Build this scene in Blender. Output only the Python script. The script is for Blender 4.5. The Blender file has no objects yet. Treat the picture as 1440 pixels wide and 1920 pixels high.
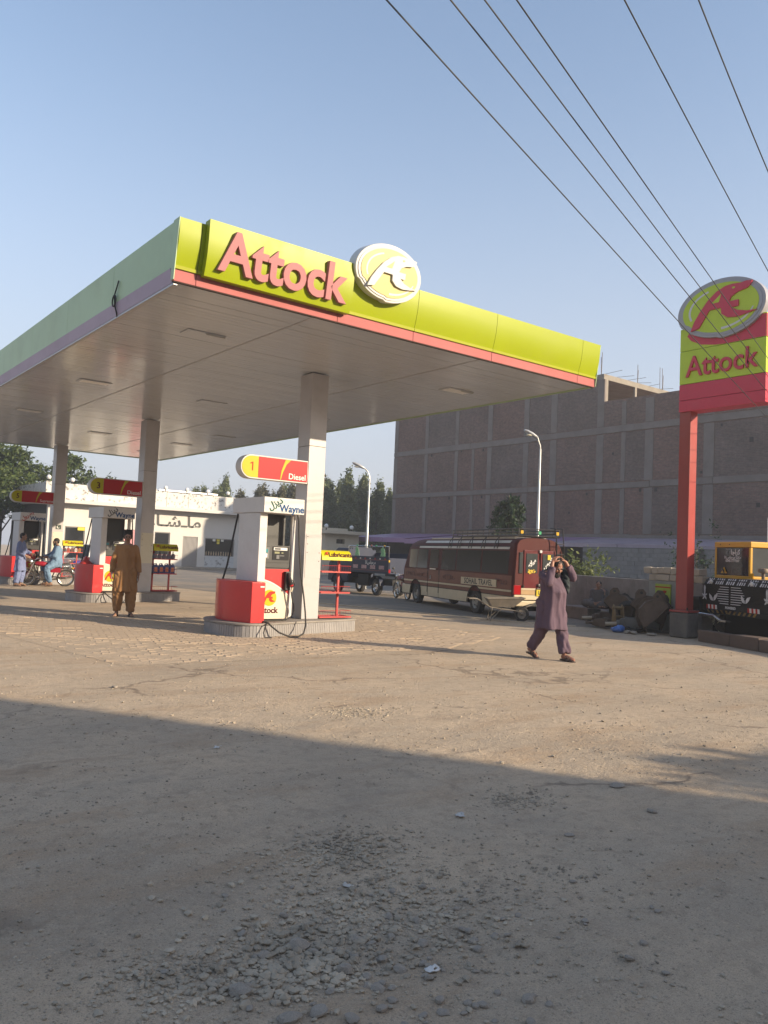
import bpy, bmesh, math, random
import numpy as np
from mathutils import Vector, Matrix, noise
random.seed(7); np.random.seed(7)
SC = bpy.context.scene
COL = SC.collection
R = math.radians
PI = math.pi

# ------------------------------------------------------------------ camera, sky, sun, exposure
YAW, PITCH, ROLL = R(37.577), R(3.088), R(2.475)
CAM = Vector((-4.0166, -9.8899, 1.5))
_f = Vector((math.cos(PITCH)*math.sin(YAW), math.cos(PITCH)*math.cos(YAW), math.sin(PITCH)))
_r = Vector((math.cos(YAW), -math.sin(YAW), 0)); _u = _r.cross(_f)
_r2 = _r*math.cos(ROLL)+_u*math.sin(ROLL); _u2 = _u*math.cos(ROLL)-_r*math.sin(ROLL)
cd = bpy.data.cameras.new('camera'); co = bpy.data.objects.new('camera', cd); COL.objects.link(co)
co.matrix_world = Matrix(((_r2.x, _u2.x, -_f.x, CAM.x), (_r2.y, _u2.y, -_f.y, CAM.y), (_r2.z, _u2.z, -_f.z, CAM.z), (0, 0, 0, 1)))
cd.sensor_fit = 'HORIZONTAL'; cd.sensor_width = 36; cd.lens = 36*1519.07/1440
cd.clip_start = 0.05; cd.clip_end = 3000
SC.camera = co

SUN = Vector((0.50, -0.81, 0.33)).normalized()      # towards the sun
SUN_EL = math.asin(SUN.z); SUN_AZ = math.atan2(SUN.x, SUN.y)
w = bpy.data.worlds.new('World'); SC.world = w; w.use_nodes = True
nt = w.node_tree; bg = nt.nodes['Background']
sky = nt.nodes.new('ShaderNodeTexSky'); sky.sky_type = 'NISHITA'; sky.sun_disc = False
sky.sun_elevation = SUN_EL; sky.sun_rotation = SUN_AZ
sky.altitude = 0; sky.air_density = 1.0; sky.dust_density = 1.0; sky.ozone_density = 1.0
tcw = nt.nodes.new('ShaderNodeTexCoord'); sxyz = nt.nodes.new('ShaderNodeSeparateXYZ'); nt.links.new(tcw.outputs['Generated'], sxyz.inputs[0])
hz = nt.nodes.new('ShaderNodeMapRange'); hz.interpolation_type = 'SMOOTHSTEP'; hz.inputs['From Min'].default_value = -.05; hz.inputs['From Max'].default_value = .62
hz.inputs['To Min'].default_value = .97; hz.inputs['To Max'].default_value = .10; nt.links.new(sxyz.outputs['Z'], hz.inputs['Value'])
hm = nt.nodes.new('ShaderNodeMix'); hm.data_type = 'RGBA'; nt.links.new(hz.outputs[0], hm.inputs['Factor']); nt.links.new(sky.outputs[0], hm.inputs['A']); hm.inputs['B'].default_value = (2.34, 2.43, 2.78, 1)   # dusty haze, thicker towards the horizon
nt.links.new(hm.outputs['Result'], bg.inputs[0]); bg.inputs[1].default_value = 0.15
sl = bpy.data.lights.new('sun', 'SUN'); sl.energy = 4.65; sl.angle = R(0.53); sl.color = (1.0, 0.83, 0.60)
so = bpy.data.objects.new('sun', sl); COL.objects.link(so)
so.rotation_euler = (-SUN).to_track_quat('-Z', 'Y').to_euler(); so.location = (0, 0, 30)
vs = SC.view_settings
vs.view_transform = 'Standard'; vs.look = 'None'; vs.gamma = 1.0; vs.use_curve_mapping = False; vs.exposure = 0.82
SC.display_settings.display_device = 'sRGB'
SC.render.engine = 'CYCLES'
SC.cycles.max_bounces = 6; SC.cycles.diffuse_bounces = 3; SC.cycles.glossy_bounces = 3
SC.cycles.transmission_bounces = 4; SC.cycles.transparent_max_bounces = 6
SC.cycles.use_denoising = True; SC.cycles.caustics_reflective = False; SC.cycles.caustics_refractive = False
SC.cycles.sample_clamp_indirect = 4

# ------------------------------------------------------------------ helpers
class MB:
    """collects shapes; build() links them as ONE mesh object"""
    def __init__(s): s.v = []; s.f = []
    def add(s, vs, fs, M=None):
        o = len(s.v)
        s.v += [tuple(M @ Vector(p)) for p in vs] if M is not None else [tuple(p) for p in vs]
        s.f += [tuple(i+o for i in f) for f in fs]; return s
    def box(s, x0, y0, z0, x1, y1, z1, M=None):
        return s.add([(x0,y0,z0),(x1,y0,z0),(x1,y1,z0),(x0,y1,z0),(x0,y0,z1),(x1,y0,z1),(x1,y1,z1),(x0,y1,z1)],
                     [(0,3,2,1),(4,5,6,7),(0,1,5,4),(1,2,6,5),(2,3,7,6),(3,0,4,7)], M)
    def cbox(s, c, d, M=None, rz=0):
        m = Matrix.Translation(c) @ Matrix.Rotation(rz, 4, 'Z')
        if M is not None: m = M @ m
        return s.box(-d[0]/2,-d[1]/2,-d[2]/2,d[0]/2,d[1]/2,d[2]/2, m)
    def hexa(s, p, M=None):   # 8 points, bottom 4 then top 4
        return s.add(p, [(0,3,2,1),(4,5,6,7),(0,1,5,4),(1,2,6,5),(2,3,7,6),(3,0,4,7)], M)
    def tube(s, pts, r, n=8, cap=True, M=None):
        pts = [Vector(p) for p in pts]; rs = r if isinstance(r, (list, tuple)) else [r]*len(pts)
        vs = []; fs = []; up = None
        for i, p in enumerate(pts):
            a = pts[max(i-1, 0)]; b = pts[min(i+1, len(pts)-1)]; t = (b-a).normalized()
            if up is None:
                up = Vector((0,0,1)) if abs(t.z) < .9 else Vector((1,0,0))
            x = t.cross(up)
            if x.length < 1e-5: x = t.orthogonal()
            x.normalize(); y = x.cross(t).normalized(); up = y
            for k in range(n):
                an = 2*PI*k/n; vs.append(p + x*math.cos(an)*rs[i] + y*math.sin(an)*rs[i])
        for i in range(len(pts)-1):
            for k in range(n):
                k2 = (k+1) % n; fs.append((i*n+k, i*n+k2, (i+1)*n+k2, (i+1)*n+k))
        if cap:
            fs.append(tuple(range(n))[::-1]); fs.append(tuple((len(pts)-1)*n+k for k in range(n)))
        return s.add(vs, fs, M)
    def prism(s, poly, z0, z1, M=None):
        n = len(poly); a = sum(poly[i][0]*poly[(i+1)%n][1]-poly[(i+1)%n][0]*poly[i][1] for i in range(n))
        if a < 0: poly = poly[::-1]
        vs = [(x,y,z0) for x,y in poly]+[(x,y,z1) for x,y in poly]
        fs = [tuple(range(n))[::-1], tuple(range(n,2*n))]+[(i,(i+1)%n,n+(i+1)%n,n+i) for i in range(n)]
        return s.add(vs, fs, M)
    def lathe(s, prof, n=16, M=None, cap=True):
        vs = []; fs = []
        for r, z in prof:
            for k in range(n): vs.append((r*math.cos(2*PI*k/n), r*math.sin(2*PI*k/n), z))
        for i in range(len(prof)-1):
            for k in range(n):
                k2 = (k+1)%n; fs.append((i*n+k, i*n+k2, (i+1)*n+k2, (i+1)*n+k))
        if cap:
            fs.append(tuple(range(n))[::-1]); fs.append(tuple((len(prof)-1)*n+k for k in range(n)))
        return s.add(vs, fs, M)
    def sph(s, c, r, nu=12, nv=8, M=None):
        r = (r,r,r) if not isinstance(r, (tuple, list)) else r
        vs = [(c[0],c[1],c[2]-r[2])]; fs = []
        for j in range(1, nv):
            th = -PI/2+PI*j/nv
            for k in range(nu):
                vs.append((c[0]+r[0]*math.cos(th)*math.cos(2*PI*k/nu), c[1]+r[1]*math.cos(th)*math.sin(2*PI*k/nu), c[2]+r[2]*math.sin(th)))
        vs.append((c[0],c[1],c[2]+r[2])); L = len(vs)-1
        for k in range(nu):
            k2 = (k+1)%nu; fs.append((0, 1+k2, 1+k)); fs.append((L, L-nu+k, L-nu+k2))
        for j in range(nv-2):
            for k in range(nu):
                k2 = (k+1)%nu; a = 1+j*nu; fs.append((a+k, a+k2, a+nu+k2, a+nu+k))
        return s.add(vs, fs, M)
    def loft(s, rings, cap=True, M=None):
        n = len(rings[0]); vs = [p for r in rings for p in r]; fs = []
        for i in range(len(rings)-1):
            for k in range(n):
                k2 = (k+1)%n; fs.append((i*n+k, i*n+k2, (i+1)*n+k2, (i+1)*n+k))
        if cap: fs.append(tuple(range(n))[::-1]); fs.append(tuple((len(rings)-1)*n+k for k in range(n)))
        return s.add(vs, fs, M)
    def strip(s, a, b, M=None):  # sheet between two polylines
        n = len(a); return s.add(list(a)+list(b), [(i,i+1,n+i+1,n+i) for i in range(n-1)], M)
    def mesh(s, name, mat=None, smooth=None):
        m = bpy.data.meshes.new(name); m.from_pydata(s.v, [], s.f); m.update()
        if mat: m.materials.append(mat)
        if smooth is not None:
            m.polygons.foreach_set('use_smooth', [True]*len(m.polygons))
            m.set_sharp_from_angle(angle=R(smooth))
        return m
    def build(s, name, mat, parent=None, smooth=None, bev=0.0, seg=2, **kw):
        return link(name, s.mesh(name, mat, smooth), parent, bev, seg, **kw)

def link(name, mesh, parent=None, bev=0.0, seg=2, loc=None, rot=None, label=None, cat=None, group=None, kind=None):
    o = bpy.data.objects.new(name, mesh); COL.objects.link(o)
    if parent: o.parent = parent
    if loc is not None: o.location = loc
    if rot is not None: o.rotation_euler = rot
    if bev:
        b = o.modifiers.new('bevel', 'BEVEL'); b.width = bev; b.segments = seg; b.limit_method = 'ANGLE'; b.angle_limit = R(40)
        mesh.polygons.foreach_set('use_smooth', [True]*len(mesh.polygons)); mesh.set_sharp_from_angle(angle=R(50))
        b.harden_normals = True
    return tag(o, label, cat, group, kind)
def tag(o, label=None, cat=None, group=None, kind=None):
    if label: o['label'] = label
    if cat: o['category'] = cat
    if group: o['group'] = group
    if kind: o['kind'] = kind
    return o
def thing(name, label, cat, loc=(0,0,0), rz=0, group=None):
    o = bpy.data.objects.new(name, None); COL.objects.link(o); o.empty_display_size = .2
    o.location = loc; o.rotation_euler = (0,0,rz)
    return tag(o, label, cat, group)
def dup(o, loc=None, rz=None, label=None, parent=None, scale=None):
    c = o.copy(); COL.objects.link(c)
    if parent: c.parent = parent
    if loc is not None: c.location = loc
    if rz is not None: c.rotation_euler = (0,0,rz)
    if scale is not None: c.scale = (scale,)*3 if not isinstance(scale, tuple) else scale
    if label: c['label'] = label
    for ch in list(o.children): dup(ch, parent=c)
    return c
def struct(name, mb, mat, smooth=None, bev=0):
    return mb.build(name, mat, None, smooth, bev, kind='structure')

def T(x,y,z): return Matrix.Translation((x,y,z))
def RZ(a): return Matrix.Rotation(a,4,'Z')
def RX(a): return Matrix.Rotation(a,4,'X')
def RY(a): return Matrix.Rotation(a,4,'Y')
# prism plane maps: poly (a,b) extruded along c
XZ = Matrix(((1,0,0,0),(0,0,-1,0),(0,1,0,0),(0,0,0,1)))     # poly=(x,z), extrude z0..z1 goes to -y
YZ = Matrix(((0,0,1,0),(1,0,0,0),(0,1,0,0),(0,0,0,1)))      # poly=(y,z), extrude goes to +x

# ------------------------------------------------------------------ materials
def L(c):
    return tuple(((v/255)/12.92 if v/255 <= .04045 else ((v/255+.055)/1.055)**2.4) for v in c)
MATS = {}
def mat(name, col, rough=.6, metal=0.0, var=0.12, vs=3.0, bump=0.0, bs=60.0, dirt=0.0, dcol=(.20,.16,.12), ds=1.6, spec=.5, alpha=1.0, trans=0.0, coat=0.0, emit=None, dmin=.5, dr=.22, stretch=None):
    if name in MATS: return MATS[name]
    m = bpy.data.materials.new(name); m.use_nodes = True; MATS[name] = m
    n = m.node_tree.nodes; l = m.node_tree.links; P = n['Principled BSDF']
    P.inputs['Roughness'].default_value = rough; P.inputs['Metallic'].default_value = metal
    P.inputs['Specular IOR Level'].default_value = spec; P.inputs['Transmission Weight'].default_value = trans
    P.inputs['Coat Weight'].default_value = coat
    tc = n.new('ShaderNodeTexCoord'); oi = n.new('ShaderNodeObjectInfo')
    ad = n.new('ShaderNodeVectorMath'); ad.operation = 'ADD'
    sc = n.new('ShaderNodeVectorMath'); sc.operation = 'SCALE'; sc.inputs['Scale'].default_value = 37.0
    cx = n.new('ShaderNodeCombineXYZ')
    for i in range(3): l.new(oi.outputs['Random'], cx.inputs[i])
    l.new(cx.outputs[0], sc.inputs[0]); l.new(tc.outputs['Object'], ad.inputs[0]); l.new(sc.outputs[0], ad.inputs[1])
    vec = ad.outputs[0]
    if stretch:
        mp = n.new('ShaderNodeMapping'); mp.inputs['Scale'].default_value = stretch; l.new(vec, mp.inputs['Vector']); vec = mp.outputs[0]
    n1 = n.new('ShaderNodeTexNoise'); n1.inputs['Scale'].default_value = vs; n1.inputs['Detail'].default_value = 6; n1.inputs['Roughness'].default_value = .65
    l.new(vec, n1.inputs['Vector'])
    mr = n.new('ShaderNodeMapRange'); mr.inputs['From Min'].default_value = .25; mr.inputs['From Max'].default_value = .75
    mr.inputs['To Min'].default_value = 1-var; mr.inputs['To Max'].default_value = 1+var
    l.new(n1.outputs['Fac'], mr.inputs['Value'])
    mu = n.new('ShaderNodeVectorMath'); mu.operation = 'SCALE'; mu.inputs[0].default_value = col[:3]
    l.new(mr.outputs[0], mu.inputs['Scale']); out = mu.outputs[0]
    if dirt > 0:
        n2 = n.new('ShaderNodeTexNoise'); n2.inputs['Scale'].default_value = ds; n2.inputs['Detail'].default_value = 9; n2.inputs['Roughness'].default_value = .72
        l.new(vec, n2.inputs['Vector'])
        m2 = n.new('ShaderNodeMapRange'); m2.inputs['From Min'].default_value = dmin; m2.inputs['From Max'].default_value = dmin+dr
        m2.inputs['To Max'].default_value = dirt; l.new(n2.outputs['Fac'], m2.inputs['Value'])
        mx = n.new('ShaderNodeMix'); mx.data_type = 'RGBA'; l.new(m2.outputs[0], mx.inputs['Factor']); l.new(out, mx.inputs['A']); mx.inputs['B'].default_value = (*dcol, 1)
        out = mx.outputs['Result']
        rr = n.new('ShaderNodeMapRange'); rr.inputs['To Min'].default_value = rough; rr.inputs['To Max'].default_value = min(1, rough+.35)
        l.new(m2.outputs[0], rr.inputs['Value']); l.new(rr.outputs[0], P.inputs['Roughness'])
    l.new(out, P.inputs['Base Color'])
    if bump > 0:
        n3 = n.new('ShaderNodeTexNoise'); n3.inputs['Scale'].default_value = bs; n3.inputs['Detail'].default_value = 4
        l.new(vec, n3.inputs['Vector']); b = n.new('ShaderNodeBump'); b.inputs['Strength'].default_value = bump; b.inputs['Distance'].default_value = .02
        l.new(n3.outputs['Fac'], b.inputs['Height']); l.new(b.outputs[0], P.inputs['Normal'])
    if emit:
        P.inputs['Emission Color'].default_value = (*emit[0], 1); P.inputs['Emission Strength'].default_value = emit[1]
    return m

DUST = (.34,.27,.20)
M = dict(
 lime=mat('lime_paint', (.275,.325,.002), .37, var=.05, vs=1.2, dirt=.25, dcol=(.26,.29,.03), ds=.7, spec=.22),
 limelite=mat('lime_pale_paint', (.34,.36,.02), .3, var=.05),
 sage=mat('sage_green_paint', (.37,.50,.275), .45, var=.07, vs=.8, dirt=.3, dcol=(.33,.36,.27), ds=.9),  # greyer green than the lime front, for the side panels
 lilac=mat('lilac_trim_paint', (.36,.28,.36), .5, var=.1, vs=1, dirt=.4, dcol=(.30,.24,.26), ds=1.4),  # greyer than the pink front band, for the side trim
 pink=mat('sun_faded_red_paint', (.39,.13,.125), .6, var=.1, vs=1.2, dirt=.35, dcol=(.40,.20,.19), ds=.8, spec=.08),
 letpink=mat('faded_letter_red', (.40,.155,.16), .5, var=.08, vs=3, spec=.2),
 white=mat('white_paint', (.60,.585,.565), .5, var=.05, dirt=.22, dcol=(.40,.36,.31), ds=1.2, spec=.2),
 discyel=mat('pale_disc_yellow', (.46,.40,.14), .35, var=.05),
 clad=mat('white_column_cladding', (.45,.425,.425), .28, var=.06, vs=1.5, dirt=.35, dcol=(.27,.24,.21), ds=1.3, spec=.5),
 soffit=mat('soffit_white_paint', (.52,.54,.575), .15, var=.06, vs=.8, dirt=.35, dcol=(.39,.395,.41), ds=1.1, spec=.6, stretch=(.35,2.5,1)),
 gap=mat('dark_gap', (.03,.028,.026), .8),
 lightglass=mat('light_diffuser', (.75,.74,.70), .3, var=.05),
 steel=mat('galvanised_steel', (.45,.45,.44), .42, .85, var=.1),
 alu=mat('grey_aluminium', (.40,.40,.41), .38, .3, var=.06, dirt=.2, dcol=(.3,.27,.24)),
 red=mat('pump_red_paint', (.52,.020,.022), .30, var=.07, dirt=.55, dcol=(.42,.10,.085), ds=2.6, dmin=.56, coat=.2),
 redflat=mat('red_paint_flat', (.42,.035,.03), .5, var=.1, dirt=.35, dcol=(.30,.12,.09)),
 signred=mat('sign_red_panel', (.55,.045,.080), .35, var=.05, dirt=.15, dcol=(.45,.12,.12), spec=.3),
 signlime=mat('sign_lime_panel', (.46,.57,.035), .35, var=.06, dirt=.2, dcol=(.42,.50,.10), spec=.3),
 polered=mat('sign_pole_red', (.29,.034,.030), .38, var=.08, dirt=.2, dcol=(.28,.07,.055)),
 yellow=mat('signal_yellow', (.48,.43,.006), .45, var=.04, spec=.2),
 bladeyel=mat('blade_yellow', (.42,.38,.006), .45, var=.04, spec=.2),
 bladered=mat('blade_red', (.40,.012,.016), .45, var=.05, spec=.2),
 cream=mat('cream_panel', (.60,.55,.42), .4, var=.04, dirt=.15, dcol=(.42,.36,.26)),
 black=mat('black_plastic', (.022,.021,.021), .42, var=.15),
 rubber=mat('black_rubber', (.028,.026,.025), .75, var=.2, dirt=.35, dcol=(.12,.10,.08), ds=5),
 glassdark=mat('dark_glass', (.016,.017,.019), .06, var=.05, spec=.8),
 textblue=mat('blue_lettering', (.010,.065,.19), .6, spec=.1), textgreen=mat('green_lettering', (.006,.085,.06), .6, spec=.1),
 textdark=mat('dark_red_lettering', (.09,.012,.018), .6, spec=.1), textblack=mat('black_lettering', (.015,.015,.015), .5),
 textwhite=mat('white_lettering', (.62,.60,.58), .4), textyel=mat('yellow_lettering', (.62,.42,.02), .4),
 orange=mat('emblem_red', (.40,.03,.016), .55, spec=.15),
 conc=mat('grey_concrete', (.22,.21,.20), .85, var=.2, vs=2, bump=.35, bs=25, dirt=.5, dcol=(.12,.11,.10), ds=1.2),
 islandtile=mat('grey_island_tile', (.27,.255,.25), .6, var=.18, vs=4, dirt=.3, dcol=(.2,.16,.13)),
 islandtop=mat('island_top_concrete', (.25,.225,.20), .75, var=.2, vs=2, dirt=.55, dcol=(.11,.09,.075), ds=2.2),
)
def text_mesh(s, size=1.0, ext=.01, bold=0.0, mt=None, center=True, bevel=0.0, squash=1.0, space=1.0):
    c = bpy.data.curves.new('lettering', 'FONT'); c.body = s; c.size = size; c.extrude = ext; c.offset = bold; c.bevel_depth = bevel
    c.space_character = space; c.resolution_u = 4
    if center: c.align_x = 'CENTER'; c.align_y = 'CENTER'
    o = bpy.data.objects.new('lettering', c); COL.objects.link(o)
    dg = bpy.context.evaluated_depsgraph_get()
    m = bpy.data.meshes.new_from_object(o.evaluated_get(dg), depsgraph=dg)
    bpy.data.objects.remove(o); bpy.data.curves.remove(c)
    if squash != 1.0: m.transform(Matrix.Diagonal((squash,1,1,1)))
    m.materials.clear()
    if mt: m.materials.append(mt)
    return m
def text(s, parent, loc, rot, size, mt, ext=.004, bold=0.0, name='lettering', **kw):
    return link(name, text_mesh(s, size, ext, bold, mt, **kw), parent, loc=loc, rot=rot)
FACE_NY = (PI/2, 0, 0)            # text facing -Y, reading along +X
FACE_NX = (PI/2, 0, -PI/2)        # text facing -X, reading along -Y (right as seen from -X)

# the emblem: a red bird-like A with a curling tail, in a 1 x 1 frame (x right, y up)
EMB = [(-.42,-.40),(-.30,-.36),(-.22,-.16),(-.155,.00),(.01,.00),(.02,-.14),(.10,-.24),(.22,-.27),(.36,-.245),(.50,-.20),
       (.36,-.185),(.24,-.13),(.155,-.04),(.25,-.04),(.25,.10),(.12,.10),(.15,.20),(.24,.275),(.36,.31),(.40,.36),(.43,.45),(.35,.47),(.27,.455),(.16,.475),(.06,.46),
       (-.06,.38),(-.18,.22),(-.28,.02),(-.37,-.20)]
def emblem(mb, cx, cy, sx, sy, z0, z1, Mx):
    mb.prism([(cx+x*sx, cy+y*sy) for x,y in EMB], z0, z1, Mx)

def vnoise(x, y, seed=0):
    xi = np.floor(x).astype(np.int64); yi = np.floor(y).astype(np.int64); fx = x-xi; fy = y-yi
    def h(a, b):
        n = (a*374761393+b*668265263+seed*974711) & 0x7fffffff
        n = ((n ^ (n >> 13))*1274126177) & 0x7fffffff
        return ((n ^ (n >> 16)) & 0xffff)/65535.0
    ux = fx*fx*(3-2*fx); uy = fy*fy*(3-2*fy)
    return (h(xi,yi)*(1-ux)+h(xi+1,yi)*ux)*(1-uy)+(h(xi,yi+1)*(1-ux)+h(xi+1,yi+1)*ux)*uy
def fbm(x, y, seed=0, oct=4):
    s = 0; a = .5
    for i in range(oct): s = s+a*(vnoise(x*2**i, y*2**i, seed+i)-.5); a *= .5
    return s

# ------------------------------------------------------------------ ground
def near_mask(x, y):   # 1 in the loose dirt near the photographer, 0 towards the forecourt
    d = (x+4.02)*.61+(y+9.89)*.79
    return np.clip((9.5-d)/4.0, 0, 1)
def gh(x, y):
    x = np.asarray(x, float); y = np.asarray(y, float)
    m = near_mask(x, y)
    # shallow wheel ruts running across the view plus lumps
    u = x*.80-y*.60; v = x*.60+y*.80
    rut = .012*np.sin(v*1.9+1.5*fbm(x*.5, y*.5, 9, 2)+.6)
    h = m*(.055*fbm(x*.9, y*.9, 1)+.035*fbm(x*3.1, y*3.1, 2)+.014*fbm(x*9+u*4, y*9, 3, 3)+rut*.7)
    # the washed out gravel hollow
    g = np.exp(-(((x+2.15)/.9)**2+((y+7.0)/.8)**2))
    tr = np.zeros_like(h)
    for off, sd in ((-7.15,3),(-5.75,4),(-8.3,6)):
        q = v-off-.5*fbm(u*.25, u*0+sd, sd, 2); band = np.exp(-(q/.11)**4); tr = tr+band*(-.008+.006*np.sin(u*62+q*40))
    h = h+m*tr*np.clip(vnoise(x*.8, y*.8, 77)*2.2-.5, 0, 1)
    return h-.035*g*m+.02*fbm(x*7, y*7, 5, 3)*g*m
def axis(lo, hi, f0, f1, step):
    a = list(np.arange(f0, f1, step)); d = step; x = f0
    while x > lo: d *= 1.22; x -= d; a.insert(0, x)
    d = step; x = a[-1]
    while x < hi: d *= 1.22; x += d; a.append(x)
    return np.array(a)
gx = axis(-225, 240, -5.2, 4.0, .034); gy = axis(-225, 240, -9.2, 1.2, .034)
GX, GY = np.meshgrid(gx, gy); GZ = gh(GX, GY)
nx, ny = len(gx), len(gy)
me = bpy.data.meshes.new('ground'); nvv = nx*ny
me.vertices.add(nvv); me.vertices.foreach_set('co', np.stack([GX, GY, GZ], -1).astype(np.float32).ravel())
ii = (np.arange(ny-1)[:, None]*nx+np.arange(nx-1)[None, :]).ravel()
quads = np.stack([ii, ii+1, ii+nx+1, ii+nx], -1).astype(np.int32)
me.loops.add(quads.size); me.loops.foreach_set('vertex_index', quads.ravel())
me.polygons.add(len(quads)); me.polygons.foreach_set('loop_start', np.arange(0, quads.size, 4, dtype=np.int32))
me.polygons.foreach_set('use_smooth', [True]*len(quads)); me.update(calc_edges=True); me.validate()

def ground_mat(name, road=False):
    m = bpy.data.materials.new(name); m.use_nodes = True
    n = m.node_tree.nodes; l = m.node_tree.links; P = n['Principled BSDF']; P.inputs['Roughness'].default_value = .92
    P.inputs['Specular IOR Level'].default_value = .25
    tc = n.new('ShaderNodeTexCoord')
    def N(scale, det=6, ro=.6, st=None):
        t = n.new('ShaderNodeTexNoise'); t.inputs['Scale'].default_value = scale; t.inputs['Detail'].default_value = det; t.inputs['Roughness'].default_value = ro
        if st:
            mp = n.new('ShaderNodeMapping'); mp.inputs['Rotation'].default_value = (0,0,R(st[0])); mp.inputs['Scale'].default_value = (st[1],st[2],1)
            l.new(tc.outputs['Object'], mp.inputs[0]); l.new(mp.outputs[0], t.inputs['Vector'])
        else: l.new(tc.outputs['Object'], t.inputs['Vector'])
        return t.outputs['Fac']
    def rng(v, a, b, c=0., d=1.):
        r = n.new('ShaderNodeMapRange'); r.inputs['From Min'].default_value = a; r.inputs['From Max'].default_value = b
        r.inputs['To Min'].default_value = c; r.inputs['To Max'].default_value = d; l.new(v, r.inputs['Value']); return r.outputs[0]
    def mix(f, a, b):
        x = n.new('ShaderNodeMix'); x.data_type = 'RGBA'
        if isinstance(f, float): x.inputs['Factor'].default_value = f
        else: l.new(f, x.inputs['Factor'])
        for s, v in (('A', a), ('B', b)):
            if isinstance(v, tuple): x.inputs[s].default_value = (*v, 1)
            else: l.new(v, x.inputs[s])
        return x.outputs['Result']
    if road:
        c = mix(rng(N(1.3, 7, .7, (17, 2.2, .35)), .35, .7), (.20,.18,.16), (.29,.245,.20))
        c = mix(rng(N(55, 3), .5, .75), c, (.14,.125,.11))
        c = mix(rng(N(.35, 4), .5, .72, 0, .8), c, (.42,.32,.22))
    else:
        c = mix(rng(N(.9, 8, .68), .36, .64), (.595,.460,.325), (.495,.40,.298))
        c = mix(rng(N(.28, 5, .6, (-25, 1, 2.2)), .45, .66, 0, .7), c, (.36,.295,.225))
        c = mix(rng(N(4.5, 6, .7), .55, .72, 0, .55), c, (.29,.225,.165))
        c = mix(rng(N(.55, 7, .7, (40, 1.0, 3.0)), .50, .66, 0, .65), c, (.42,.285,.175))
        c = mix(rng(N(9, 6, .75), .46, .62, 0, .45), c, (.36,.28,.20))
        c = mix(rng(N(24, 4, .7), .56, .72, 0, .6), c, (.60,.46,.32))
        c = mix(rng(N(90, 3, .6), .58, .70, 0, .75), c, (.19,.155,.12))
        c = mix(rng(N(210, 2, .5), .52, .68, 0, .55), c, (.25,.21,.165))
        c = mix(rng(N(160, 2, .5, (9,1,1.1)), .60, .72, 0, .6), c, (.66,.54,.41))
        v = n.new('ShaderNodeTexVoronoi'); v.inputs['Scale'].default_value = 46; l.new(tc.outputs['Object'], v.inputs['Vector'])
        c = mix(rng(v.outputs['Distance'], .10, .22, .55, 0), c, (.24,.205,.165))
    if not road:
        vc = n.new('ShaderNodeTexVoronoi'); vc.feature = 'DISTANCE_TO_EDGE'; vc.inputs['Scale'].default_value = .42
        dn = n.new('ShaderNodeTexNoise'); dn.inputs['Scale'].default_value = 2.2; dn.inputs['Detail'].default_value = 5; l.new(tc.outputs['Object'], dn.inputs['Vector'])
        dm = n.new('ShaderNodeVectorMath'); dm.operation = 'MULTIPLY_ADD'; dm.inputs[1].default_value = (.7,.7,.7); l.new(dn.outputs['Color'], dm.inputs[0]); l.new(tc.outputs['Object'], dm.inputs[2]); l.new(dm.outputs[0], vc.inputs['Vector'])
        ck = n.new('ShaderNodeMath'); ck.operation = 'MULTIPLY'; l.new(rng(vc.outputs['Distance'], .004, .016, .75, 0), ck.inputs[0]); l.new(rng(N(.33, 3), .50, .58), ck.inputs[1])
        c = mix(ck.outputs[0], c, (.20,.155,.115))
        c = mix(rng(N(.42, 6, .7, (12, 1, 1.6)), .58, .72, 0, .5), c, (.27,.225,.18))
    l.new(c, P.inputs['Base Color'])
    b1 = n.new('ShaderNodeBump'); b1.inputs['Strength'].default_value = .8; b1.inputs['Distance'].default_value = .03; l.new(N(26, 6, .75), b1.inputs['Height'])
    b2 = n.new('ShaderNodeBump'); b2.inputs['Strength'].default_value = .5; b2.inputs['Distance'].default_value = .006; l.new(N(120, 3, .6), b2.inputs['Height'])
    l.new(b1.outputs[0], b2.inputs['Normal']); l.new(b2.outputs[0], P.inputs['Normal'])
    return m
GM = ground_mat('dusty_ground'); me.materials.append(GM)
link('ground', me, kind='structure')
RM = ground_mat('worn_asphalt', True)
struct('service_road', MB().add([(9.0,12.2,.004),(10.3,6.6,.004),(11.3,3.6,.004),(13.2,-.6,.004),(17,-.5,.004),(17.5,6,.004),(22,22,.004),(60,80,.004),(-20,60,.004),(-20,27,.004),(7.5,24,.004)],
                                [tuple(range(11))]), RM)

ed = MB(); EP = [(8.9,13.0),(9.42,10.52),(10.32,6.24),(11.0,4.0),(11.66,2.74)]
for (x0,y0),(x1,y1) in zip(EP[:-1],EP[1:]):
    q = Vector((y1-y0, x0-x1)).normalized()*.09; ed.hexa([(x0,y0,-.02),(x1,y1,-.02),(x1+q.x,y1+q.y,-.02),(x0+q.x,y0+q.y,-.02),(x0,y0,.030),(x1,y1,.026),(x1+q.x,y1+q.y,.026),(x0+q.x,y0+q.y,.030)])
struct('road_edging', ed, mat('pale_edging', (.50,.42,.32), .9, var=.2, vs=3, dirt=.4, dcol=(.35,.27,.2)))

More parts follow.
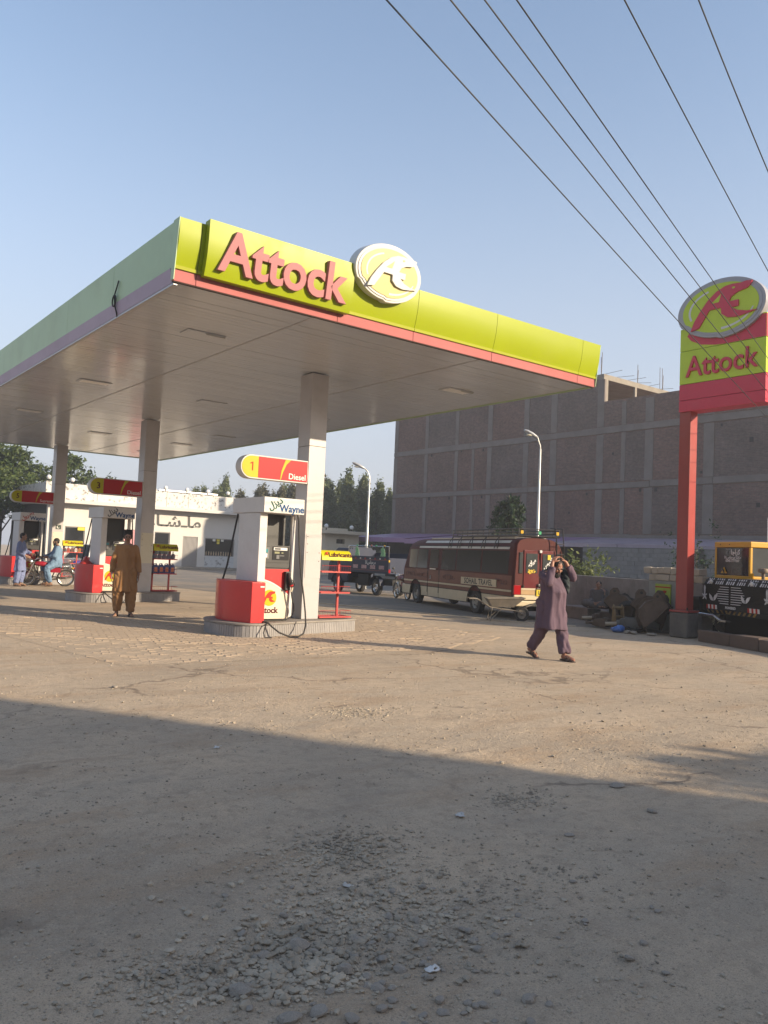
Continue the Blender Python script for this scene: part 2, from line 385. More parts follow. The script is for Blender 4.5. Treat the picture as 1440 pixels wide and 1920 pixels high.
# block paving round the pumps: near rows as single pavers, the rest joined
PM = mat('paver_concrete', (.425,.328,.235), .9, var=.10, vs=1.0, bump=.5, bs=40, dirt=.5, dcol=(.36,.28,.20), ds=1.2)
apron_poly = [(-.35,.05),(3.2,-.15),(4.6,-.12),(7.5,.9),(9.0,3.0),(8.6,9.0),(6.8,22.0),(2.0,24.0),(-8,22.0),(-4.5,10),(-.9,4.0)]
apron = MB().add([(x,y,.003) for x,y in apron_poly], [tuple(range(len(apron_poly)))]).build('paved_apron', GM, kind='structure')
def inpoly(x, y, P):
    c = False; j = len(P)-1
    for i in range(len(P)):
        if (P[i][1] > y) != (P[j][1] > y) and x < (P[j][0]-P[i][0])*(y-P[i][1])/(P[j][1]-P[i][1])+P[i][0]: c = not c
        j = i
    return c
pv = []
for j in range(0, 70):
    for i in range(-34, 70):
        a = i*.215+(j % 2)*.107; b = j*.118
        x = a*.966+b*.259+.0; y = -a*.259+b*.966+.05-.1
        ee = .55*(float(vnoise(np.array(x*1.1), np.array(y*1.1), 17))-.5)
        if inpoly(x-.15+ee, y-.25+ee, apron_poly) and inpoly(x+.1, y+.1, apron_poly) and x < 7.6 and random.random() > .03:
            pv.append((x, y, (x+4)*.61+(y+9.9)*.79))
pv.sort(key=lambda p: p[2])
pmeshes = []
for k in range(5):
    b = MB(); r = random.Random(k); e = .004+.006*r.random()
    b.hexa([(-.103,-.055,.0),(.103,-.055,.0),(.103,.055,.0),(-.103,.055,.0),(-.097,-.049,.006+e*r.random()),(.097,-.049,.006+e*r.random()),(.097,.049,.006+e*r.random()),(-.097,.049,.006+e*r.random())])
    pmeshes.append(b.mesh('paver', PM))
rest = MB()
for k, (x, y, d) in enumerate(pv):
    if k < 290:
        o = bpy.data.objects.new('paver', pmeshes[k % 5]); COL.objects.link(o); o.parent = apron
        o.location = (x, y, -.004-.003*random.random()-(.004 if random.random() < .15 else 0)); o.rotation_euler = (random.gauss(0,.02), random.gauss(0,.02), R(-15)+random.gauss(0,.02))
    elif d < 24:
        z = .004+.006*random.random()
        rest.hexa([(-.103,-.055,-.01),(.103,-.055,-.01),(.103,.055,-.01),(-.103,.055,-.01),(-.1,-.052,z),(.1,-.052,z),(.1,.052,z+.002),(-.1,.052,z+.002)], T(x,y,.004) @ RZ(R(-15)+random.gauss(0,.01)))
rest.build('paver_field', PM, apron, kind='stuff')

# gravel: thousands of small stones as stuff, the large ones as single stones
ico = bmesh.new(); bmesh.ops.create_icosphere(ico, subdivisions=1, radius=1.0)
IV = np.array([v.co[:] for v in ico.verts]); IF = np.array([[v.index for v in f.verts] for f in ico.faces]); ico.free()
def cam_ground(n, dmin, dmax, pw=1.0):
    d = dmin+(dmax-dmin)*np.random.rand(n)**pw; s = (np.random.rand(n)*2-1)*.52*d
    return CAM.x+.61*d+.792*s, CAM.y+.792*d-.61*s
def gravel(name, x, y, r, mt, flat=.6, sink=.35):
    n = len(x); V = np.repeat(IV[None], n, 0)
    V = V*(1+.25*np.random.randn(n, 12, 1)*.7)
    sc = np.stack([r*(.8+.6*np.random.rand(n)), r*(.7+.5*np.random.rand(n)), r*(flat*(.7+.6*np.random.rand(n)))], -1)
    V = V*sc[:, None, :]; a = np.random.rand(n)*2*PI; c, s = np.cos(a)[:, None], np.sin(a)[:, None]
    X = V[..., 0]*c-V[..., 1]*s+x[:, None]; Y = V[..., 0]*s+V[..., 1]*c+y[:, None]; Z = V[..., 2]+(gh(x, y)+sc[:, 2]*(1-sink)-.001)[:, None]
    co_ = np.stack([X, Y, Z], -1).reshape(-1, 3); F = (IF[None]+np.arange(n)[:, None, None]*12).reshape(-1, 3)
    m = bpy.data.meshes.new(name); m.from_pydata(co_.tolist(), [], F.tolist()); m.materials.append(mt)
    return m
SM = mat('grey_stone', (.29,.25,.205), .85, var=.35, vs=9, bump=.3, bs=60, dirt=.4, dcol=(.26,.215,.17), ds=7)
SM2 = mat('gravel_stone', (.34,.285,.215), .9, var=.55, vs=4.0, bump=.2, bs=90)
gxs, gys, grs = [], [], []
x, y = cam_ground(9000, 2.4, 9.5, 1.2); kk = vnoise(x*1.3, y*1.3, 31)+.6*(vnoise(x*4, y*4, 32)-.5) > .50; x, y = x[kk], y[kk]
gxs.append(x); gys.append(y); grs.append(.003+.007*np.random.rand(len(x))**3)
x, y = cam_ground(1500, 6, 16, 1.0); gxs.append(x); gys.append(y); grs.append(.006+.010*np.random.rand(1500)**3)
for cxp, cyp, sx, n, r0, r1 in ((-1.95,-7.15,.33,1700,.004,.018), (-2.35,-7.3,.16,650,.005,.022), (-1.55,-6.45,.20,900,.004,.014), (-.10,-6.30,.14,380,.004,.012), (-2.75,-7.15,.17,420,.005,.016), (.55,-3.6,.22,420,.005,.012), (-1.2,-7.3,.45,600,.003,.012)):
    gxs.append(cxp+sx*np.random.randn(n)); gys.append(cyp+sx*.8*np.random.randn(n)); grs.append(r0+(r1-r0)*np.random.rand(n)**2.2)
gxs, gys, grs = map(np.concatenate, (gxs, gys, grs))
link('gravel', gravel('gravel', gxs, gys, grs, SM2), kind='stuff')
random.seed(11)
def cam2w(px, py):   # only used here to spread loose stones where the photographed ones lie
    d = _r2*((px-720)/1519.07)-_u2*((py-960)/1519.07)+_f; p = CAM+d*(-1.5/d.z); return p.x, p.y
st = [(560,1757,.040,.8),(648,1801,.034,.9),(497,1770,.028,.7),(532,1704,.022,.7),(718,1779,.024,.8),(750,1803,.026,.7),(783,1712,.020,.8),(793,1755,.026,.5),(838,1706,.016,.6),(869,1735,.024,.6),(598,1884,.038,.5),(992,1866,.028,.7),(452,1845,.044,.8),(708,1834,.028,.6),(543,1896,.040,.5),(588,1764,.026,.6),(631,1765,.016,.7),(665,1738,.020,.6),(734,1740,.018,.6),(690,1830,.020,.5),(806,1801,.020,.6),(830,1884,.022,.5),(716,1880,.024,.6),(620,1842,.022,.6),(1158,1477,.05,.5),(215,1289,.035,.6),(660,1901,.03,.5),(940,1722,.018,.6),(1222,1523,.035,.6),(1068,1565,.03,.5),(1180,1802,.022,.6),(1206,1772,.020,.7)]
for k in range(70):
    st.append((random.gauss(760, 190), random.uniform(1650, 1915), random.uniform(.010, .022), random.uniform(.45, .8)))
smv = []
for k in range(8):
    b = MB(); b.sph((0,0,0), (1,.82,.72), 12, 8); r = random.Random(k*3)
    off = Vector((r.random()*9, r.random()*9, r.random()*9))
    b.v = [tuple(Vector(p)*(1+.34*noise.noise(Vector(p)*1.3+off)+.20*noise.noise(Vector(p)*2.9+off))) for p in b.v]
    smv.append(b.mesh('stone', SM, 28))
for k, (px, py, r, fl) in enumerate(st):
    x, y = cam2w(px, py); o = bpy.data.objects.new('stone', smv[k % 8]); COL.objects.link(o)
    o.scale = (r, r, r*fl); o.rotation_euler = (random.gauss(0,.15), random.gauss(0,.15), random.uniform(0, 6.28))
    o.location = (x, y, float(gh(x, y))+r*fl*.35)
    tag(o, 'loose grey stone lying on the dusty ground in front of the pumps', 'stone', 'loose stones on the ground')
def scrap(px, py, s, label, col=(.6,.58,.55), name='paper_scrap'):
    x, y = cam2w(px, py); z = float(gh(x, y)); r = random.Random(int(px))
    b = MB(); n = 5
    vs_ = [((i/(n-1)-.5)*s*1.5+r.uniform(-.1,.1)*s, (j/(n-1)-.5)*s+r.uniform(-.1,.1)*s, .006+r.uniform(0,.22)*s) for j in range(n) for i in range(n)]
    b.add(vs_, [(j*n+i, j*n+i+1, (j+1)*n+i+1, (j+1)*n+i) for j in range(n-1) for i in range(n-1) if r.random() > .12])
    o = b.build(name, mat(name+'_%d' % int(px), col, .6, var=.15), None, 60, loc=(x, y, z), rot=(0,0,r.uniform(0,3)), label=label, cat='litter')
    md = o.modifiers.new('thick', 'SOLIDIFY'); md.thickness = .002
    return o
scrap(812,1808,.036,'crumpled white scrap among the gravel at the bottom of the yard')
scrap(652,1650,.034,'flattened white scrap on brown dirt above the gravel patch', (.45,.42,.38))
scrap(862,1531,.05,'pale plastic wrapper on the shaded ground near the shadow edge', (.45,.44,.42))
scrap(408,1404,.045,'thin white paper strip lying in the building shadow', (.6,.58,.55))
scrap(714,1184,.07,'small white scrap on the sunlit ground right of the first island', (.62,.6,.57))
# ------------------------------------------------------------------ canopy
def wb(mb, name, mt, parent, smooth=None, bev=0.0, **kw):   # shapes given in world coordinates, parented (unrotated parent)
    l = parent.location; p = parent.parent
    while p: l = l+p.location; p = p.parent
    mb.v = [(a-l.x, b-l.y, c-l.z) for a,b,c in mb.v]
    return mb.build(name, mt, parent, smooth, bev, **kw)
def wt(s, parent, loc, rot, size, mt, **kw):
    l = parent.location; p = parent.parent
    while p: l = l+p.location; p = p.parent
    return text(s, parent, Vector(loc)-l, rot, size, mt, **kw)
LX, LY, ZB, ZT = 8.587, 21.33, 4.94, 5.73
can = thing('canopy', 'wide filling station canopy with lime front fascia on three square columns', 'canopy', (4.3, 3.3, 0))
wb(MB().box(.06,.06,ZB+.06,LX-.06,LY-.06,ZB+.7), 'roof_deck', M['alu'], can)
# soffit planks, all one shared mesh
pitch = .1415; npk = int((LY-.1)/pitch)
pm = MB().hexa([(.05,.002,.012),(LX-.05,.002,.012),(LX-.05,pitch-.005,.012),(.05,pitch-.005,.012),(.05,.004,.06),(LX-.05,.004,.06),(LX-.05,pitch+.006,.06),(.05,pitch+.006,.06)]).mesh('soffit_plank', M['soffit'])
for k in range(npk):
    o = link('soffit_plank', pm, can, loc=(-4.3, .05+k*pitch-3.3, ZB-.012+random.gauss(0,.0007)), rot=(random.gauss(0,.003),0,0))
wb(MB().box(.05,.05,ZB+.045,LX-.05,LY-.05,ZB+.058), 'soffit_backing', M['gap'], can)
for xj in (2.2, 5.6):
    wb(MB().box(xj-.012,.06,ZB-.006,xj+.012,LY-.06,ZB+.01), 'joint_strip', M['alu'], can)
# front fascia panels, leaning outwards at the top
tilt = .128
segs = [(0,.302),(.31,2.552),(2.56,4.012),(4.02,5.772),(5.78,8.062),(8.07,LX)]
for a, b in segs:
    f = wb(MB().prism([(.05,5.13),(-.03,5.13),(-.068,5.25),(-.102,5.40),(-.121,5.56),(-tilt,ZT),(.05,ZT)], a, b, YZ), 'fascia_panel', M['lime'], can, smooth=30)
    wb(MB().hexa([(a,-.036,5.085),(b,-.036,5.085),(b,.05,5.085),(a,.05,5.085),(a,-.045,5.128),(b,-.045,5.128),(b,.05,5.128),(a,.05,5.128)]), 'pale_lip', M['limelite'], f)
    p = wb(MB().box(a,-.012,ZB-.012,b,.05,5.083), 'pink_band', M['pink'], f, bev=.003)
wb(MB().box(0,-.004,ZB-.026,LX,.04,ZB-.014), 'drip_edge', mat('dark_drip_edge', (.05,.035,.03), .7, spec=.1), can)
wb(MB().hexa([(-.012,-.030,ZB),(-.002,-.030,ZB),(-.002,.06,ZB),(-.012,.06,ZB),(-.012,-tilt-.004,ZT+.004),(-.002,-tilt-.004,ZT+.004),(-.002,.06,ZT+.004),(-.012,.06,ZT+.004)]), 'corner_cap', M['sage'], can)
wb(MB().hexa([(LX+.002,-.030,ZB),(LX+.012,-.030,ZB),(LX+.012,.06,ZB),(LX+.002,.06,ZB),(LX+.002,-tilt-.004,ZT+.004),(LX+.012,-tilt-.004,ZT+.004),(LX+.012,.06,ZT+.004),(LX+.002,.06,ZT+.004)]), 'corner_cap', M['sage'], can)
# left side: sage panels over a lilac trim
ys = [.075]+[2.3*k for k in range(1,10)]+[LY]
for a, b in zip(ys[:-1], ys[1:]):
    f = wb(MB().box(-.004,a+.003,5.11,.05,b-.003,ZT-.01), 'side_panel', M['sage'], can, bev=.003)
    wb(MB().hexa([(.014,a+.002,ZB-.02),(.05,a+.002,ZB-.02),(.05,b-.002,ZB-.02),(.014,b-.002,ZB-.02),(-.016,a+.002,5.105),(.05,a+.002,5.105),(.05,b-.002,5.105),(-.016,b-.002,5.105)]), 'lilac_trim', M['lilac'], f)
wb(MB().box(.02,.03,ZB-.05,.07,LY,ZB-.022), 'edge_conduit', M['alu'], can)
wb(MB().box(LX-.05,.06,ZB-.02,LX,LY,ZT-.02), 'back_panel', M['sage'], can)
wb(MB().box(.06,LY-.05,ZB-.02,LX-.06,LY,ZT-.02), 'back_panel', M['sage'], can)
# raised board with the station name
bd = wb(MB().prism([(-.035,5.05),(-.130,5.05),(-.172,5.18),(-.205,5.33),(-.226,5.52),(-.238,5.775),(-.10,5.775)], .36, 2.68, YZ), 'name_board', M['lime'], can, smooth=30)
def letters(s, parent, width, height, depth, mt, Mx, bold=.025, bevel=.0):
    m = text_mesh(s, 1.0, depth/2, bold, None, bevel=bevel)
    bm = bmesh.new(); bm.from_mesh(m); bmesh.ops.remove_doubles(bm, verts=bm.verts, dist=1e-5)
    xs = [v.co.x for v in bm.verts]; ysv = [v.co.y for v in bm.verts]
    sx = width/(max(xs)-min(xs)); sy = height/(max(ysv)-min(ysv)); ox = (max(xs)+min(xs))/2; oy = (max(ysv)+min(ysv))/2
    seen = set(); out = []
    for v in bm.verts:
        if v in seen: continue
        stack = [v]; comp = []
        while stack:
            q = stack.pop()
            if q in seen: continue
            seen.add(q); comp.append(q); stack += [e.other_vert(q) for e in q.link_edges]
        fs = {f for q in comp for f in q.link_faces}; ix = {q: i for i, q in enumerate(comp)}
        out.append((min(q.co.x for q in comp), MB().add([((q.co.x-ox)*sx, (q.co.y-oy)*sy, q.co.z) for q in comp], [tuple(ix[u] for u in f.verts) for f in fs], Mx)))
    res = []
    for _, b in sorted(out, key=lambda t: t[0]):
        res.append(wb(b, 'letter', mt, parent, bev=.006))
    bm.free(); bpy.data.meshes.remove(m); return res
la = math.atan2(.11, .725)
letters('Attock', bd, 2.06, .555, .075, M['letpink'], T(1.53,-.228,5.415) @ RX(PI/2+la))
# oval badge
def oval(n, a, b, step=0.0):
    P = []
    for k in range(n):
        t = 2*PI*k/n; g = 1.0
        if step and PI*1.15 < t < PI*1.50: g = 1-step
        P.append((a*g*math.cos(t), b*g*math.sin(t)))
    return P
def badge(parent, Mx, a, b, depth, face, emb, k=1.0, ringmat=None, swirl=True):
    d = wb(MB().prism(oval(72,a,b,.05), 0, depth, Mx), 'oval_badge', ringmat or M['white'], parent, bev=.012)
    ring = MB(); O = oval(72,a*.93,b*.91,.05); I = oval(72,a*.86,b*.83,.05)
    wb(MB().prism(O, depth, depth+.012, Mx), 'badge_rim', M['white'] if ringmat is None else ringmat, d)
    wb(MB().prism(I, depth+.012, depth+.020, Mx), 'badge_face', face, d)
    e = MB(); emblem(e, .03*a, -.02*b, 1.62*a, 1.5*b, depth+.020, depth+.060*k, Mx)
    wb(e, 'emblem', emb, d)
    h = MB(); q = depth+.060*k; h.prism([(-.105*1.62*a,.12*1.5*b),(.0*a,.12*1.5*b),(.03*1.62*a,.30*1.5*b)], q, q+.004, Mx)
    wb(h, 'emblem_counter', face, d)
    h = MB(); h.prism([((.20+.022*math.cos(t))*1.62*a,(.37+.02*math.sin(t))*1.5*b) for t in np.linspace(0,2*PI,10)[:-1]], q, q+.004, Mx)
    wb(h, 'emblem_eye', face, d)
    if swirl:
        s = MB(); ts = np.linspace(PI*.62, PI*1.12, 14)
        s.strip([(.72*a*math.cos(t),.70*b*math.sin(t),depth+.0225) for t in ts], [(.67*a*math.cos(t),.64*b*math.sin(t),depth+.0225) for t in ts], Mx)
        ts = np.linspace(PI*1.52, PI*1.92, 14)
        s.strip([(.78*a*math.cos(t),.74*b*math.sin(t),depth+.0225) for t in ts], [((.70+.05*i/13)*a*math.cos(t),(.66+.05*i/13)*b*math.sin(t),depth+.0225) for i, t in enumerate(ts)], Mx)
        wb(s, 'badge_swirl', M['white'], d)
    return d
badge(can, T(3.27,-.10,5.79) @ RX(PI/2+.16), .625, .425, .20, M['discyel'], M['white'], k=.9)  # emblem is red; white here stands in for its sun glint
# lights in the soffit
for k, (x, y) in enumerate([(1.45,2.2),(7.1,2.3),(1.45,7.55),(4.25,7.7),(7.1,7.6),(1.45,12.8),(7.1,12.8),(4.2,15.5),(7.0,15.7),(1.45,18.2),(7.1,19)]):
    lp = wb(MB().box(x-.33,y-.17,ZB-.016,x+.33,y+.17,ZB-.004), 'light_panel', M['soffit'], can, bev=.003)
    wb(MB().box(x-.29,y-.13,ZB-.0185,x+.29+(-.2 if k == 0 else 0),y+.13,ZB-.0165), 'diffuser', M['lightglass'] if k % 3 != 0 else M['soffit'], lp)
    if k in (0, 1): wb(MB().box(x-.02,y-.17,ZB-.045,x+.31,y-.155,ZB-.0165), 'loose_trim', M['steel'], lp)
# columns
DY = 8.315
for k in range(3):
    y0 = 3.10+k*DY; x0 = 4.128
    c = wb(MB().box(x0,y0,.25,x0+.374,y0+.415,3.52), 'column', M['clad'], can, bev=.006)
    wb(MB().box(x0,y0,3.526,x0+.374,y0+.415,ZB-.02), 'upper_cladding', M['clad'], c, bev=.006)
    wb(MB().box(x0+.01,y0+.01,3.515,x0+.364,y0+.405,3.53), 'seam', M['gap'], c)
    pl = wb(MB().box(x0+.03,y0-.006,1.02,x0+.374,y0-.0005,1.84), 'access_plate', M['cream'] if k else M['clad'], c)
    s = MB()
    for (px, pz) in ((.06,1.80),(.06,1.66),(.06,1.50),(.33,1.50),(.33,1.34)): s.lathe([(.009,0),(.009,.004)], 8, T(x0+px,y0-.006,pz) @ RX(PI/2))
    wb(s, 'screw', M['gap'], pl)
    if k == 2:
        fp = wb(MB().box(x0+.12,y0-.012,1.94,x0+.30,y0-.001,2.09), 'flag_plate', mat('dark_flag_plate', (.012,.03,.02), .4), c)
        n = 16; cr = [(.05*math.cos(t),.05*math.sin(t)) for t in np.linspace(.7,2*PI-.7,n)]+[(.016+.038*math.cos(t),.038*math.sin(t)) for t in np.linspace(2*PI-1.0,1.0,n)]
        wb(MB().prism(cr, .0125, .014, T(x0+.20,y0,2.015) @ RX(PI/2) @ RZ(.6)), 'crescent', M['textwhite'], fp)
# black cable loop hanging from the left edge
cp = [(-.02,2.02,5.42),(-.03,2.08,5.30),(-.035,2.13,5.22)]
cp += [(-.04,2.12+.075*math.sin(t),5.13+.085*math.cos(t)) for t in np.linspace(0,2*PI,16)]
cp += [(-.03,2.10,5.05),(-.02,2.07,4.98),(.02,2.12,4.91),(.05,2.22,4.90)]
wb(MB().tube(cp, .011, 6), 'cable_loop', M['rubber'], can, 40)

# ------------------------------------------------------------------ islands, pumps, blade signs, racks
ISL = [(5.33,3.0),(5.33,3.70),(4.0,3.95),(2.85,4.05)]+[(2.84+.50*math.cos(t),3.225+.825*math.sin(t)) for t in np.linspace(PI/2+.05,1.5*PI-.05,14)]+[(2.88,2.40),(4.0,2.72)]
isl_names = ['grey tiled pump island nearest the camera, under the number 1 diesel sign', 'grey tiled pump island behind the man in brown, under the number 3 diesel sign', 'grey tiled pump island behind the parked motorcycle, under the number 5 sign']
def shrink(P, d):
    cx = sum(p[0] for p in P)/len(P); cy = sum(p[1] for p in P)/len(P)
    return [(x-(x-cx)/math.hypot(x-cx,y-cy)*d, y-(y-cy)/math.hypot(x-cx,y-cy)*d) for x, y in P]
TILEW = .046
def island(k):
    oy = k*DY; t = thing('pump_island', isl_names[k], 'pump island', (3.8,3.25+oy,0), group='pump islands')
    P = [(x,y+oy) for x,y in ISL]; inn = shrink(P, .03)
    wb(MB().prism(inn, 0, .212), 'kerb_body', M['conc'], t)
    wb(MB().prism(P, .214, .247), 'top_slab', M['islandtop'], t, bev=.006)
    tl = MB(); n = len(inn)
    for i in range(n):
        a = Vector(inn[i]); b = Vector(inn[(i+1)%n]); Ld = (b-a).length; d = (b-a)/max(Ld,1e-6); m = max(1, int(Ld/TILEW))
        ang = math.atan2(d.y, d.x)
        for q in range(m):
            c = a+d*((q+.5)*Ld/m); h = .202+random.uniform(-.006,.004)
            tl.cbox((c.x,c.y,.004+h/2), (Ld/m-.007,.018+random.random()*.004,h), rz=ang)
    wb(tl, 'side_tile', M['islandtile'], t, kind='stuff')
    return t
HDR = {0: ('\ufedd\ufeb0\ufef3\u0688', 'textgreen'), 1: ('\ufedd\ufeb0\ufef3\u0688', 'textblack'), 2: ('\ufedd\ufeed\ufeae\ufec2\ufe91', 'orange')}
pump_names = ['white and red fuel dispenser nearest the camera with a long looped black hose', 'white and red fuel dispenser behind the man in brown, red funnel on its base', 'white and red fuel dispenser with red urdu lettering, beside the man in pale blue',
              'plain white dispenser partly hidden behind the pump beside the man in brown']
def pump(k, oy, ox=0.0, full=True):
    t = thing('fuel_dispenser', pump_names[k], 'fuel pump', (3.2+ox,3.2+oy,.247 if k < 3 else 0), group='fuel dispensers')
    V = lambda b: b
    def W(mb, name, mt, par, **kw):
        mb.v = [(a+ox,b+oy,c) for a,b,c in mb.v]; return wb(mb, name, mt, par, **kw)
    bow = [(3.0,2.50),(2.74,2.50)]+[(2.74-.20*math.sin(PI*q/8),2.50+1.38*q/8) for q in range(1,8)]+[(2.74,3.88),(3.0,3.88)]
    rb = W(MB().prism(bow, .250, .945), 'red_base', M['red'], t, bev=.006)
    W(MB().box(2.90,2.494,.86,2.98,2.4995,.885), 'sticker', M['textwhite'], rb)
    W(MB().prism(shrink(bow,.012), .946, .952), 'base_top', M['redflat'], rb)
    W(MB().box(2.955,2.73,.953,3.105,3.52,2.165), 'side_pillar', M['alu'] if 0 else M['white'], t, bev=.006)
    h = W(MB().box(2.935,2.575,2.17,3.76,3.76,2.445), 'header', M['white'], t, bev=.008)
    wt(HDR.get(k, HDR[0])[0], h, (3.16+ox,2.573+oy,2.335), (PI/2,-.62 if k == 2 else -.50,0), .165, M[HDR.get(k, HDR[0])[1]], ext=.002, bold=.004)
    wt('Wayne', h, (3.50+ox,2.573+oy,2.255), FACE_NY, .175, M['textblue'], ext=.002, bold=.0042)
    W(MB().box(3.70,2.86,.30,3.765,2.93,2.168), 'corner_post', M['white'], t, bev=.004)
    W(MB().box(3.70,3.42,.30,3.765,3.49,2.168), 'corner_post', M['white'], t, bev=.004)
    cab = W(MB().box(3.01,2.90,.27,3.695,3.45,1.19), 'cabinet', M['black'], t, bev=.005)
    def archz(x): return .97-.30*((x-3.02)/.68)**2
    xs = np.linspace(3.012,3.694,12)
    W(MB().prism([(3.694,.285),(3.012,.285)]+[(x,archz(x)) for x in xs], 2.8755, 2.8985, Matrix(((1,0,0,0),(0,0,1,0),(0,1,0,0),(0,0,0,1)))), 'cream_door', M['cream'], cab)
    F = Matrix(((1,0,0,0),(0,0,1,0),(0,1,0,0),(0,0,0,1)))
    def fp(poly, y0, y1): return MB().prism(poly, y0, y1, F)
    # white arc and the red panel above it
    W(fp([(x,archz(x)+.004) for x in xs]+[(x,archz(x)+.034) for x in xs[::-1]], 2.872, 2.8985), 'white_arc', M['textwhite'], cab)
    W(fp([(x,archz(x)+.038) for x in xs]+[(3.694,1.175),(3.012,1.175)], 2.876, 2.8985), 'red_panel', M['red'], cab)
    dz = W(fp([(3.30+.145*math.cos(q),.66+.145*math.sin(q)) for q in np.linspace(0,2*PI,28)[:-1]], 2.871, 2.8745), 'yellow_disc', M['signlime'] if 0 else M['bladeyel'], cab)
    e = MB(); emblem(e, 3.29, .655, .30, .26, 2.867, 2.8705, F); W(e, 'emblem', M['orange'], cab)
    wt('Attock', cab, (3.27+ox,2.8725+oy,.435), FACE_NY, .15, M['textdark'], ext=.0015, bold=.004)
    con = W(MB().box(3.01,2.88,1.195,3.695,3.47,1.60), 'console', M['black'], t, bev=.006)
    W(MB().box(3.04,2.872,1.36,3.25,2.8795,1.56), 'keypad_plate', mat('keypad_grey', (.10,.10,.105), .4), con)
    W(MB().box(3.08,2.868,1.47,3.22,2.8715,1.53), 'screen', mat('teal_screen', (.03,.22,.26), .15), con)
    W(MB().box(3.08,2.868,1.38,3.13,2.8715,1.45).box(3.16,2.868,1.38,3.21,2.8715,1.45), 'key_label', M['textwhite'], con)
    W(MB().box(3.32,2.872,1.34,3.66,2.8795,1.58), 'display_plate', mat('display_black', (.018,.018,.02), .2), con)
    W(MB().box(3.34,2.868,1.515,3.62,2.8715,1.565), 'price_window', M['textwhite'], con)
    W(MB().box(3.36,2.866,1.525,3.48,2.8675,1.555), 'digits', M['textblack'], con)
    W(MB().box(3.36,2.868,1.455,3.46,2.8715,1.49).box(3.50,2.868,1.46,3.54,2.8715,1.48), 'price_window', mat('lcd_olive', (.22,.22,.12), .3), con)
    W(MB().box(3.40,2.868,1.36,3.46,2.8715,1.43).box(3.47,2.868,1.41,3.56,2.8715,1.425), 'button', mat('keypad_grey', (.1,.1,.1)), con)
    W(MB().box(3.01,2.876,1.29,3.695,2.8795,1.297), 'console_seam', M['gap'], con)
    W(MB().box(3.22,3.10,1.602,3.69,3.25,2.168), 'recess_panel', M['black'], t)  # black panel filling the dark recess between console and header
    W(MB().box(3.11,3.16,1.602,3.215,3.20,2.168), 'recess_side', M['alu'], t)
    # nozzle, boot and hoses
    W(MB().box(3.575,2.80,.80,3.685,2.873,1.14), 'nozzle_boot', M['black'], t, bev=.01)
    nz = W(MB().tube([(3.62,2.78,1.12),(3.63,2.765,1.05),(3.655,2.75,.95),(3.685,2.74,.86)], [.018,.024,.034,.030], 8).tube([(3.64,2.75,1.0),(3.70,2.73,.98),(3.725,2.73,.90),(3.69,2.74,.84)], .010, 6), 'nozzle', M['black'], t, smooth=40)
    W(MB().tube([(3.665,2.742,.90),(3.672,2.738,.875)], [.038,.030], 8), 'swivel', M['red'], nz)
    W(MB().tube([(3.685,2.74,.86),(3.68,2.76,.78)], [.022,.018], 8), 'hose_end', M['cream'], nz)
    W(MB().tube([(3.68,2.76,.78),(3.70,2.76,.68),(3.74,2.76,.55),(3.76,2.77,.44),(3.72,2.78,.33),(3.60,2.77,.275),(3.35,2.74,.268),(3.05,2.70,.268)], .014, 7), 'hose', M['rubber'], t, smooth=40)
    W(MB().tube([(3.76,2.80,2.20),(3.78,2.78,2.05),(3.79,2.74,1.6),(3.815,2.68,1.1),(3.85,2.60,.70),(3.86,2.54,.42),(3.82,2.44,.20),(3.72,2.34,.07),(3.56,2.26,.022),(3.40,2.25,.022),(3.20,2.30,.10),(3.08,2.36,.20),(3.03,2.42,.262),(2.98,2.49,.275)], .015, 7), 'hose', M['rubber'], t, smooth=40)
    W(MB().tube([(3.06,2.44,.262),(2.96,2.36,.22),(2.90,2.31,.10),(2.91,2.28,.022),(3.02,2.24,.022)], .012, 6), 'hose', M['rubber'], t, smooth=40)
    W(MB().tube([(3.0,3.66,2.16),(2.93,3.68,1.7),(2.86,3.72,1.2),(2.80,3.74,.95)], .017, 7), 'hose', M['rubber'], t, smooth=40)
    W(MB().tube([(3.775,2.80,2.2),(3.775,2.80,2.10)], .02, 8), 'hose_clip', M['steel'], t)
    W(MB().box(3.69,3.05,.95,3.80,3.2,1.45), 'far_boot', M['black'], t, bev=.01)
    if k == 1:
        W(MB().lathe([(.17,0),(.155,.04),(.06,.11),(.035,.16),(.03,.20)], 14, T(2.78,3.25,.953)), 'funnel', M['redflat'], t, smooth=40)
    return t
blade_names = ['red and yellow blade sign numbered 1 reading Diesel on the nearest column', 'red and yellow blade sign numbered 3 reading Diesel on the middle column', 'red and yellow blade sign numbered 5 on the farthest column']
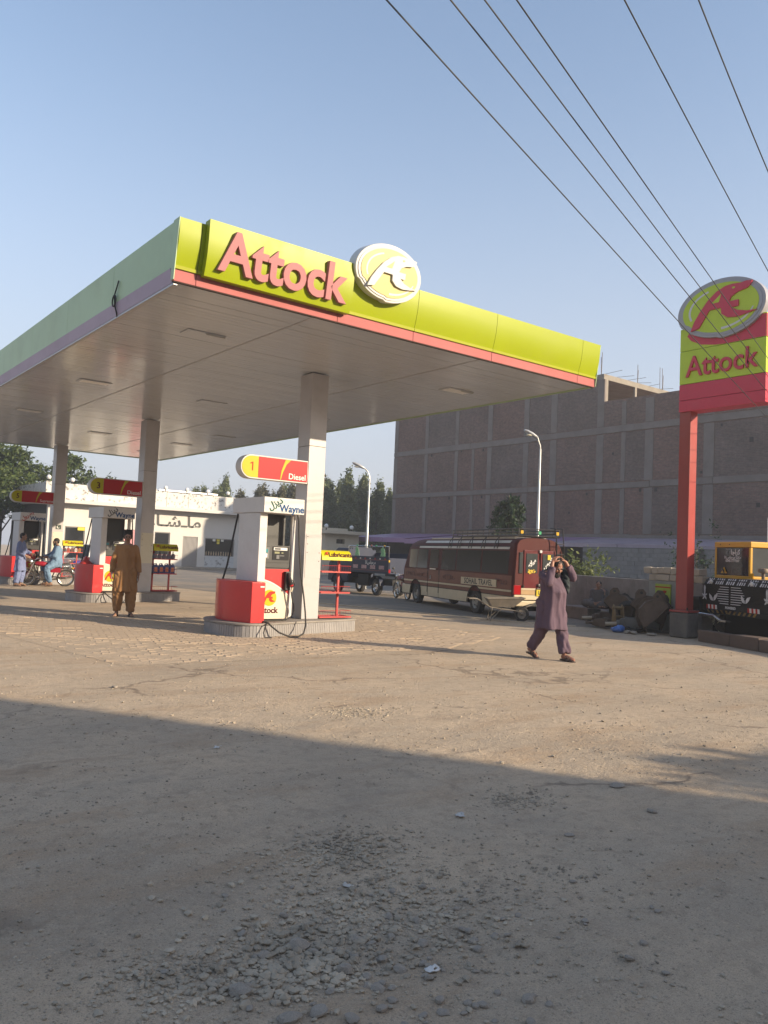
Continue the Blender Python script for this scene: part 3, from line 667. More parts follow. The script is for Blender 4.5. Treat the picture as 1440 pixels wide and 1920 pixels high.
def blade(k):
    oy = k*DY; t = thing('blade_sign', blade_names[k], 'sign', (3.4,3.2+oy,2.80), group='column blade signs')
    r = .215; x0, x1, zc, y0 = 2.92, 4.12, 3.005, 3.085+oy
    def pl(rr, xe): return [(xe,zc-rr),(xe,zc+rr)]+[(x0+rr*math.cos(a),zc+rr*math.sin(a)) for a in np.linspace(PI/2,1.5*PI,14)]
    F = Matrix(((1,0,0,0),(0,0,1,0),(0,1,0,0),(0,0,0,1)))
    case = wb(MB().prism(pl(r,x1), y0, y0+.21, F), 'case', M['white'], t, bev=.006)
    wb(MB().prism([(3.06,zc-r+.022),(x1-.02,zc-r+.022),(x1-.02,zc+r-.022),(3.06,zc+r-.022)], y0-.006, y0-.0005, F), 'red_face', M['bladered'], t)
    rr = r-.022
    wb(MB().prism([(3.055,zc+rr)]+[(x0+rr*math.cos(a),zc+rr*math.sin(a)) for a in np.linspace(PI/2,1.5*PI,14)]+[(3.055,zc-rr)], y0-.006, y0-.0005, F), 'number_face', M['bladeyel'], t)
    A = [(3.73,zc+rr-.004),(3.64,zc+.10),(3.57,zc-.05),(3.53,zc-rr+.004),(3.515,zc-rr+.004),(3.54,zc-.02),(3.58,zc+.09),(3.62,zc+rr-.004)]
    wb(MB().prism(A, y0-.009, y0-.0065, F), 'yellow_slash', M['bladeyel'], t)
    if k: wt('135'[k], t, (2.93,y0-.0075,zc), FACE_NY, .225, M['textdark'], ext=.0015, bold=.004)
    else: wb(MB().prism([(2.925,zc-.075),(2.95,zc-.075),(2.95,zc+.085),(2.93,zc+.085),(2.885,zc+.06),(2.89,zc+.042),(2.925,zc+.055)], y0-.009, y0-.0065, F), 'number', M['orange'], t)
    wt('Supreme' if k == 2 else 'Diesel', t, (3.88,y0-.0075,zc-.115), FACE_NY, .15 if k < 2 else .125, M['textwhite'], ext=.0015, bold=.0015)
    wb(MB().box(x1+.0005,y0-.012,zc-r-.012,x1+.02,y0+.215,zc+r+.012), 'end_plate', M['white'], t)
    return t
rack_names = ['empty red wire rack with yellow Lubricants header on the nearest island', 'red wire rack with yellow Lubricants header holding blue oil cans', 'red rack with yellow Lubricants header on the farthest island behind the motorcycle rider']
def rack(k):
    oy = k*DY; t = thing('lubricant_rack', rack_names[k], 'display rack', (5.0,3.3+oy,.247), group='lubricant racks')
    x0, x1, y0, y1 = 4.56, 5.24, 3.12+oy, 3.48+oy
    wb(MB().box(5.10,3.36+oy,.25,5.14,3.40+oy,1.45), 'post', M['redflat'], t)
    wb(MB().box(4.62,3.36+oy,.25,4.66,3.40+oy,1.45), 'post', M['redflat'], t)
    n = 7; arc = [(y0-.02+.16*(1-math.cos(a)),1.37+.19*math.sin(a)) for a in np.linspace(0,PI/2,n)]
    hd = wb(MB().prism(arc+[(y1-.06,1.56),(y1-.06,1.37)], x0-.02, x1, YZ), 'header', M['yellow'], t, smooth=30)
    wt('Lubricants', hd, (4.97,y0+.0005,1.475), (PI/2-.42,0,0), .13, M['textdark'], ext=.002, bold=.003)
    e = MB(); emblem(e, 0, 0, .11, .09, -.001, .003, T(4.65,y0-.002,1.49) @ RX(PI/2-.42)); wb(e, 'emblem', M['orange'], hd)
    for z in (1.13, .73, .265):
        e = .03 if z < .5 else 0
        sh = MB().box(x0-e,y0-e,z,x1+e,y0-e+.018,z+.026).box(x0-e,y1-.022,z,x1+e,y1,z+.026).box(x0-e,y0-e+.0225,z,x0-e+.018,y1-.0225,z+.026).box(x1+e-.018,y0-e+.0225,z,x1+e,y1-.0225,z+.026).box(x0-e+.0225,y0-e+.0225,z+.010,x1+e-.0225,y1-.0225,z+.014)
        s = wb(sh, 'shelf', M['redflat'], t)
        wr = MB()
        for q in range(13):
            x = x0-e+.012+(x1-x0+2*e-.024)*q/12; wr.tube([(x,y0-e+.006,z+.03),(x,y0-e+.006,z+.135)], .0022, 4)
        wr.tube([(x0-e,y0-e+.006,z+.135),(x1+e,y0-e+.006,z+.135)], .0045, 4).tube([(x1+e-.006,y0-e,z+.135),(x1+e-.006,y1,z+.135)], .0045, 4).tube([(x1+e-.006,y1,z+.03),(x1+e-.006,y1,z+.135)], .0045, 4)
        wb(wr, 'wire_guard', M['redflat'], s)
    return t
for k in range(3):
    island(k); pump(k, k*DY); blade(k); rack(k)
pump(3, 18.3, 3.3)
# oil cans on the second rack, bottles on the second and third
CANB = mat('blue_can', (.018,.035,.16), .35, var=.08); CANL = mat('can_label', (.55,.16,.06), .4, var=.35, vs=30); CAPS = mat('grey_blue_cap', (.10,.11,.17), .4)
def oilcan(x, y, z, label):
    t = thing('oil_can', label, 'oil can', (x,y,z), group='blue oil cans on the second rack')
    b = MB().prism([(-.075,0),(.075,0),(.075,.20),(.045,.245),(-.02,.245),(-.075,.20)], -.06, .06, XZ)
    b.build('body', CANB, t, bev=.008); 
    MB().tube([(-.05,0,.225),(-.03,0,.27),(.03,0,.275),(.06,0,.23)], .011, 6).build('handle', CANB, t, 40)
    MB().lathe([(.018,.246),(.018,.28)], 8, T(.02,-.03,0)).build('cap', CAPS, t)
    MB().box(-.035,-.0635,.05,.045,-.0605,.17).build('label', CANL, t)
for q in range(4):
    oilcan(4.66+q*.16, 3.27+DY, .747, 'blue oil can, %s on the lower shelf of the second rack' % ['leftmost','second from left','third from left','rightmost'][q])
def bottle(x, y, z, label, mt, group):
    t = thing('oil_bottle', label, 'oil bottle', (x,y,z), group=group)
    MB().prism([(-.05,0),(.05,0),(.055,.10),(.03,.15),(-.02,.15),(-.055,.08)], -.035, .035, XZ).build('body', mt, t, bev=.006)
    MB().lathe([(.015,.15),(.013,.19),(.016,.192),(.016,.21)], 8, T(-.0,0,0)).build('cap', CAPS, t)
for q in range(5):
    bottle(4.64+q*.13, 3.27+DY, 1.147, 'grey blue oil bottle, %s on the top shelf of the second rack' % ['leftmost','second from left','middle','second from right','rightmost'][q], CAPS, 'bottles on the second rack')
for q in range(5):
    bottle(4.64+q*.13, 3.27+2*DY, 1.147, ['dark','red','brown','white','amber'][q]+' oil bottle on the top shelf of the farthest rack', mat('bottle_%d' % q, [(.03,.03,.04),(.30,.05,.03),(.10,.05,.03),(.5,.5,.48),(.3,.14,.03)][q], .35), 'bottles on the farthest rack')

# ------------------------------------------------------------------ the tall roadside sign
tot = thing('totem_sign', 'tall red pole sign with oval emblem and Attock lettering beside the road', 'pole sign', (12.1,.2,0))
NX = Matrix(((0,0,-1,0),(-1,0,0,0),(0,1,0,0),(0,0,0,1)))
wb(MB().box(11.97,.02,.60,12.24,.29,4.98), 'pole', M['polered'], tot, bev=.008)
wb(MB().box(11.88,-.07,.555,12.33,.38,.60), 'flange', M['polered'], tot, bev=.006)
bl = MB()
for ix in (11.92,12.29):
    for iy in (-.03,.34): bl.lathe([(.018,.60),(.018,.66)], 6, T(ix,iy,0))
wb(bl, 'bolt', M['gap'], tot)
wb(MB().box(11.88,-.07,0,12.34,.39,.552), 'plinth', mat('dark_plinth', (.12,.11,.10), .9, var=.3, vs=4, bump=.5, bs=18, dirt=.4, dcol=(.2,.17,.14)), tot, bev=.05)
xa, xb, ya, yb = 11.93, 12.34, -1.66, .29
wb(MB().box(xa,ya,4.95,xb,yb,5.195), 'red_panel', M['signred'], tot, bev=.006)
wb(MB().box(xa,ya,5.203,xb,yb,5.552), 'red_panel', M['signred'], tot, bev=.006)
lp = wb(MB().box(xa,ya,5.56,xb,yb,6.292), 'lime_panel', M['signlime'], tot, bev=.006)
letters('Attock', lp, 1.64, .46, .04, M['signred'], T(xa-.018,-.69,5.925) @ NX, bold=.010)
wb(MB().box(xa,ya,6.30,xb,yb,6.80), 'upper_panel', M['signlime'], tot, bev=.006)
sw = [(-1.655,6.305),(-1.655,6.775),(-1.3,6.775)]+[(-.62+.92*math.cos(a)*1.0,7.05+.74*math.sin(a)) for a in np.linspace(PI*1.25,PI*1.25,1)]
arc = [(-.45-(.55)*math.sin(a)*0+.0,0) for a in ()]
sw = [(-(y),z) for y, z in [(-1.655,6.305),(-1.655,6.775),(.0,6.775),(.12,6.62),(.02,6.50),(-.22,6.38),(-.55,6.32),(-.75,6.305)]]
wb(MB().prism(sw, -xa+.001, -xa+.006, NX), 'red_swoosh', M['signred'], tot)
sidesw = MB().box(xa+.004,ya-.005,6.302,xb-.004,ya-.001,6.778); wb(sidesw, 'red_swoosh', M['signred'], tot)
badge(tot, T(xa+.10,-.68,7.07) @ NX, 1.0, .645, .18, M['signlime'], M['signred'], k=.8, ringmat=mat('sign_grey_ring', (.33,.32,.34), .35, var=.05))
# ------------------------------------------------------------------ unfinished brick building
def brick_mat(name, c1, c2, mort, scale, rough=.9, dirt=.5):
    m = bpy.data.materials.new(name); m.use_nodes = True; n = m.node_tree.nodes; l = m.node_tree.links; P = n['Principled BSDF']; P.inputs['Roughness'].default_value = rough
    P.inputs['Specular IOR Level'].default_value = .2
    tc = n.new('ShaderNodeTexCoord'); mp = n.new('ShaderNodeMapping'); mp.inputs['Rotation'].default_value = (R(90), R(0), R(90)); l.new(tc.outputs['Object'], mp.inputs[0])
    sp = n.new('ShaderNodeSeparateXYZ'); l.new(tc.outputs['Object'], sp.inputs[0]); ax = n.new('ShaderNodeMath'); ax.operation = 'ADD'; l.new(sp.outputs[0], ax.inputs[0]); l.new(sp.outputs[1], ax.inputs[1])
    cx = n.new('ShaderNodeCombineXYZ'); l.new(ax.outputs[0], cx.inputs[0]); l.new(sp.outputs[2], cx.inputs[1])
    b = n.new('ShaderNodeTexBrick'); b.inputs['Scale'].default_value = scale; b.inputs['Color1'].default_value = (*c1,1); b.inputs['Color2'].default_value = (*c2,1); b.inputs['Mortar'].default_value = (*mort,1)
    b.inputs['Brick Width'].default_value = .24; b.inputs['Row Height'].default_value = .085; b.inputs['Mortar Size'].default_value = .012; b.inputs['Bias'].default_value = -.1
    l.new(cx.outputs[0], b.inputs['Vector'])
    n1 = n.new('ShaderNodeTexNoise'); n1.inputs['Scale'].default_value = .55; n1.inputs['Detail'].default_value = 9; n1.inputs['Roughness'].default_value = .7; l.new(tc.outputs['Object'], n1.inputs['Vector'])
    mr = n.new('ShaderNodeMapRange'); mr.inputs['From Min'].default_value = .3; mr.inputs['From Max'].default_value = .7; mr.inputs['To Min'].default_value = .8; mr.inputs['To Max'].default_value = 1.2; l.new(n1.outputs['Fac'], mr.inputs['Value'])
    n4 = n.new('ShaderNodeTexNoise'); n4.inputs['Scale'].default_value = 6.0; n4.inputs['Detail'].default_value = 3; l.new(cx.outputs[0], n4.inputs['Vector'])
    m4 = n.new('ShaderNodeMapRange'); m4.inputs['From Min'].default_value = .3; m4.inputs['From Max'].default_value = .7; m4.inputs['To Min'].default_value = .84; m4.inputs['To Max'].default_value = 1.15; l.new(n4.outputs['Fac'], m4.inputs['Value'])
    mm = n.new('ShaderNodeMath'); mm.operation = 'MULTIPLY'; l.new(mr.outputs[0], mm.inputs[0]); l.new(m4.outputs[0], mm.inputs[1])
    s = n.new('ShaderNodeVectorMath'); s.operation = 'SCALE'; l.new(b.outputs['Color'], s.inputs[0]); l.new(mm.outputs[0], s.inputs['Scale']); l.new(s.outputs[0], P.inputs['Base Color'])
    bp = n.new('ShaderNodeBump'); bp.invert = True; bp.inputs['Strength'].default_value = .8; bp.inputs['Distance'].default_value = .02; l.new(b.outputs['Fac'], bp.inputs['Height']); l.new(bp.outputs[0], P.inputs['Normal'])
    return m
BR = brick_mat('dark_brickwork', (.225,.128,.098), (.165,.102,.082), (.185,.145,.12), 1.0)
FC = mat('raw_frame_concrete', (.185,.158,.143), .9, var=.22, vs=1.2, bump=.3, bs=12, dirt=.5, dcol=(.17,.135,.115), ds=.9, dmin=.42)
FCS = mat('new_slab_concrete', (.235,.21,.175), .85, var=.2, vs=2, dirt=.4, dcol=(.25,.21,.17))
bb = thing('brick_building', 'huge unfinished brick building with raw concrete frame behind the red minibus', 'building', (40, 15, 0))
XB = 35.0
random.seed(3)
wb(MB().box(XB,-24,0,66,20.1,11.15).box(XB,20.103,0,66,39.75,11.15).box(XB,20.45,11.153,XB+.3,39.75,12.5).box(XB+.303,25.5,11.153,66,39.7,12.5), 'brick_wall', BR, bb)
colY = [(39.55,.42),(35.9,.36),(32.6,.34),(30.9,.26),(29.3,.42),(26.0,.44),(23.7,.50),(20.15,.50),(18.5,.30),(16.8,.55),(13.2,.60),(8.8,.5),(4.6,.5),(.2,.5),(-4.2,.5)]
for y, wd in colY:
    top = 12.5 if y > 20 else 11.0
    if abs(y-30.9) < .1: top = 9.2
    for z0, z1 in ((3.32,5.93),(6.33,9.18),(9.62,top)):
        if z1 <= z0: continue
        wb(MB().box(XB-.05,y-wd/2,z0+.004,XB+.1,y+wd/2,z1-.004), 'concrete_column', FC, bb, bev=.02)
for z0, z1 in ((2.95,3.32),(5.93,6.33),(9.18,9.62)):
    yy = -24
    while yy < 39.7:
        y1 = min(39.76, yy+random.uniform(3.2,6)); o = random.uniform(.055,.085)
        wb(MB().box(XB-o,yy+.003,z0+random.uniform(0,.06),XB+.1,y1-.003,z1-random.uniform(0,.05)), 'concrete_beam', FC, bb, bev=.015); yy = y1
BRV = [brick_mat('brick_infill_%s' % nm, c1, c2, mo, 1.0) for nm, c1, c2, mo in (('brown',(.190,.118,.098),(.135,.09,.078),(.17,.14,.122)),('grey',(.165,.116,.102),(.125,.094,.084),(.165,.14,.125)),('reddish',(.205,.118,.096),(.15,.09,.076),(.165,.13,.112)))]
cs = sorted([q for q in colY if abs(q[0]-30.9) > .1], key=lambda q: q[0])
for (ya,wa),(yb,wb_) in zip(cs[:-1], cs[1:]):
    for z0, z1 in ((3.33,5.92),(6.34,9.17),(9.63,12.44 if yb > 20.2 and ya > 20 else 11.1)):
        o = random.uniform(.004,.030)
        wb(MB().box(XB-o,ya+wa/2+.004,z0,XB+.05,yb-wb_/2-.004,z1), 'brick_panel', random.choice(BRV), bb)
hol = MB(); hol2 = MB()
for y, z in ((35.4,5.85),(32.1,9.1),(29.9,9.05),(29.9,5.8),(33.2,5.82),(35.3,9.05),(17.3,5.8),(16.3,5.8),(21,5.7),(13.9,7.7),(13.6,6.6),(19.2,8.0),(12.5,9.0),(10.9,8.1),(10.5,4.8),(22.3,4.6)):
    s = random.uniform(.08,.16); hol.cbox((XB-.032,y,z),(.012,s*1.3,s*1.6))
wb(hol, 'putlog_hole', M['gap'], bb, kind='stuff')
# the open top storey over the taller half: slab on posts, dark inside
wb(MB().box(XB-.02,20.0,12.503,42.2,39.8,12.83), 'roof_slab', FCS, bb, bev=.02)
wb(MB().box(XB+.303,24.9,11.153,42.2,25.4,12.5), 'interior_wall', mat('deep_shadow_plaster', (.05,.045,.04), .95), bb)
for x, wx in ((35.06,.30),(38.0,.18),(41.1,.3)): wb(MB().box(x,19.96,11.16,x+wx,20.09,12.50), 'roof_post', FCS, bb)
rb_ = MB(); random.seed(5)
for x, y, n in ((35.3,20.4,2),(38.6,20.3,2),(41.0,20.2,3)):
    z0 = 12.8 if y > 20 else 11.1
    for q in range(n): xx = x+random.uniform(-.2,.2); yy = y+random.uniform(-.15,.15); rb_.tube([(xx,yy,z0),(xx+random.uniform(-.05,.05),yy,z0+random.uniform(.9,1.5))], .018, 5)
for q in range(6):
    x = 35.2+q*1.1; rb_.tube([(x,20.2,12.84+random.uniform(0,.05)),(x+random.uniform(.2,.7),19.6-random.uniform(0,.5),12.86+random.uniform(-.05,.16))], .012, 4)
wb(rb_, 'rebar', mat('rusty_rebar', (.13,.10,.085), .8), bb, kind='stuff')
wb(MB().box(35.15,21.2,12.83,35.5,21.6,13.9), 'stub_column', FCS, bb)
PUR = mat('purple_roof_sheet', (.30,.17,.30), .5, var=.15, vs=2, dirt=.35, dcol=(.26,.21,.22), ds=2)
aw = thing('shed_row', 'long low shed with faded purple tin roof along the brick building', 'shed', (32, 15, 0))
yy = -9.0
while yy < 38.6:
    y1 = yy+2.4; o = random.uniform(-.02,.02); zz = 2.50+.006*(yy-7)+.05*(yy > 30)
    ft = MB()
    ft.hexa([(29.9+o,yy+.004,zz),(34.9,yy+.004,zz+.5),(34.9,y1-.004,zz+.5),(29.9+o,y1-.004,zz+.006),(29.9+o,yy+.004,zz+.03),(34.9,yy+.004,zz+.53),(34.9,y1-.004,zz+.53),(29.9+o,y1-.004,zz+.036)])
    ft.box(29.87+o,yy+.006,zz-.16-(.10 if yy > 20 else 0),29.895+o,y1-.006,zz+.05)
    wb(ft, 'roof_sheet', PUR if yy > 19 else mat('pale_roof_sheet', (.34,.27,.32), .5, var=.15, vs=2, dirt=.4, dcol=(.3,.26,.25)), aw); yy = y1
wb(MB().box(33.2,-9,0,33.4,38,2.6), 'back_wall', mat('shade_dark_wall', (.045,.04,.038), .9, var=.3), aw)  # near-black colour stands in for the shade under the tin roof
for q in range(9): wb(MB().box(30.1,-7+q*5.3,0,30.22,-6.88+q*5.3,2.46), 'shed_post', mat('dark_post', (.06,.05,.045), .8), aw)
BLK = mat('cement_block', (.20,.19,.185), .92, var=.25, vs=1.5, bump=.3, bs=30)
bw = thing('block_wall', 'grey cement block wall under the tin roof behind the tall sign', 'wall', (29.3, 11, 0))
wb(MB().box(29.24,1.0,0,29.40,16.6,2.40), 'mortar_core', mat('grey_mortar', (.13,.122,.115), .95, var=.2), bw)
bms = [MB().cbox((0,0,0),(.05,.40,.195)).mesh('block', BLK) for _ in range(3)]
for r_ in range(7):
    for c_ in range(25):
        y = 6.9+c_*.412+(r_ % 2)*.2
        if y > 16.4 or (9.9 < y < 10.15): continue
        o = link('block', bms[(r_+c_) % 3], bw, loc=(29.225+random.gauss(0,.004)-29.3, y-11, 1.03+r_*.205), rot=(0,0,random.gauss(0,.01)))
wb(MB().box(29.14,9.9,.0,29.235,10.12,2.40), 'pier', mat('dark_post', (.06,.05,.045)), bw)
wb(MB().box(29.18,13.6,.55,29.26,15.0,.95), 'vent_opening', M['gap'], bw)

# ------------------------------------------------------------------ the white shop
PEEL = mat('peeling_whitewash', (.58,.56,.53), .8, var=.04, vs=1.0, dirt=.85, dcol=(.14,.125,.11), ds=4.5, dmin=.555, dr=.03)
WALLW = mat('whitewash', (.55,.525,.495), .8, var=.05, vs=.6, dirt=.30, dcol=(.40,.36,.31), ds=1.3, dmin=.55)
BLUEW = mat('whitewash_base_stained', (.50,.51,.52), .8, var=.06, dirt=.75, dcol=(.17,.16,.155), ds=4.0, dmin=.55, dr=.03)
sh = thing('shop_building', 'long low white shop with peeling parapet and black urdu writing behind the pumps', 'shop', (17, 47, 0))
def wallx(x0, x1, z0, z1, mt=WALLW, name='wall', y0=43.0, y1=43.3): return wb(MB().box(x0,y0,z0,x1,y1,z1), name, mt, sh)
ops = [(11.3,12.55,1.2,2.5),(13.4,14.3,1.2,2.5),(15.1,15.95,.16,2.5),(17.2,18.3,.9,2.45),(19.25,20.35,.16,2.24),(20.92,23.2,.95,2.2)]
x = 10.2
for a, b, z0, z1 in ops:
    wallx(x, a-.002, .16, 3.93); wallx(a, b, z1+.002, 3.93)
    if z0 > .2: wallx(a, b, .16, z0-.002, BLUEW if a > 20 else WALLW)
    x = b+.002
wallx(x, 23.5, .16, 3.93)
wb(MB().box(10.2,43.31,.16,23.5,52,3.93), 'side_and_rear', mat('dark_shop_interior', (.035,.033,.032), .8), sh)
wb(MB().box(23.2,43.305,.16,23.505,52.005,3.93), 'end_wall', WALLW, sh)
wb(MB().box(9.9,42.2,3.935,23.85,52.1,4.15), 'cornice_slab', WALLW, sh, bev=.02)
x = 10.55
for b in (13.2,17.9,19.5,23.1):
    wb(MB().box(x,42.95,4.155,b-.012,43.15,5.22+random.uniform(-.02,.02)), 'parapet_panel', PEEL, sh, bev=.02); x = b
wb(MB().box(9.95,42.8,4.155,10.5,43.3,5.25), 'corner_pillar', PEEL, sh)
wb(MB().box(9.95,43.31,4.155,10.2,52,5.2).box(22.9,43.16,4.155,23.1,52,5.2), 'parapet_side', PEEL, sh)
wb(MB().box(9.7,41.6,0,24.0,43.8,.155), 'plinth', mat('plinth_stone', (.25,.22,.18), .9, var=.3, vs=3, dirt=.4, dcol=(.13,.11,.1)), sh, bev=.02)
for k, (a, b, z0, z1) in enumerate(ops):
    if k in (2,): 
        wb(MB().box(a,43.05,z0,b,43.10,z1), 'door', mat('pink_door', (.50,.22,.24), .6), sh); continue
    if k == 4:
        d = wb(MB().box(a,43.08,z0,b,43.12,z1), 'door', mat('grey_shutter', (.30,.28,.27), .6, var=.1), sh)
        s = MB()
        for q in range(12): s.box(a+.03+q*.09,43.05,z0+.02,a+.075+q*.09,43.078,z1-.02)
        wb(s, 'shutter_rib', mat('grey_shutter', (.3,.28,.27)), d); continue
    f = wb(MB().box(a,43.06,z0,a+.06,43.14,z1).box(b-.06,43.06,z0,b,43.14,z1).box(a+.061,43.06,z1-.06,b-.061,43.14,z1).box(a+.061,43.06,z0,b-.061,43.14,z0+.05), 'window', mat('window_frame_grey', (.20,.19,.18), .6), sh)
    wb(MB().box(a+.062,43.10,z0+.052,b-.062,43.112,z1-.062), 'pane', M['glassdark'], f)
for q, c in enumerate(((.6,.58,.52),(.62,.5,.03),(.6,.58,.5))):
    wb(MB().box(21.5+q*.32,43.03,2.0,21.72+q*.32,43.055,2.16), 'window_notice', mat('notice_%d' % q, c, .6), sh)
wb(MB().box(21.83,43.03,1.82,22.03,43.055,1.96), 'window_notice', mat('notice_1', (.62,.5,.03)), sh)
wb(MB().box(12.1,43.02,2.28,12.6,43.05,2.48), 'window_notice', mat('notice_1', (.62,.5,.03)), sh)
ij = MB(); random.seed(8)
for q in range(11): x = 21.05+q*.19; ij.lathe([(.04,0),(.045,random.uniform(.12,.25)),(.02,.28)], 8, T(x,43.03,1.0))
wb(ij, 'shelf_goods', mat('assorted_goods', (.40,.30,.20), .5, var=.4, vs=8), sh)
wt('\ufe80\ufe8e\u0640\ufeb7\u0640\ufe8e\ufee3', sh, (18.6,42.985,3.20), FACE_NY, 1.05, M['textblack'], ext=.006, bold=.022, squash=1.32)
wt('\ufe8e\ufee3', sh, (16.6,42.985,3.20), FACE_NY, 1.0, M['textblack'], ext=.006, bold=.02, squash=1.2)
GLOBE = mat('white_glass_globe', (.70,.69,.67), .2, var=.02, spec=.6)
def globe(x, y, z, label):
    t = thing('globe_lamp', label, 'globe lamp', (x,y,z), group='white globe lamps along the roof edges')
    MB().lathe([(.06,0),(.05,.03),(.035,.06),(.05,.12),(.07,.14)], 10).build('lamp_stem', M['gap'], t)
    MB().sph((0,0,.27),.145,16,10).build('globe', GLOBE, t, 60)
gl = ['leftmost white globe lamp on the shop roof, on the corner pillar','white globe lamp right of the farthest column on the shop parapet','white globe lamp on the shop parapet beside the dish','white globe lamp on the shop parapet left of the solar panel','white globe lamp on the shop parapet before the middle of the solar panel','white globe lamp on the shop parapet just right of the solar panel','rightmost white globe lamp on the shop parapet, above the nearest dispenser']
for (x, z), lb in zip(((10.15,5.25),(11.6,5.2),(17.81,5.22),(19.36,5.22),(20.93,5.22),(22.5,5.22),(24.0,4.15)), gl): globe(x, 43.05, z, lb)
sp_ = thing('solar_panel', 'dark tilted solar panel rack on the shop roof', 'solar panel', (20.6, 46.5, 4.15))
pmx = T(0,0,1.15) @ RX(-.20)
for q in range(3):
    MB().box(-2.2+q*1.48,-1.0,-.02,-.76+q*1.48,1.0,.02,pmx).build('panel', mat('solar_glass', (.012,.016,.03), .12, spec=.7), sp_)
MB().box(-2.25,-1.03,-.05,2.28,-1.005,.03,pmx).box(2.245,-1.0,-.05,2.28,1.03,.03,pmx).build('frame', M['steel'], sp_)
fr = MB()
for x in (-1.8,0,1.8): fr.tube([(x,-.8,0),(x,-.8,1.0)], .03, 6).tube([(x,.8,0),(x,.8,1.3)], .03, 6)
fr.build('support_leg', M['steel'], sp_)
ds_ = thing('satellite_dish', 'pale satellite dish on the shop roof beside the middle column', 'dish', (17.0, 44.2, 4.16))
MB().lathe([(.02,0),(.25,.05),(.45,.16),(.6,.30),(.58,.30),(.43,.18),(.24,.075),(.02,.03)], 20, T(0,0,.95) @ RX(PI/2-.5) @ RZ(0)).build('dish', M['cream'], ds_, 40)
MB().tube([(0,0,0),(0,0,1.0)], .03, 8).tube([(0,0,.95),(0,-.5,1.3)], .012, 6).build('mast', M['steel'], ds_)
# small cream kiosk
ki = thing('kiosk_building', 'small cream flat roofed hut behind the blue truck', 'hut', (28, 37.5, 0))
wb(MB().box(26.55,36.3,0,27.5,39.5,2.85).box(27.503,36.3,0,28.2,39.5,2.2).box(27.503,36.3,2.52,28.2,39.5,2.85).box(28.203,36.3,0,29.4,39.5,2.85).box(27.503,36.6,2.2,28.2,39.4,2.52), 'wall', mat('cream_plaster', (.52,.46,.36), .85, var=.06, dirt=.3, dcol=(.36,.31,.25)), ki)
wb(MB().box(27.56,36.5,2.205,28.14,36.59,2.515), 'window', M['gap'], ki)
wb(MB().box(26.15,35.7,2.853,29.75,39.9,3.08), 'roof_slab', mat('cream_plaster', (.5,.45,.36)), ki, bev=.02)
wb(MB().box(26.5,37.0,3.083,28.9,39.0,3.28), 'roof_step', mat('cream_plaster', (.5,.45,.36)), ki)
globe(26.35, 35.9, 3.08, 'white globe lamp on the left of the cream hut roof'); globe(28.45, 35.9, 3.08, 'white globe lamp on the right of the cream hut roof')

# ------------------------------------------------------------------ boundary wall with rough stones on top, ledge
lw = thing('boundary_wall', 'low dirty concrete boundary wall behind the pile of excavator parts', 'wall', (13.0, 1.0, 0), rz=0)
WC = mat('dirty_concrete_wall', (.225,.20,.185), .9, var=.25, vs=1.3, bump=.35, bs=14, dirt=.65, dcol=(.085,.075,.07), ds=1.0)
WL = mat('pale_concrete_wall', (.255,.25,.225), .9, var=.18, vs=1.3, bump=.3, bs=14, dirt=.5, dcol=(.13,.12,.10), ds=1.4)
pts = [(16.2,-1.35),(12.80,.15),(12.95,.55),(13.55,2.05),(14.75,4.9),(17.0,8.9),(18.4,11.0)]
wang = []
for i, (a, b) in enumerate(zip(pts[:-1], pts[1:])):
    a = Vector(a); b = Vector(b); d = (b-a).normalized(); n_ = Vector((d.y,-d.x))   # away from the road
    p = [a+d*.004, b-d*.004, b-d*.004+n_*.2, a+d*.004+n_*.2]; h = 1.18
    wb(MB().prism([tuple(q) for q in p], 0, h), 'wall_panel', WL if i == 2 else WC, lw, bev=.015)
    wang.append((a, b, d, n_))
ST = mat('rough_cut_stone', (.42,.35,.27), .95, var=.25, vs=3, bump=.8, bs=14, dirt=.4, dcol=(.2,.16,.125), ds=3)
random.seed(21)
def stones(a, d, n_, s0, s1, rows, z, par):
    for r_ in range(rows):
        s = s0+(r_ % 2)*.1; 
        while s < s1:
            Ls = random.uniform(.22,.34); hs = (.16,.17)[r_ % 2]; c = a+d*(s+Ls/2)+n_*.1
            b = MB(); b.cbox((0,0,0),(Ls-.018,.2,hs-.012))
            b.v = [(p[0]+random.uniform(-.012,.012),p[1]+random.uniform(-.015,.015),p[2]+random.uniform(-.01,.01)) for p in b.v]
            b.build('stone_block', ST, par, bev=.018, loc=(c.x-par.location.x, c.y-par.location.y, z+.078+r_*.165), rot=(random.gauss(0,.02),random.gauss(0,.02),math.atan2(d.y,d.x))); s += Ls
a, b, d, n_ = wang[2]; stones(a, d, n_, .02, 1.6, 2, 1.185, lw)
a, b, d, n_ = wang[1]; stones(a, d, n_, .0, .30, 2, 1.185, lw)
# painted station panel on the wall
a, b, d, n_ = wang[2]; c = a+d*.98; ang = math.atan2(d.y, d.x)
gp = thing('painted_panel', 'lime green panel with red line and emblem on the low wall', 'sign', (c.x-n_.x*.02, c.y-n_.y*.02, .55), rz=ang+PI)
MB().box(-.30,-.012,0,.30,.012,.56).build('lime_sheet', mat('dull_lime', (.30,.40,.03), .5, dirt=.2), gp)
MB().box(-.299,-.016,.47,.299,-.0125,.50).build('red_line', M['orange'], gp)
e = MB(); emblem(e, 0, .25, .36, .34, .0125, .02, XZ); e.build('emblem', M['orange'], gp)
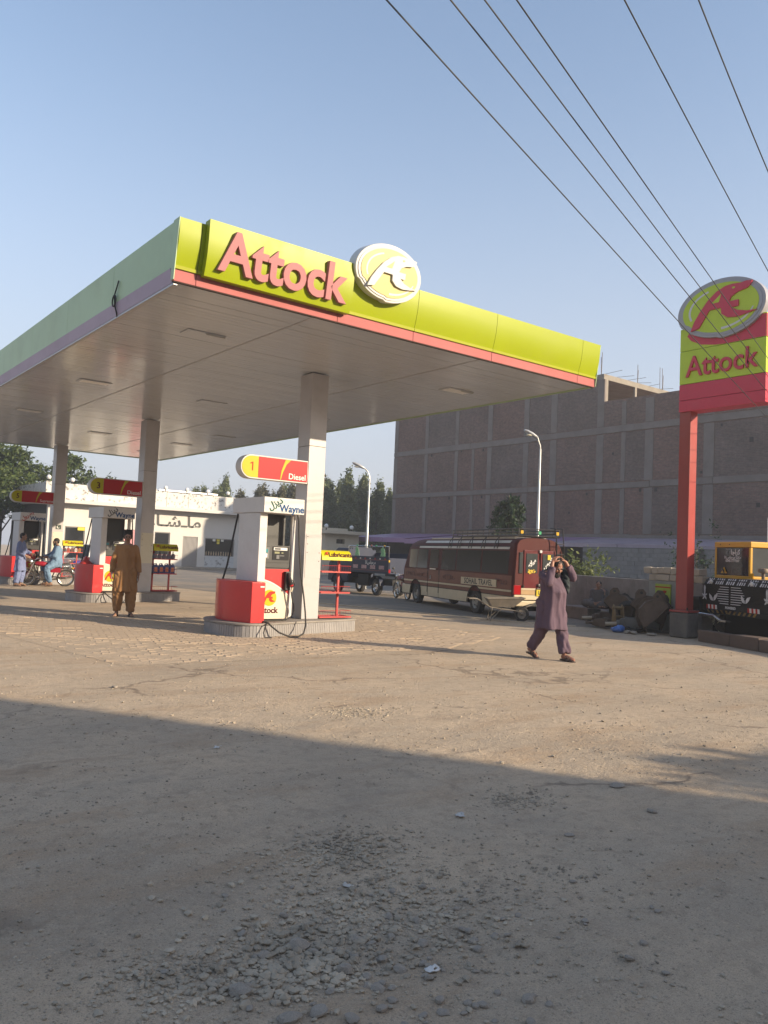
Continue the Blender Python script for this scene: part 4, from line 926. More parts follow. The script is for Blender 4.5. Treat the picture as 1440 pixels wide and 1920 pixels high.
# ledge where the man sits
a, b, d, n_ = wang[4-1]; la_ = a+d*1.9; ang = math.atan2(d.y, d.x)
ld = thing('ledge', 'low concrete ledge along the wall with a man sitting on it', 'bench', (la_.x-n_.x*.35, la_.y-n_.y*.35, 0), rz=ang)
MB().box(-1.15,-.34,0,1.25,.33,.34).build('slab', WC, ld, bev=.02)
SIT = (la_.x-n_.x*.28, la_.y-n_.y*.28, .34, ang)

# kerb stones in front of the excavator
KB = mat('brown_kerb_stone', (.125,.085,.066), .9, var=.25, vs=4, bump=.4, bs=20, dirt=.4, dcol=(.06,.05,.043), ds=2)
kb = thing('kerb_row', 'brown stone kerb row in front of the yellow excavator', 'kerb', (11.4, -1.4, 0))
ka = Vector((11.80,-.50)); kd = (Vector((11.02,-2.55))-ka).normalized()
s = 0; random.seed(2)
for Ls in (.95,.8,1.1,.9,.9):
    c = ka+kd*(s+Ls/2); b = MB().cbox((0,0,.125),(Ls-.02,.34,.25)); b.v = [(p[0]+random.uniform(-.012,.012),p[1]+random.uniform(-.015,.015),p[2]+random.uniform(-.02,.02)*(p[2] > .1)) for p in b.v]
    b.build('kerb_stone', KB, kb, bev=.02, loc=(c.x-11.4, c.y+1.4, -.01), rot=(0,0,math.atan2(kd.y,kd.x))); s += Ls

# ------------------------------------------------------------------ lamp posts
def lamp_post(x, y, h, rz, label, reach):
    t = thing('street_lamp', label, 'street lamp', (x,y,0), rz, group='street lamps')
    MB().lathe([(.11,0),(.11,.02),(.075,.03),(.075,1.2),(.062,1.25),(.055,h*.62),(.045,h*.63),(.038,h-.35)], 12).build('pole', M['steel'], t, 40)
    MB().tube([(0,0,h-.36),(-.02,0,h-.2),(-.10,0,h-.02),(-reach*.55,0,h+.10)], .026, 8).build('arm', M['steel'], t, 40)
    hd = MB(); c = Vector((-reach*.55,0,h+.10)); d = Vector((-1,0,.42)).normalized(); 
    rings = []
    for s_, w_, hh in ((0,.035,.035),(.08,.08,.06),(.28,.12,.08),(.5,.11,.07),(.62,.05,.03)):
        p = c+d*s_; up = Vector((.42,0,1)).normalized()
        rings.append([p+Vector((0,1,0))*w_*math.cos(q)+up*hh*math.sin(q) for q in np.linspace(0,2*PI,13)[:-1]])
    hd.loft(rings).build('lamp_head', M['alu'], t, 40)
    p = c+d*.33-Vector((.42,0,1)).normalized()*.075; MB().sph(p,(.16,.085,.04),10,6).build('lens', M['cream'], t, 60)
lamp_post(17.4, 19.1, 5.25, R(-30), 'slim street lamp behind the blue truck, its head tilted up', .42)
lamp_post(19.6, 11.1, 6.2, R(-20), 'tall street lamp rising behind the red minibus in front of the brick wall', .25)

# ------------------------------------------------------------------ overhead wires
def wire(p1, q1, d1, p2, d2, label, r=.0058):
    def at(px, dist): return CAM+(_r2*((px[0]-720)/1519.07)-_u2*((px[1]-960)/1519.07)+_f)*dist
    a = at(p1, d1); b = at(p2, d2); d = b-a; s0 = a-d*.9; s1 = b+d*.9
    pts = [s0+(s1-s0)*t-Vector((0,0,4*q1*t*(1-t)-4*q1*.32*.68)) for t in np.linspace(0,1,25)]
    o = MB().tube(pts, r, 6).build('power_line', mat('black_cable', (.035,.034,.033), .45, var=.1), None, 60, label=label, cat='power line', group='overhead wires')
wl = ['leftmost of the six overhead wires, passing the lower left corner of the tall sign','second overhead wire from the left, crossing the oval emblem of the tall sign','third overhead wire from the left, crossing the middle of the oval emblem','fourth overhead wire from the left, crossing the upper part of the oval emblem','fifth overhead wire from the left, reaching the frame edge above the tall sign','rightmost of the six overhead wires, nearest the top right corner']
for (p1, d1, p2, d2), lb in zip((((725,0),5.0,(1440,785),14.6),((845,0),5.1,(1440,736),14.2),((909,0),5.2,(1440,706),14.0),((969,0),5.2,(1440,672),13.8),((1171,0),5.6,(1440,508),10.5),((1310,0),5.8,(1440,321),8.0)), wl):
    wire(p1, .10, d1, p2, d2, lb)

# ------------------------------------------------------------------ building and pole behind the photographer (they throw the foreground shadow)
sb = thing('street_building', 'plain plastered street building across the road behind the viewer', 'building', (4, -30, 0))
def shx(k, px, py): return (px+k*SUN.x/-SUN.y*1.0, py-k)
ex, ey = 1.37+.617*19.0, -7.17-19.0
wb(MB().box(ex-42,ey-14,0,ex,ey,10.6), 'wall', mat('street_plaster', (.40,.35,.30), .85, var=.1, dirt=.3), sb)
for r_ in range(3):
    for c_ in range(11): wb(MB().box(ex-4-c_*3.6,ey-.02,1.4+r_*4,ex-2.4-c_*3.6,ey+.03,3.2+r_*4), 'window', M['glassdark'], sb)
up = thing('utility_pole', 'grey utility pole standing on the roadside behind the viewer', 'utility pole', (2.11+.617*13.6,-5.79-13.6,0))
MB().lathe([(.11,0),(.07,5.45)], 10).build('pole', M['conc'], up, 40)
MB().box(-.5,-.04,5.2,.5,.04,5.28).build('crossarm', M['conc'], up)

# ------------------------------------------------------------------ trees
def leafmat(name, c1, c2, rough=.55):
    m = bpy.data.materials.new(name); m.use_nodes = True; n = m.node_tree.nodes; l = m.node_tree.links; P = n['Principled BSDF']; P.inputs['Roughness'].default_value = rough
    P.inputs['Specular IOR Level'].default_value = .3
    g = n.new('ShaderNodeNewGeometry'); r = n.new('ShaderNodeValToRGB'); r.color_ramp.elements[0].color = (*c1,1); r.color_ramp.elements[1].color = (*c2,1)
    l.new(g.outputs['Random Per Island'], r.inputs[0]); l.new(r.outputs[0], P.inputs['Base Color'])
    t = n.new('ShaderNodeBsdfTranslucent'); mx = n.new('ShaderNodeMixShader'); mx.inputs[0].default_value = .25; l.new(r.outputs[0], t.inputs[0])
    l.new(P.outputs[0], mx.inputs[1]); l.new(t.outputs[0], mx.inputs[2]); l.new(mx.outputs[0], n['Material Output'].inputs[0])
    return m
LF1 = leafmat('poplar_leaves', (.085,.115,.05), (.19,.215,.10)); LF2 = leafmat('broad_leaves', (.030,.055,.014), (.095,.125,.030))
LF3 = leafmat('dark_fronds', (.012,.032,.014), (.030,.060,.022)); LF4 = leafmat('bush_leaves', (.07,.10,.03), (.17,.20,.07)); LF5 = leafmat('brownish_leaves', (.095,.095,.05), (.17,.155,.09))
BARK = mat('bark', (.12,.095,.075), .9, var=.3, vs=6, bump=.5, bs=20)
def leaves(cen, n_per, spread, size, mt, seed=0, flat=.0, droop=.0):
    rg = np.random.RandomState(seed); C_ = np.repeat(np.asarray(cen), n_per, 0); N = len(C_)
    P = C_+rg.randn(N,3)*np.asarray(spread); s = size*(.6+.8*rg.rand(N,1))
    u = rg.randn(N,3); u[:,2] *= (1-flat); u[:,2] -= droop; u /= np.linalg.norm(u,axis=1,keepdims=True); v = np.cross(u, rg.randn(N,3)); v /= np.linalg.norm(v,axis=1,keepdims=True)
    V = np.stack([P-u*s, P+v*s*.42, P+u*s, P-v*s*.42], 1).reshape(-1,3); F = np.arange(N*4).reshape(-1,4)
    m = bpy.data.meshes.new('crown'); m.from_pydata(V.tolist(), [], F.tolist()); m.materials.append(mt); return m
def poplar_mesh(h, w, seed, mt):
    rg = np.random.RandomState(seed); cen = []
    for k in range(64):                       # upright branches hugging the stem
        t = rg.rand()**.8; z0 = h*(.08+.80*t); a = rg.rand()*2*PI; ln = h*(.10+.10*rg.rand())*(1.15-t*.6); r = w*(.35+.65*rg.rand())*(1-t)**.55
        for s in np.linspace(0,1,6): cen.append((r*(.25+.75*s)*math.cos(a), r*(.25+.75*s)*math.sin(a), z0+ln*s))
    for z in np.linspace(h*.6, h, 14): cen.append((.06*rg.randn(), .06*rg.randn(), z))
    return leaves(cen, 15, (.15,.15,.24), .15, mt, seed)
def tree(name, label, cat, loc, crown, trunk, group=None, sc=1.0, rz=0):
    t = thing(name, label, cat, loc, rz, group); t.scale = (sc,sc,sc)
    link('crown', crown, t); link('trunk', trunk, t); return t
def trunk_mesh(h, r, limbs=(), seed=0):
    b = MB(); rg = random.Random(seed); b.tube([(0,0,0),(rg.uniform(-.05,.05)*h*.3,0,h*.35),(rg.uniform(-.1,.1)*h*.3,.02*h,h*.7),(0,0,h)], [r,r*.8,r*.5,r*.15], 8)
    for (z, e, rr) in limbs: b.tube([(0,0,z),((e[0])*.5,(e[1])*.5,z+(e[2]-z)*.62),e], [rr,rr*.7,rr*.25], 6)
    return b.mesh('trunk', BARK, 60)
pcs = [poplar_mesh(9,1.65,s,LF1) for s in (1,2,3)]+[poplar_mesh(9,1.85,7,LF5)]; ptk = trunk_mesh(8.6,.12)
pop = [(28.9,62.5,7.4,0),(30.2,63.5,7.7,2),(31.6,62.0,8.7,1),(32.6,64,8.0,2),(33.6,62.5,7.6,3),(34.9,61.0,8.0,3),(36.2,62.5,8.4,3),(37.4,61,8.3,3),(38.6,62.5,8.6,0),(40.2,62,8.9,3),
       (37.0,52.3,8.2,0),(38.2,53.5,8.6,2),(38.9,51.6,9.5,1),(39.9,53.0,8.6,0),(40.9,51.8,9.3,2),(41.8,53.4,8.7,1),(42.9,52.0,8.9,0),(43.7,53.8,7.9,2),(44.6,52.4,8.2,1),(45.4,54,7.3,0),
       (29.5,67.5,7.0,1),(33.0,67,7.9,0),(35.6,66,7.6,1),(37.9,66.5,7.8,2),(39.4,66,8.1,3),(36.6,57.5,8.4,3),(38.0,58.0,8.9,0),(40.2,57.5,9.3,3),(42.2,57.5,9.0,1),(44.3,58,8.6,0),(46.2,58.5,8.0,2),(37.6,55.8,7.6,1)]
ordn = ['first','second','third','fourth','fifth','sixth','seventh','eighth','ninth','tenth','eleventh','twelfth','thirteenth','fourteenth','fifteenth','sixteenth','seventeenth','eighteenth']
popord = sorted(range(len(pop)), key=lambda i: math.atan2(pop[i][0]+4, pop[i][1]+9.9))
for rank, i in enumerate(popord):
    x, y, h, m_ = pop[i]
    side = rank < 15
    lab = ('%s poplar from the left behind the white shop' % ordn[rank]) if side else ('%s poplar from the left in the group behind the cream hut' % ordn[rank-15])
    tree('poplar_tree', lab, 'tree', (x,y,0), pcs[m_], ptk, 'poplars behind the station', h/9.2, i*1.3)
def broad(h, blobs, seed, n=60, size=.15, mt=LF2):
    rg = np.random.RandomState(seed); cen = []; limbs = []
    for (bx, by, bz, br) in blobs:
        limbs.append((bz*.45, (bx,by,bz), .06))
        for k in range(n):
            d = rg.randn(3); d /= np.linalg.norm(d); cen.append((bx+d[0]*br*rg.rand()**.4, by+d[1]*br*rg.rand()**.4, bz+d[2]*br*.75*rg.rand()**.4))
    return leaves(cen, 16, (.2,.2,.14), size, mt, seed, flat=.3, droop=.35), trunk_mesh(h*.75, .22, limbs, seed)
c_, t_ = broad(8, [(0,0,6.6,1.5),(-1.8,.3,5.6,1.5),(1.7,0,5.6,1.4),(-.5,-.6,4.6,1.6),(2.0,.5,4.1,1.3),(-2.6,0,4.0,1.4),(.5,.2,7.6,1.0),(-1.2,0,7.3,1.0),(1.2,-.3,3.4,1.1)], 4)
tree('broadleaf_tree', 'large leafy tree at the left edge behind the number 5 sign', 'tree', (6.0,47.5,0), c_, t_, 'broadleaf trees behind the shop', 1.03)
tree('broadleaf_tree', 'leafy tree behind the farthest canopy column at left', 'tree', (9.4,52,0), c_, t_, 'broadleaf trees behind the shop', 1.0, 2.0)
c_, t_ = broad(7, [(0,0,6.0,1.1),(-1.6,.3,5.8,1.0),(1.7,0,5.7,1.2),(3.2,0,5.4,.9),(-.5,-.6,4.6,1.4),(2.0,.5,4.3,1.3),(-2.9,0,4.8,1.2),(.6,.2,6.9,.8)], 9, 44)
tree('broadleaf_tree', 'spreading tree with light gaps above the shop parapet between two columns', 'tree', (14.2,55,0), c_, t_, 'broadleaf trees behind the shop', 1.12)
tree('broadleaf_tree', 'low leafy tree left of the number 5 sign beyond the far pumps', 'tree', (4.0,41,0), c_, t_, 'broadleaf trees behind the shop', .72, 1.0)
# dark feathery young tree behind the minibus
rg = np.random.RandomState(5); cen = []; tb = MB(); tb.tube([(0,0,0),(.02,0,2),(0,0,4.1)], [.07,.05,.02], 6)
for k in range(30):
    z = 1.5+2.5*(k/30); a = k*2.4+rg.rand(); rr = (1.25-.75*(k/30)**2)*(.55+.6*rg.rand())
    for s in np.linspace(.15,1,9): cen.append((rr*s*math.cos(a), rr*s*math.sin(a), z+.55*s-.95*s*s+.04*rg.randn()))
    tb.tube([(0,0,z),(rr*.5*math.cos(a),rr*.5*math.sin(a),z+.02)], .012, 4)
tree('young_tree', 'dark feathery young tree rising behind the minibus roof rack', 'tree', (20.9,13.9,0), leaves(cen, 20, (.07,.07,.045), .075, LF3, 3, droop=1.2), tb.mesh('trunk', BARK, 60), sc=1.04)
rg = np.random.RandomState(6); cen = rg.randn(90,3)*(.28,.28,.30)+(0,0,1.05)
tree('bush', 'pale green leafy bush growing behind the low wall above the sitting man', 'bush', (16.2,6.2,0), leaves(cen, 14, (.07,.07,.07), .06, LF4, 5), trunk_mesh(1.1,.03,[(.4,(.3,.1,1.0),.015),(.4,(-.3,0,1.1),.015)]), sc=1.12)
rg = np.random.RandomState(8); cen = rg.randn(70,3)*(.30,.30,.42)+(0,0,1.6)
tree('sapling', 'thin twiggy sapling between the red pole and the excavator', 'sapling', (15.2,1.75,0), leaves(cen, 8, (.09,.09,.09), .045, LF3, 5), trunk_mesh(2.3,.022,[(1.1,(.35,.2,2.15),.012),(1.3,(-.3,-.1,2.2),.012),(.9,(.1,-.4,1.9),.012),(1.5,(-.2,.3,2.3),.01)]))
rg = np.random.RandomState(9); cen = rg.randn(22,3)*(.10,.12,.16)+(0,0,.55)
tree('flowering_plant', 'pale flowering plant beside the plinth of the red pole', 'plant', (12.75,-.35,0), leaves(cen, 9, (.05,.05,.05), .05, leafmat('pale_petals', (.35,.34,.22), (.50,.48,.36)), 5), trunk_mesh(.6,.012,[(.2,(.15,.1,.6),.006),(.2,(-.12,0,.55),.006)]))
# off-frame tree whose leafy shadow reaches in at the right edge
c_, t_ = broad(5, [(0,0,4.2,.9),(.9,.2,3.9,.7),(-.7,0,4.8,.6)], 12, 50, .13)
tree('broadleaf_tree', 'small roadside tree beyond the right edge near the road', 'tree', (2.6+.617*9.8,-7.1-9.8,0), c_, t_, None, .8)
# ------------------------------------------------------------------ vehicles
V = dict(
 maroon=mat('maroon_bus_paint', (.125,.018,.020), .28, var=.08, vs=1, dirt=.22, dcol=(.16,.06,.05), ds=1.4, spec=.4),
 brown=mat('brown_bus_band', (.20,.078,.052), .45, var=.25, vs=1.2, dirt=.35, dcol=(.24,.13,.095), ds=1.1, spec=.2),
 bcream=mat('bus_cream_paint', (.56,.47,.32), .35, var=.05, dirt=.35, dcol=(.30,.24,.17), ds=1.3, coat=.2),
 roofc=mat('bus_roof_cream', (.52,.47,.40), .4, var=.05, dirt=.3),
 tint=mat('tinted_window', (.028,.024,.025), .16, var=.15, vs=1.5, spec=.16),
 glass=mat('window_glass', (.055,.06,.062), .10, var=.2, vs=2, spec=.35),
 under=mat('underbody_black', (.020,.019,.018), .8, var=.3),
 chrome=mat('worn_chrome', (.55,.54,.52), .22, .9, var=.1),
 tail=mat('tail_light_red', (.35,.012,.015), .15, var=.05), plate=mat('yellow_plate', (.62,.45,.01), .4),
 rack=mat('black_rack_bar', (.035,.030,.028), .5, var=.2), rim=mat('steel_wheel_rim', (.30,.29,.27), .4, .6, var=.15, dirt=.4, dcol=(.2,.17,.13), ds=8),
 amber=mat('amber_lens', (.62,.36,.02), .2), green=mat('green_lens', (.06,.35,.16), .2))
def wheel(parent, x, y, r, w, spokes=5, name='wheel', face=-1, rim=None, ri=.58):
    wl_ = link(name, None, parent, loc=(x, y, r)) if False else None
    t = MB(); X = RY(PI/2)
    t.lathe([(r*ri,-w/2),(r*.90,-w/2),(r*.98,-w*.36),(r,-w*.2),(r,w*.2),(r*.98,w*.36),(r*.90,w/2),(r*ri,w/2)], 26, X, cap=False)
    for k in range(26):
        a = 2*PI*k/26; t.cbox((0,r*math.cos(a),r*math.sin(a)), (w*.72,.035*r/.3,.012), RX(0), 0) if False else None
    o = t.build(name, M['rubber'], parent, 30, loc=(x, y, r))
    b = MB(); b.lathe([(.02,-w*.30*1),(r*.20,-w*.34),(r*.26,-w*.22),(r*(ri-.12),-w*.16),(r*(ri-.02),-w*.44),(r*(ri+.02),-w*.46),(r*(ri+.02),w*.4),(.02,w*.3)], 22, X if face < 0 else RY(-PI/2))
    b.build('rim', rim or V['rim'], o, 30)
    h = MB()
    for k in range(spokes):
        a = 2*PI*k/spokes+.3; h.cbox((face*(w*.20), r*.40*math.cos(a), r*.40*math.sin(a)), (.01, r*.13, r*.13))
    h.build('rim_hole', M['gap'], o)
    return o
# ---- minibus
BH = R(17.0)
bus = thing('minibus', 'maroon and cream minibus with roof rack and SOHAIL TRAVEL on its side', 'minibus', (12.0+.74*math.cos(BH), 6.57-.74*math.sin(BH), 0), -BH); bus.scale = (.76, 1.06, 1.05)
PROF = [(.995,.60),(1.0,.75),(.992,1.09),(.945,1.70),(.925,1.76),(.885,1.86),(.76,1.955),(.52,2.01),(.2,2.035)]
def xat(z):
    for (x0,z0),(x1,z1) in zip(PROF[:-1], PROF[1:]):
        if z0 <= z <= z1: return x0+(x1-x0)*(z-z0)/(z1-z0)
    return PROF[0][0] if z < PROF[0][1] else PROF[-1][0]
def ring(yr, yf, t, inset=0, lo=.60):
    P = [(x-inset, z) for x, z in PROF]; P = [(x, z) for x, z in P]+[(-x, z) for x, z in P[::-1]]
    return [(x, yr(z)*(1-t)+yf(z)*t, z) for x, z in P]
yr = lambda z: -2.0+max(0,z-1.7)*.35
yf = lambda z: 5.12-max(0,z-1.02)*.50-max(0,z-1.8)*1.4
rg_ = [ring(lambda z: yr(z)+.0, yf, 0, .06), ring(lambda z: yr(z)+.05, yf, 0, .012), ring(lambda z: yr(z)+.14, yf, 0)]+[ring(yr, yf, t) for t in (.2,.5,.8,.955)]+[ring(yr, lambda z: yf(z)-.05, 1, .02), ring(yr, yf, 1, .09)]
MB().loft(rg_).build('body', mat('maroon_body_shell', (.085,.022,.020), .55, var=.1, vs=1, dirt=.2, dcol=(.10,.05,.042), ds=1.4, spec=.1), bus, 35)
MB().box(-.86,-1.95,.30,.86,4.9,.62).box(-.5,-1.9,.22,.5,4.6,.30).build('chassis', V['under'], bus)
def arch(y):
    z = 0
    for c in (0.0, 4.0):
        d = abs(y-c)
        if d < .43: z = max(z, .31+math.sqrt(.43**2-d*d))
    return z
def sidepanel(name, mt, z0, z1, y0, y1, side=-1, off=.012, thick=.02, parent=None):
    ys_ = np.arange(y0, y1+.001, .04); runs = []; cur = []
    for y in ys_:
        zl = max(z0, arch(y))
        if zl < z1-.005: cur.append((y, zl))
        elif cur: runs.append(cur); cur = []
    if cur: runs.append(cur)
    b = MB()
    for r_ in runs:
        if len(r_) < 2: continue
        lo = [(side*(xat(zl)+off), y, zl) for y, zl in r_]; hi = [(side*(xat(z1)+off), y, z1) for y, zl in r_]
        n = len(lo); inn = [(x-side*thick, y, z) for x, y, z in lo+hi]
        b.add(lo+hi, [(i,i+1,n+i+1,n+i) for i in range(n-1)]); b.add(inn, [(i,n+i,n+i+1,i+1) for i in range(n-1)])
        o = len(b.v)-4*n
        for i in range(n-1): b.f.append((o+i, o+2*n+i, o+2*n+i+1, o+i+1)); b.f.append((o+n+i, o+n+i+1, o+3*n+i+1, o+3*n+i))
        b.f.append((o, o+n, o+3*n, o+2*n)); b.f.append((o+n-1, o+3*n-1, o+4*n-1, o+2*n-1)) if False else None
    return b.build(name, mt, parent or bus)
for sd in (-1, 1):
    for nm, mt_, z0, z1, of in (('skirt_panel',V['bcream'],.28,.555,.006),('lower_band',V['brown'],.575,.665,.006),('cream_stripe',V['bcream'],.672,.722,.016),('side_band',V['brown'],.73,1.075,.006)):
        for y0, y1 in ((-1.92,.0),(.0,2.30),(2.31,3.10),(3.11,4.0),(4.0,4.96)):
            sidepanel(nm, mt_, z0, z1, y0, y1, sd, of)
    # windows
    for a, b_, gl_ in ((-1.72,-.30,0),(-.25,1.22,0),(1.27,2.2,0),(2.42,3.02,0),(3.2,3.96,1),(4.0,4.62,1)):
        z0 = 1.11 if not (2.4 < a < 2.5) else 1.14
        sidepanel('side_window', V['glass'] if gl_ else V['tint'], z0, 1.685, a, b_, sd, .004, .012)
    sidepanel('roof_band', mat('dark_roof_band', (.030,.022,.022), .6, spec=.1), 1.79, 1.88, -1.7, 4.4, sd, .004); sidepanel('gutter_strip', V['roofc'], 1.725, 1.785, -1.7, 3.9, sd, .012)
    sidepanel('roof_edge', V['roofc'], 1.885, 1.955, -1.6, 3.6, sd, .008)
    for c in (0.0, 4.0):
        MB().tube([(sd*1.012, c+.43*math.cos(a), .31+.43*math.sin(a)) for a in np.linspace(-.05,PI+.05,14)], .014, 6).build('wheel_arch', V['under'], bus, 40)
    sidepanel('door_seam', M['gap'], .40, 1.10, 2.295, 2.34, sd, .009, .004); sidepanel('door_seam', M['gap'], .40, 1.10, 3.10, 3.141, sd, .009, .004)
MB().box(-.62,-1.55,2.00,.62,3.5,2.045).build('roof_panel', V['roofc'], bus)
for z in (.568,): 
    for sd in (-1,1): sidepanel('rub_strip', M['gap'], .558, .574, -1.9, 4.9, sd, .008, .01)
pl_ = MB().box(-1.036,-1.20,.755,-1.012,.80,.945).build('name_plate', V['bcream'], bus)
text('SOHAIL TRAVEL', pl_, (-1.037,-.20,.848), FACE_NX, .205, M['textblack'], ext=.001, bold=.006, space=1.10)
o_ = MB().box(-1.035,2.86,.80,-1.012,2.93,.90).build('door_emblem', M['textwhite'], bus); text('0', o_, (-1.0365,2.895,.85), FACE_NX, .13, M['textblack'], ext=.001, bold=.006)
MB().box(-1.03,2.50,1.085,-1.015,2.95,1.115).build('door_handle', V['chrome'], bus)
random.seed(4)
sw_ = MB()    # swirling painted ornament on the brown band
for cy in (-1.35, 1.6, 3.5, 4.35):
    for q in range(5):
        a0 = random.uniform(0,6.28); r0 = random.uniform(.07,.13)
        P_ = [(-1.0195, cy+.25*(q-2)*.6+r0*math.cos(a0+t_), .90+.6*r0*math.sin(a0+t_)) for t_ in np.linspace(0,3.6,9)]
        sw_.tube(P_, .008, 4)
sw_.build('painted_ornament', mat('ornament_dark_red', (.07,.015,.012), .4), bus)
# rear
MB().box(-.80,-2.022,1.14,-.66,-1.99,1.66).build('rear_corner_window', V['glass'], bus, bev=.02)
MB().box(.66,-2.022,1.14,.80,-1.99,1.66).build('rear_corner_window', V['glass'], bus, bev=.02)
for sx in (-1, 1):
    dr = MB().box(min(sx*.03,sx*.62),-2.02,.74,max(sx*.03,sx*.62),-1.985,1.72).build('rear_door', V['maroon'], bus, bev=.015)
    MB().box(min(sx*.10,sx*.54),-2.034,1.16,max(sx*.10,sx*.54),-2.0205,1.64).build('door_window', V['glass'], dr, bev=.012)
    text('\u0635\ufee3\ufefb' if sx > 0 else '\ufee1\ufefc\ufeb3', dr, (sx*.32,-2.036,1.40), (PI/2,-.5,0), .17, M['textwhite'], ext=.001, bold=.01)
    MB().box(sx*.62-.02,-2.05,.8,sx*.62+.02,-2.021,.86).build('hinge', M['gap'], dr)
rd = [c for c in bus.children if c.name.startswith('rear_door')][0]
text('\ufea9\ufeae\ufef3\ufe96', rd, (-.32,-2.036,1.215), (PI/2,0,0), .13, M['textyel'], ext=.001, bold=.014)
MB().box(.28,-2.05,1.50,.40,-2.0355,1.62).build('yellow_sticker', V['plate'], rd)
MB().box(-.04,-2.06,1.66,.05,-2.021,1.73).build('rear_lamp', M['textwhite'], bus, bev=.01)
MB().box(-.98,-2.03,.62,-.72,-1.97,.85).build('tail_light', V['tail'], bus, bev=.01); MB().box(.72,-2.03,.62,.98,-1.97,.85).build('tail_light', V['tail'], bus, bev=.01)
MB().box(-.70,-2.028,.745,.70,-1.99,.785).build('cream_strip', V['bcream'], bus)
MB().box(-.70,-2.024,.625,.70,-1.99,.74).build('tan_panel', mat('tan_panel', (.42,.27,.13), .4, dirt=.3), bus)
MB().box(-.96,-2.03,.50,.96,-1.97,.615).build('rear_skirt', V['bcream'], bus, bev=.01)
MB().box(-1.0,-2.12,.34,1.0,-1.98,.48).build('rear_bumper', V['bcream'], bus, bev=.03)
np_ = MB().box(-.12,-2.05,.60,.16,-2.029,.755).build('number_plate', V['plate'], bus); text('LC', np_, (.02,-2.052,.68), FACE_NY, .12, M['textblack'], ext=.001, bold=.006)
MB().box(-.10,-2.06,.765,.14,-2.03,.80).build('plate_lamp', V['chrome'], bus); MB().box(-.06,-2.07,.83,.06,-2.02,.90).build('door_lock', V['chrome'], bus, bev=.01)
ldr = MB(); 
for x in (.62,.90): ldr.tube([(x,-2.06,.75),(x,-2.06,1.85),(x,-1.98,2.28),(x,-1.75,2.30)], .016, 6)
for z in (.9,1.15,1.4,1.65,1.9): ldr.tube([(.62,-2.06,z),(.90,-2.06,z)], .012, 6)
ldr.build('rear_ladder', V['rack'], bus, 40)
# front
MB().hexa([(-.80,5.03,1.10),(.80,5.03,1.10),(.80,5.10,1.10),(-.80,5.10,1.10),(-.74,4.755,1.70),(.74,4.755,1.70),(.74,4.82,1.70),(-.74,4.82,1.70)]).build('windscreen', V['glass'], bus)
MB().box(-.97,5.0,.30,.97,5.19,.56).build('front_bumper', V['bcream'], bus, bev=.04)
MB().box(-1.01,4.45,.28,-.96,5.10,.55).build('bumper_corner', V['bcream'], bus, bev=.02)
for x, y in ((-.86,0),(.86,0),(-.86,4.0),(.86,4.0)):
    wheel(bus, x, y, .315, .23, face=-1 if x < 0 else 1, spokes=6)
# roof rack
rk = MB(); zt, zb_ = 2.24, 2.07
for x in (-.80,.80):
    for z in (zb_,2.155,zt): rk.tube([(x,-1.95,z),(x,1.75,z)], .019, 5)
for y in np.linspace(-1.95,1.75,13):
    rk.tube([(-.80,y,zb_),(-.80,y,zt)], .016, 5).tube([(.80,y,zb_),(.80,y,zt)], .011, 5).tube([(-.8,y,zb_),(.8,y,zb_)], .011, 5)
for z in (zb_,2.155,zt): rk.tube([(-.8,1.75,z),(.8,1.75,z)], .013, 5).tube([(-.8,-1.95,z),(.8,-1.95,z)], .013, 5)
for x in np.linspace(-.6,.6,6): rk.tube([(x,-1.95,zb_),(x,1.75,zb_)], .009, 4)
for y in (-1.0,-.3,.45,1.15,1.72):
    for sd in (-1,1): 
        for dy in (-.07,.07): rk.tube([(sd*.80,y,zb_),(sd*.90,y+dy,1.92),(sd*.955,y+dy*1.2,1.74)], .014, 5)
rk.build('roof_rack', V['rack'], bus)
for k, x in enumerate((-.7,0,.7)): MB().box(x-.05,-1.985,2.12,x+.05,-1.962,2.20).build('rack_light', (V['amber'],V['green'],V['amber'])[k], bus)

# ---- blue decorated pickup truck
TH = R(-3)
tr = thing('pickup_truck', 'dark blue decorated pickup truck with painted panels, parked ahead of the minibus', 'truck', (14.35+.60*math.cos(TH), 14.25-.60*math.sin(TH), 0), -TH); tr.scale = (.80, .80, 1)
TB = mat('dark_blue_truck_paint', (.020,.028,.060), .45, var=.1, dirt=.2, dcol=(.07,.06,.055), ds=2, spec=.3); TP = mat('painted_floral_panel', (.42,.26,.26), .5, var=.55, vs=14)
MB().box(-.55,-.9,.40,.55,3.3,.62).build('chassis', V['under'], tr)
MB().box(-.86,-.95,.83,.86,2.05,.90).build('bed_floor', TB, tr)
for nm, bx in (('bed_side',(-.88,-.96,.84,-.84,2.06,1.46)),('bed_side',(.84,-.96,.84,.88,2.06,1.60)),('tailgate',(-.835,-.98,.84,.835,-.94,1.42)),('headboard',(-.835,2.02,.91,.835,2.06,1.70))):
    MB().box(*bx).build(nm, TB, tr, bev=.008)
bs_ = [c for c in tr.children if c.name.startswith('bed_side')][0]
for q in range(4): MB().box(-.892,-.65+q*.64,.99,-.881,-.28+q*.64,1.13).build('painted_panel', TP, bs_)
MB().box(-.889,-.9,1.32,-.881,2.0,1.345).box(-.889,-.9,.93,-.881,2.0,.95).build('trim_line', mat('trim_maroon', (.18,.05,.05), .5), bs_)
for q in range(8): MB().sph((-.886,-.7+q*.36,1.375),(.006,.06,.028),8,6).build('ornament', M['textwhite'] if q % 2 else M['orange'], bs_)
text('\ufe8e\ufee7\ufe8e\u0633\ufe8e\ufe91\ufea3\ufeae\ufee3', bs_, (-.884,.35,1.23), FACE_NX, .19, M['textwhite'], ext=.001, bold=.004)
rl = MB()
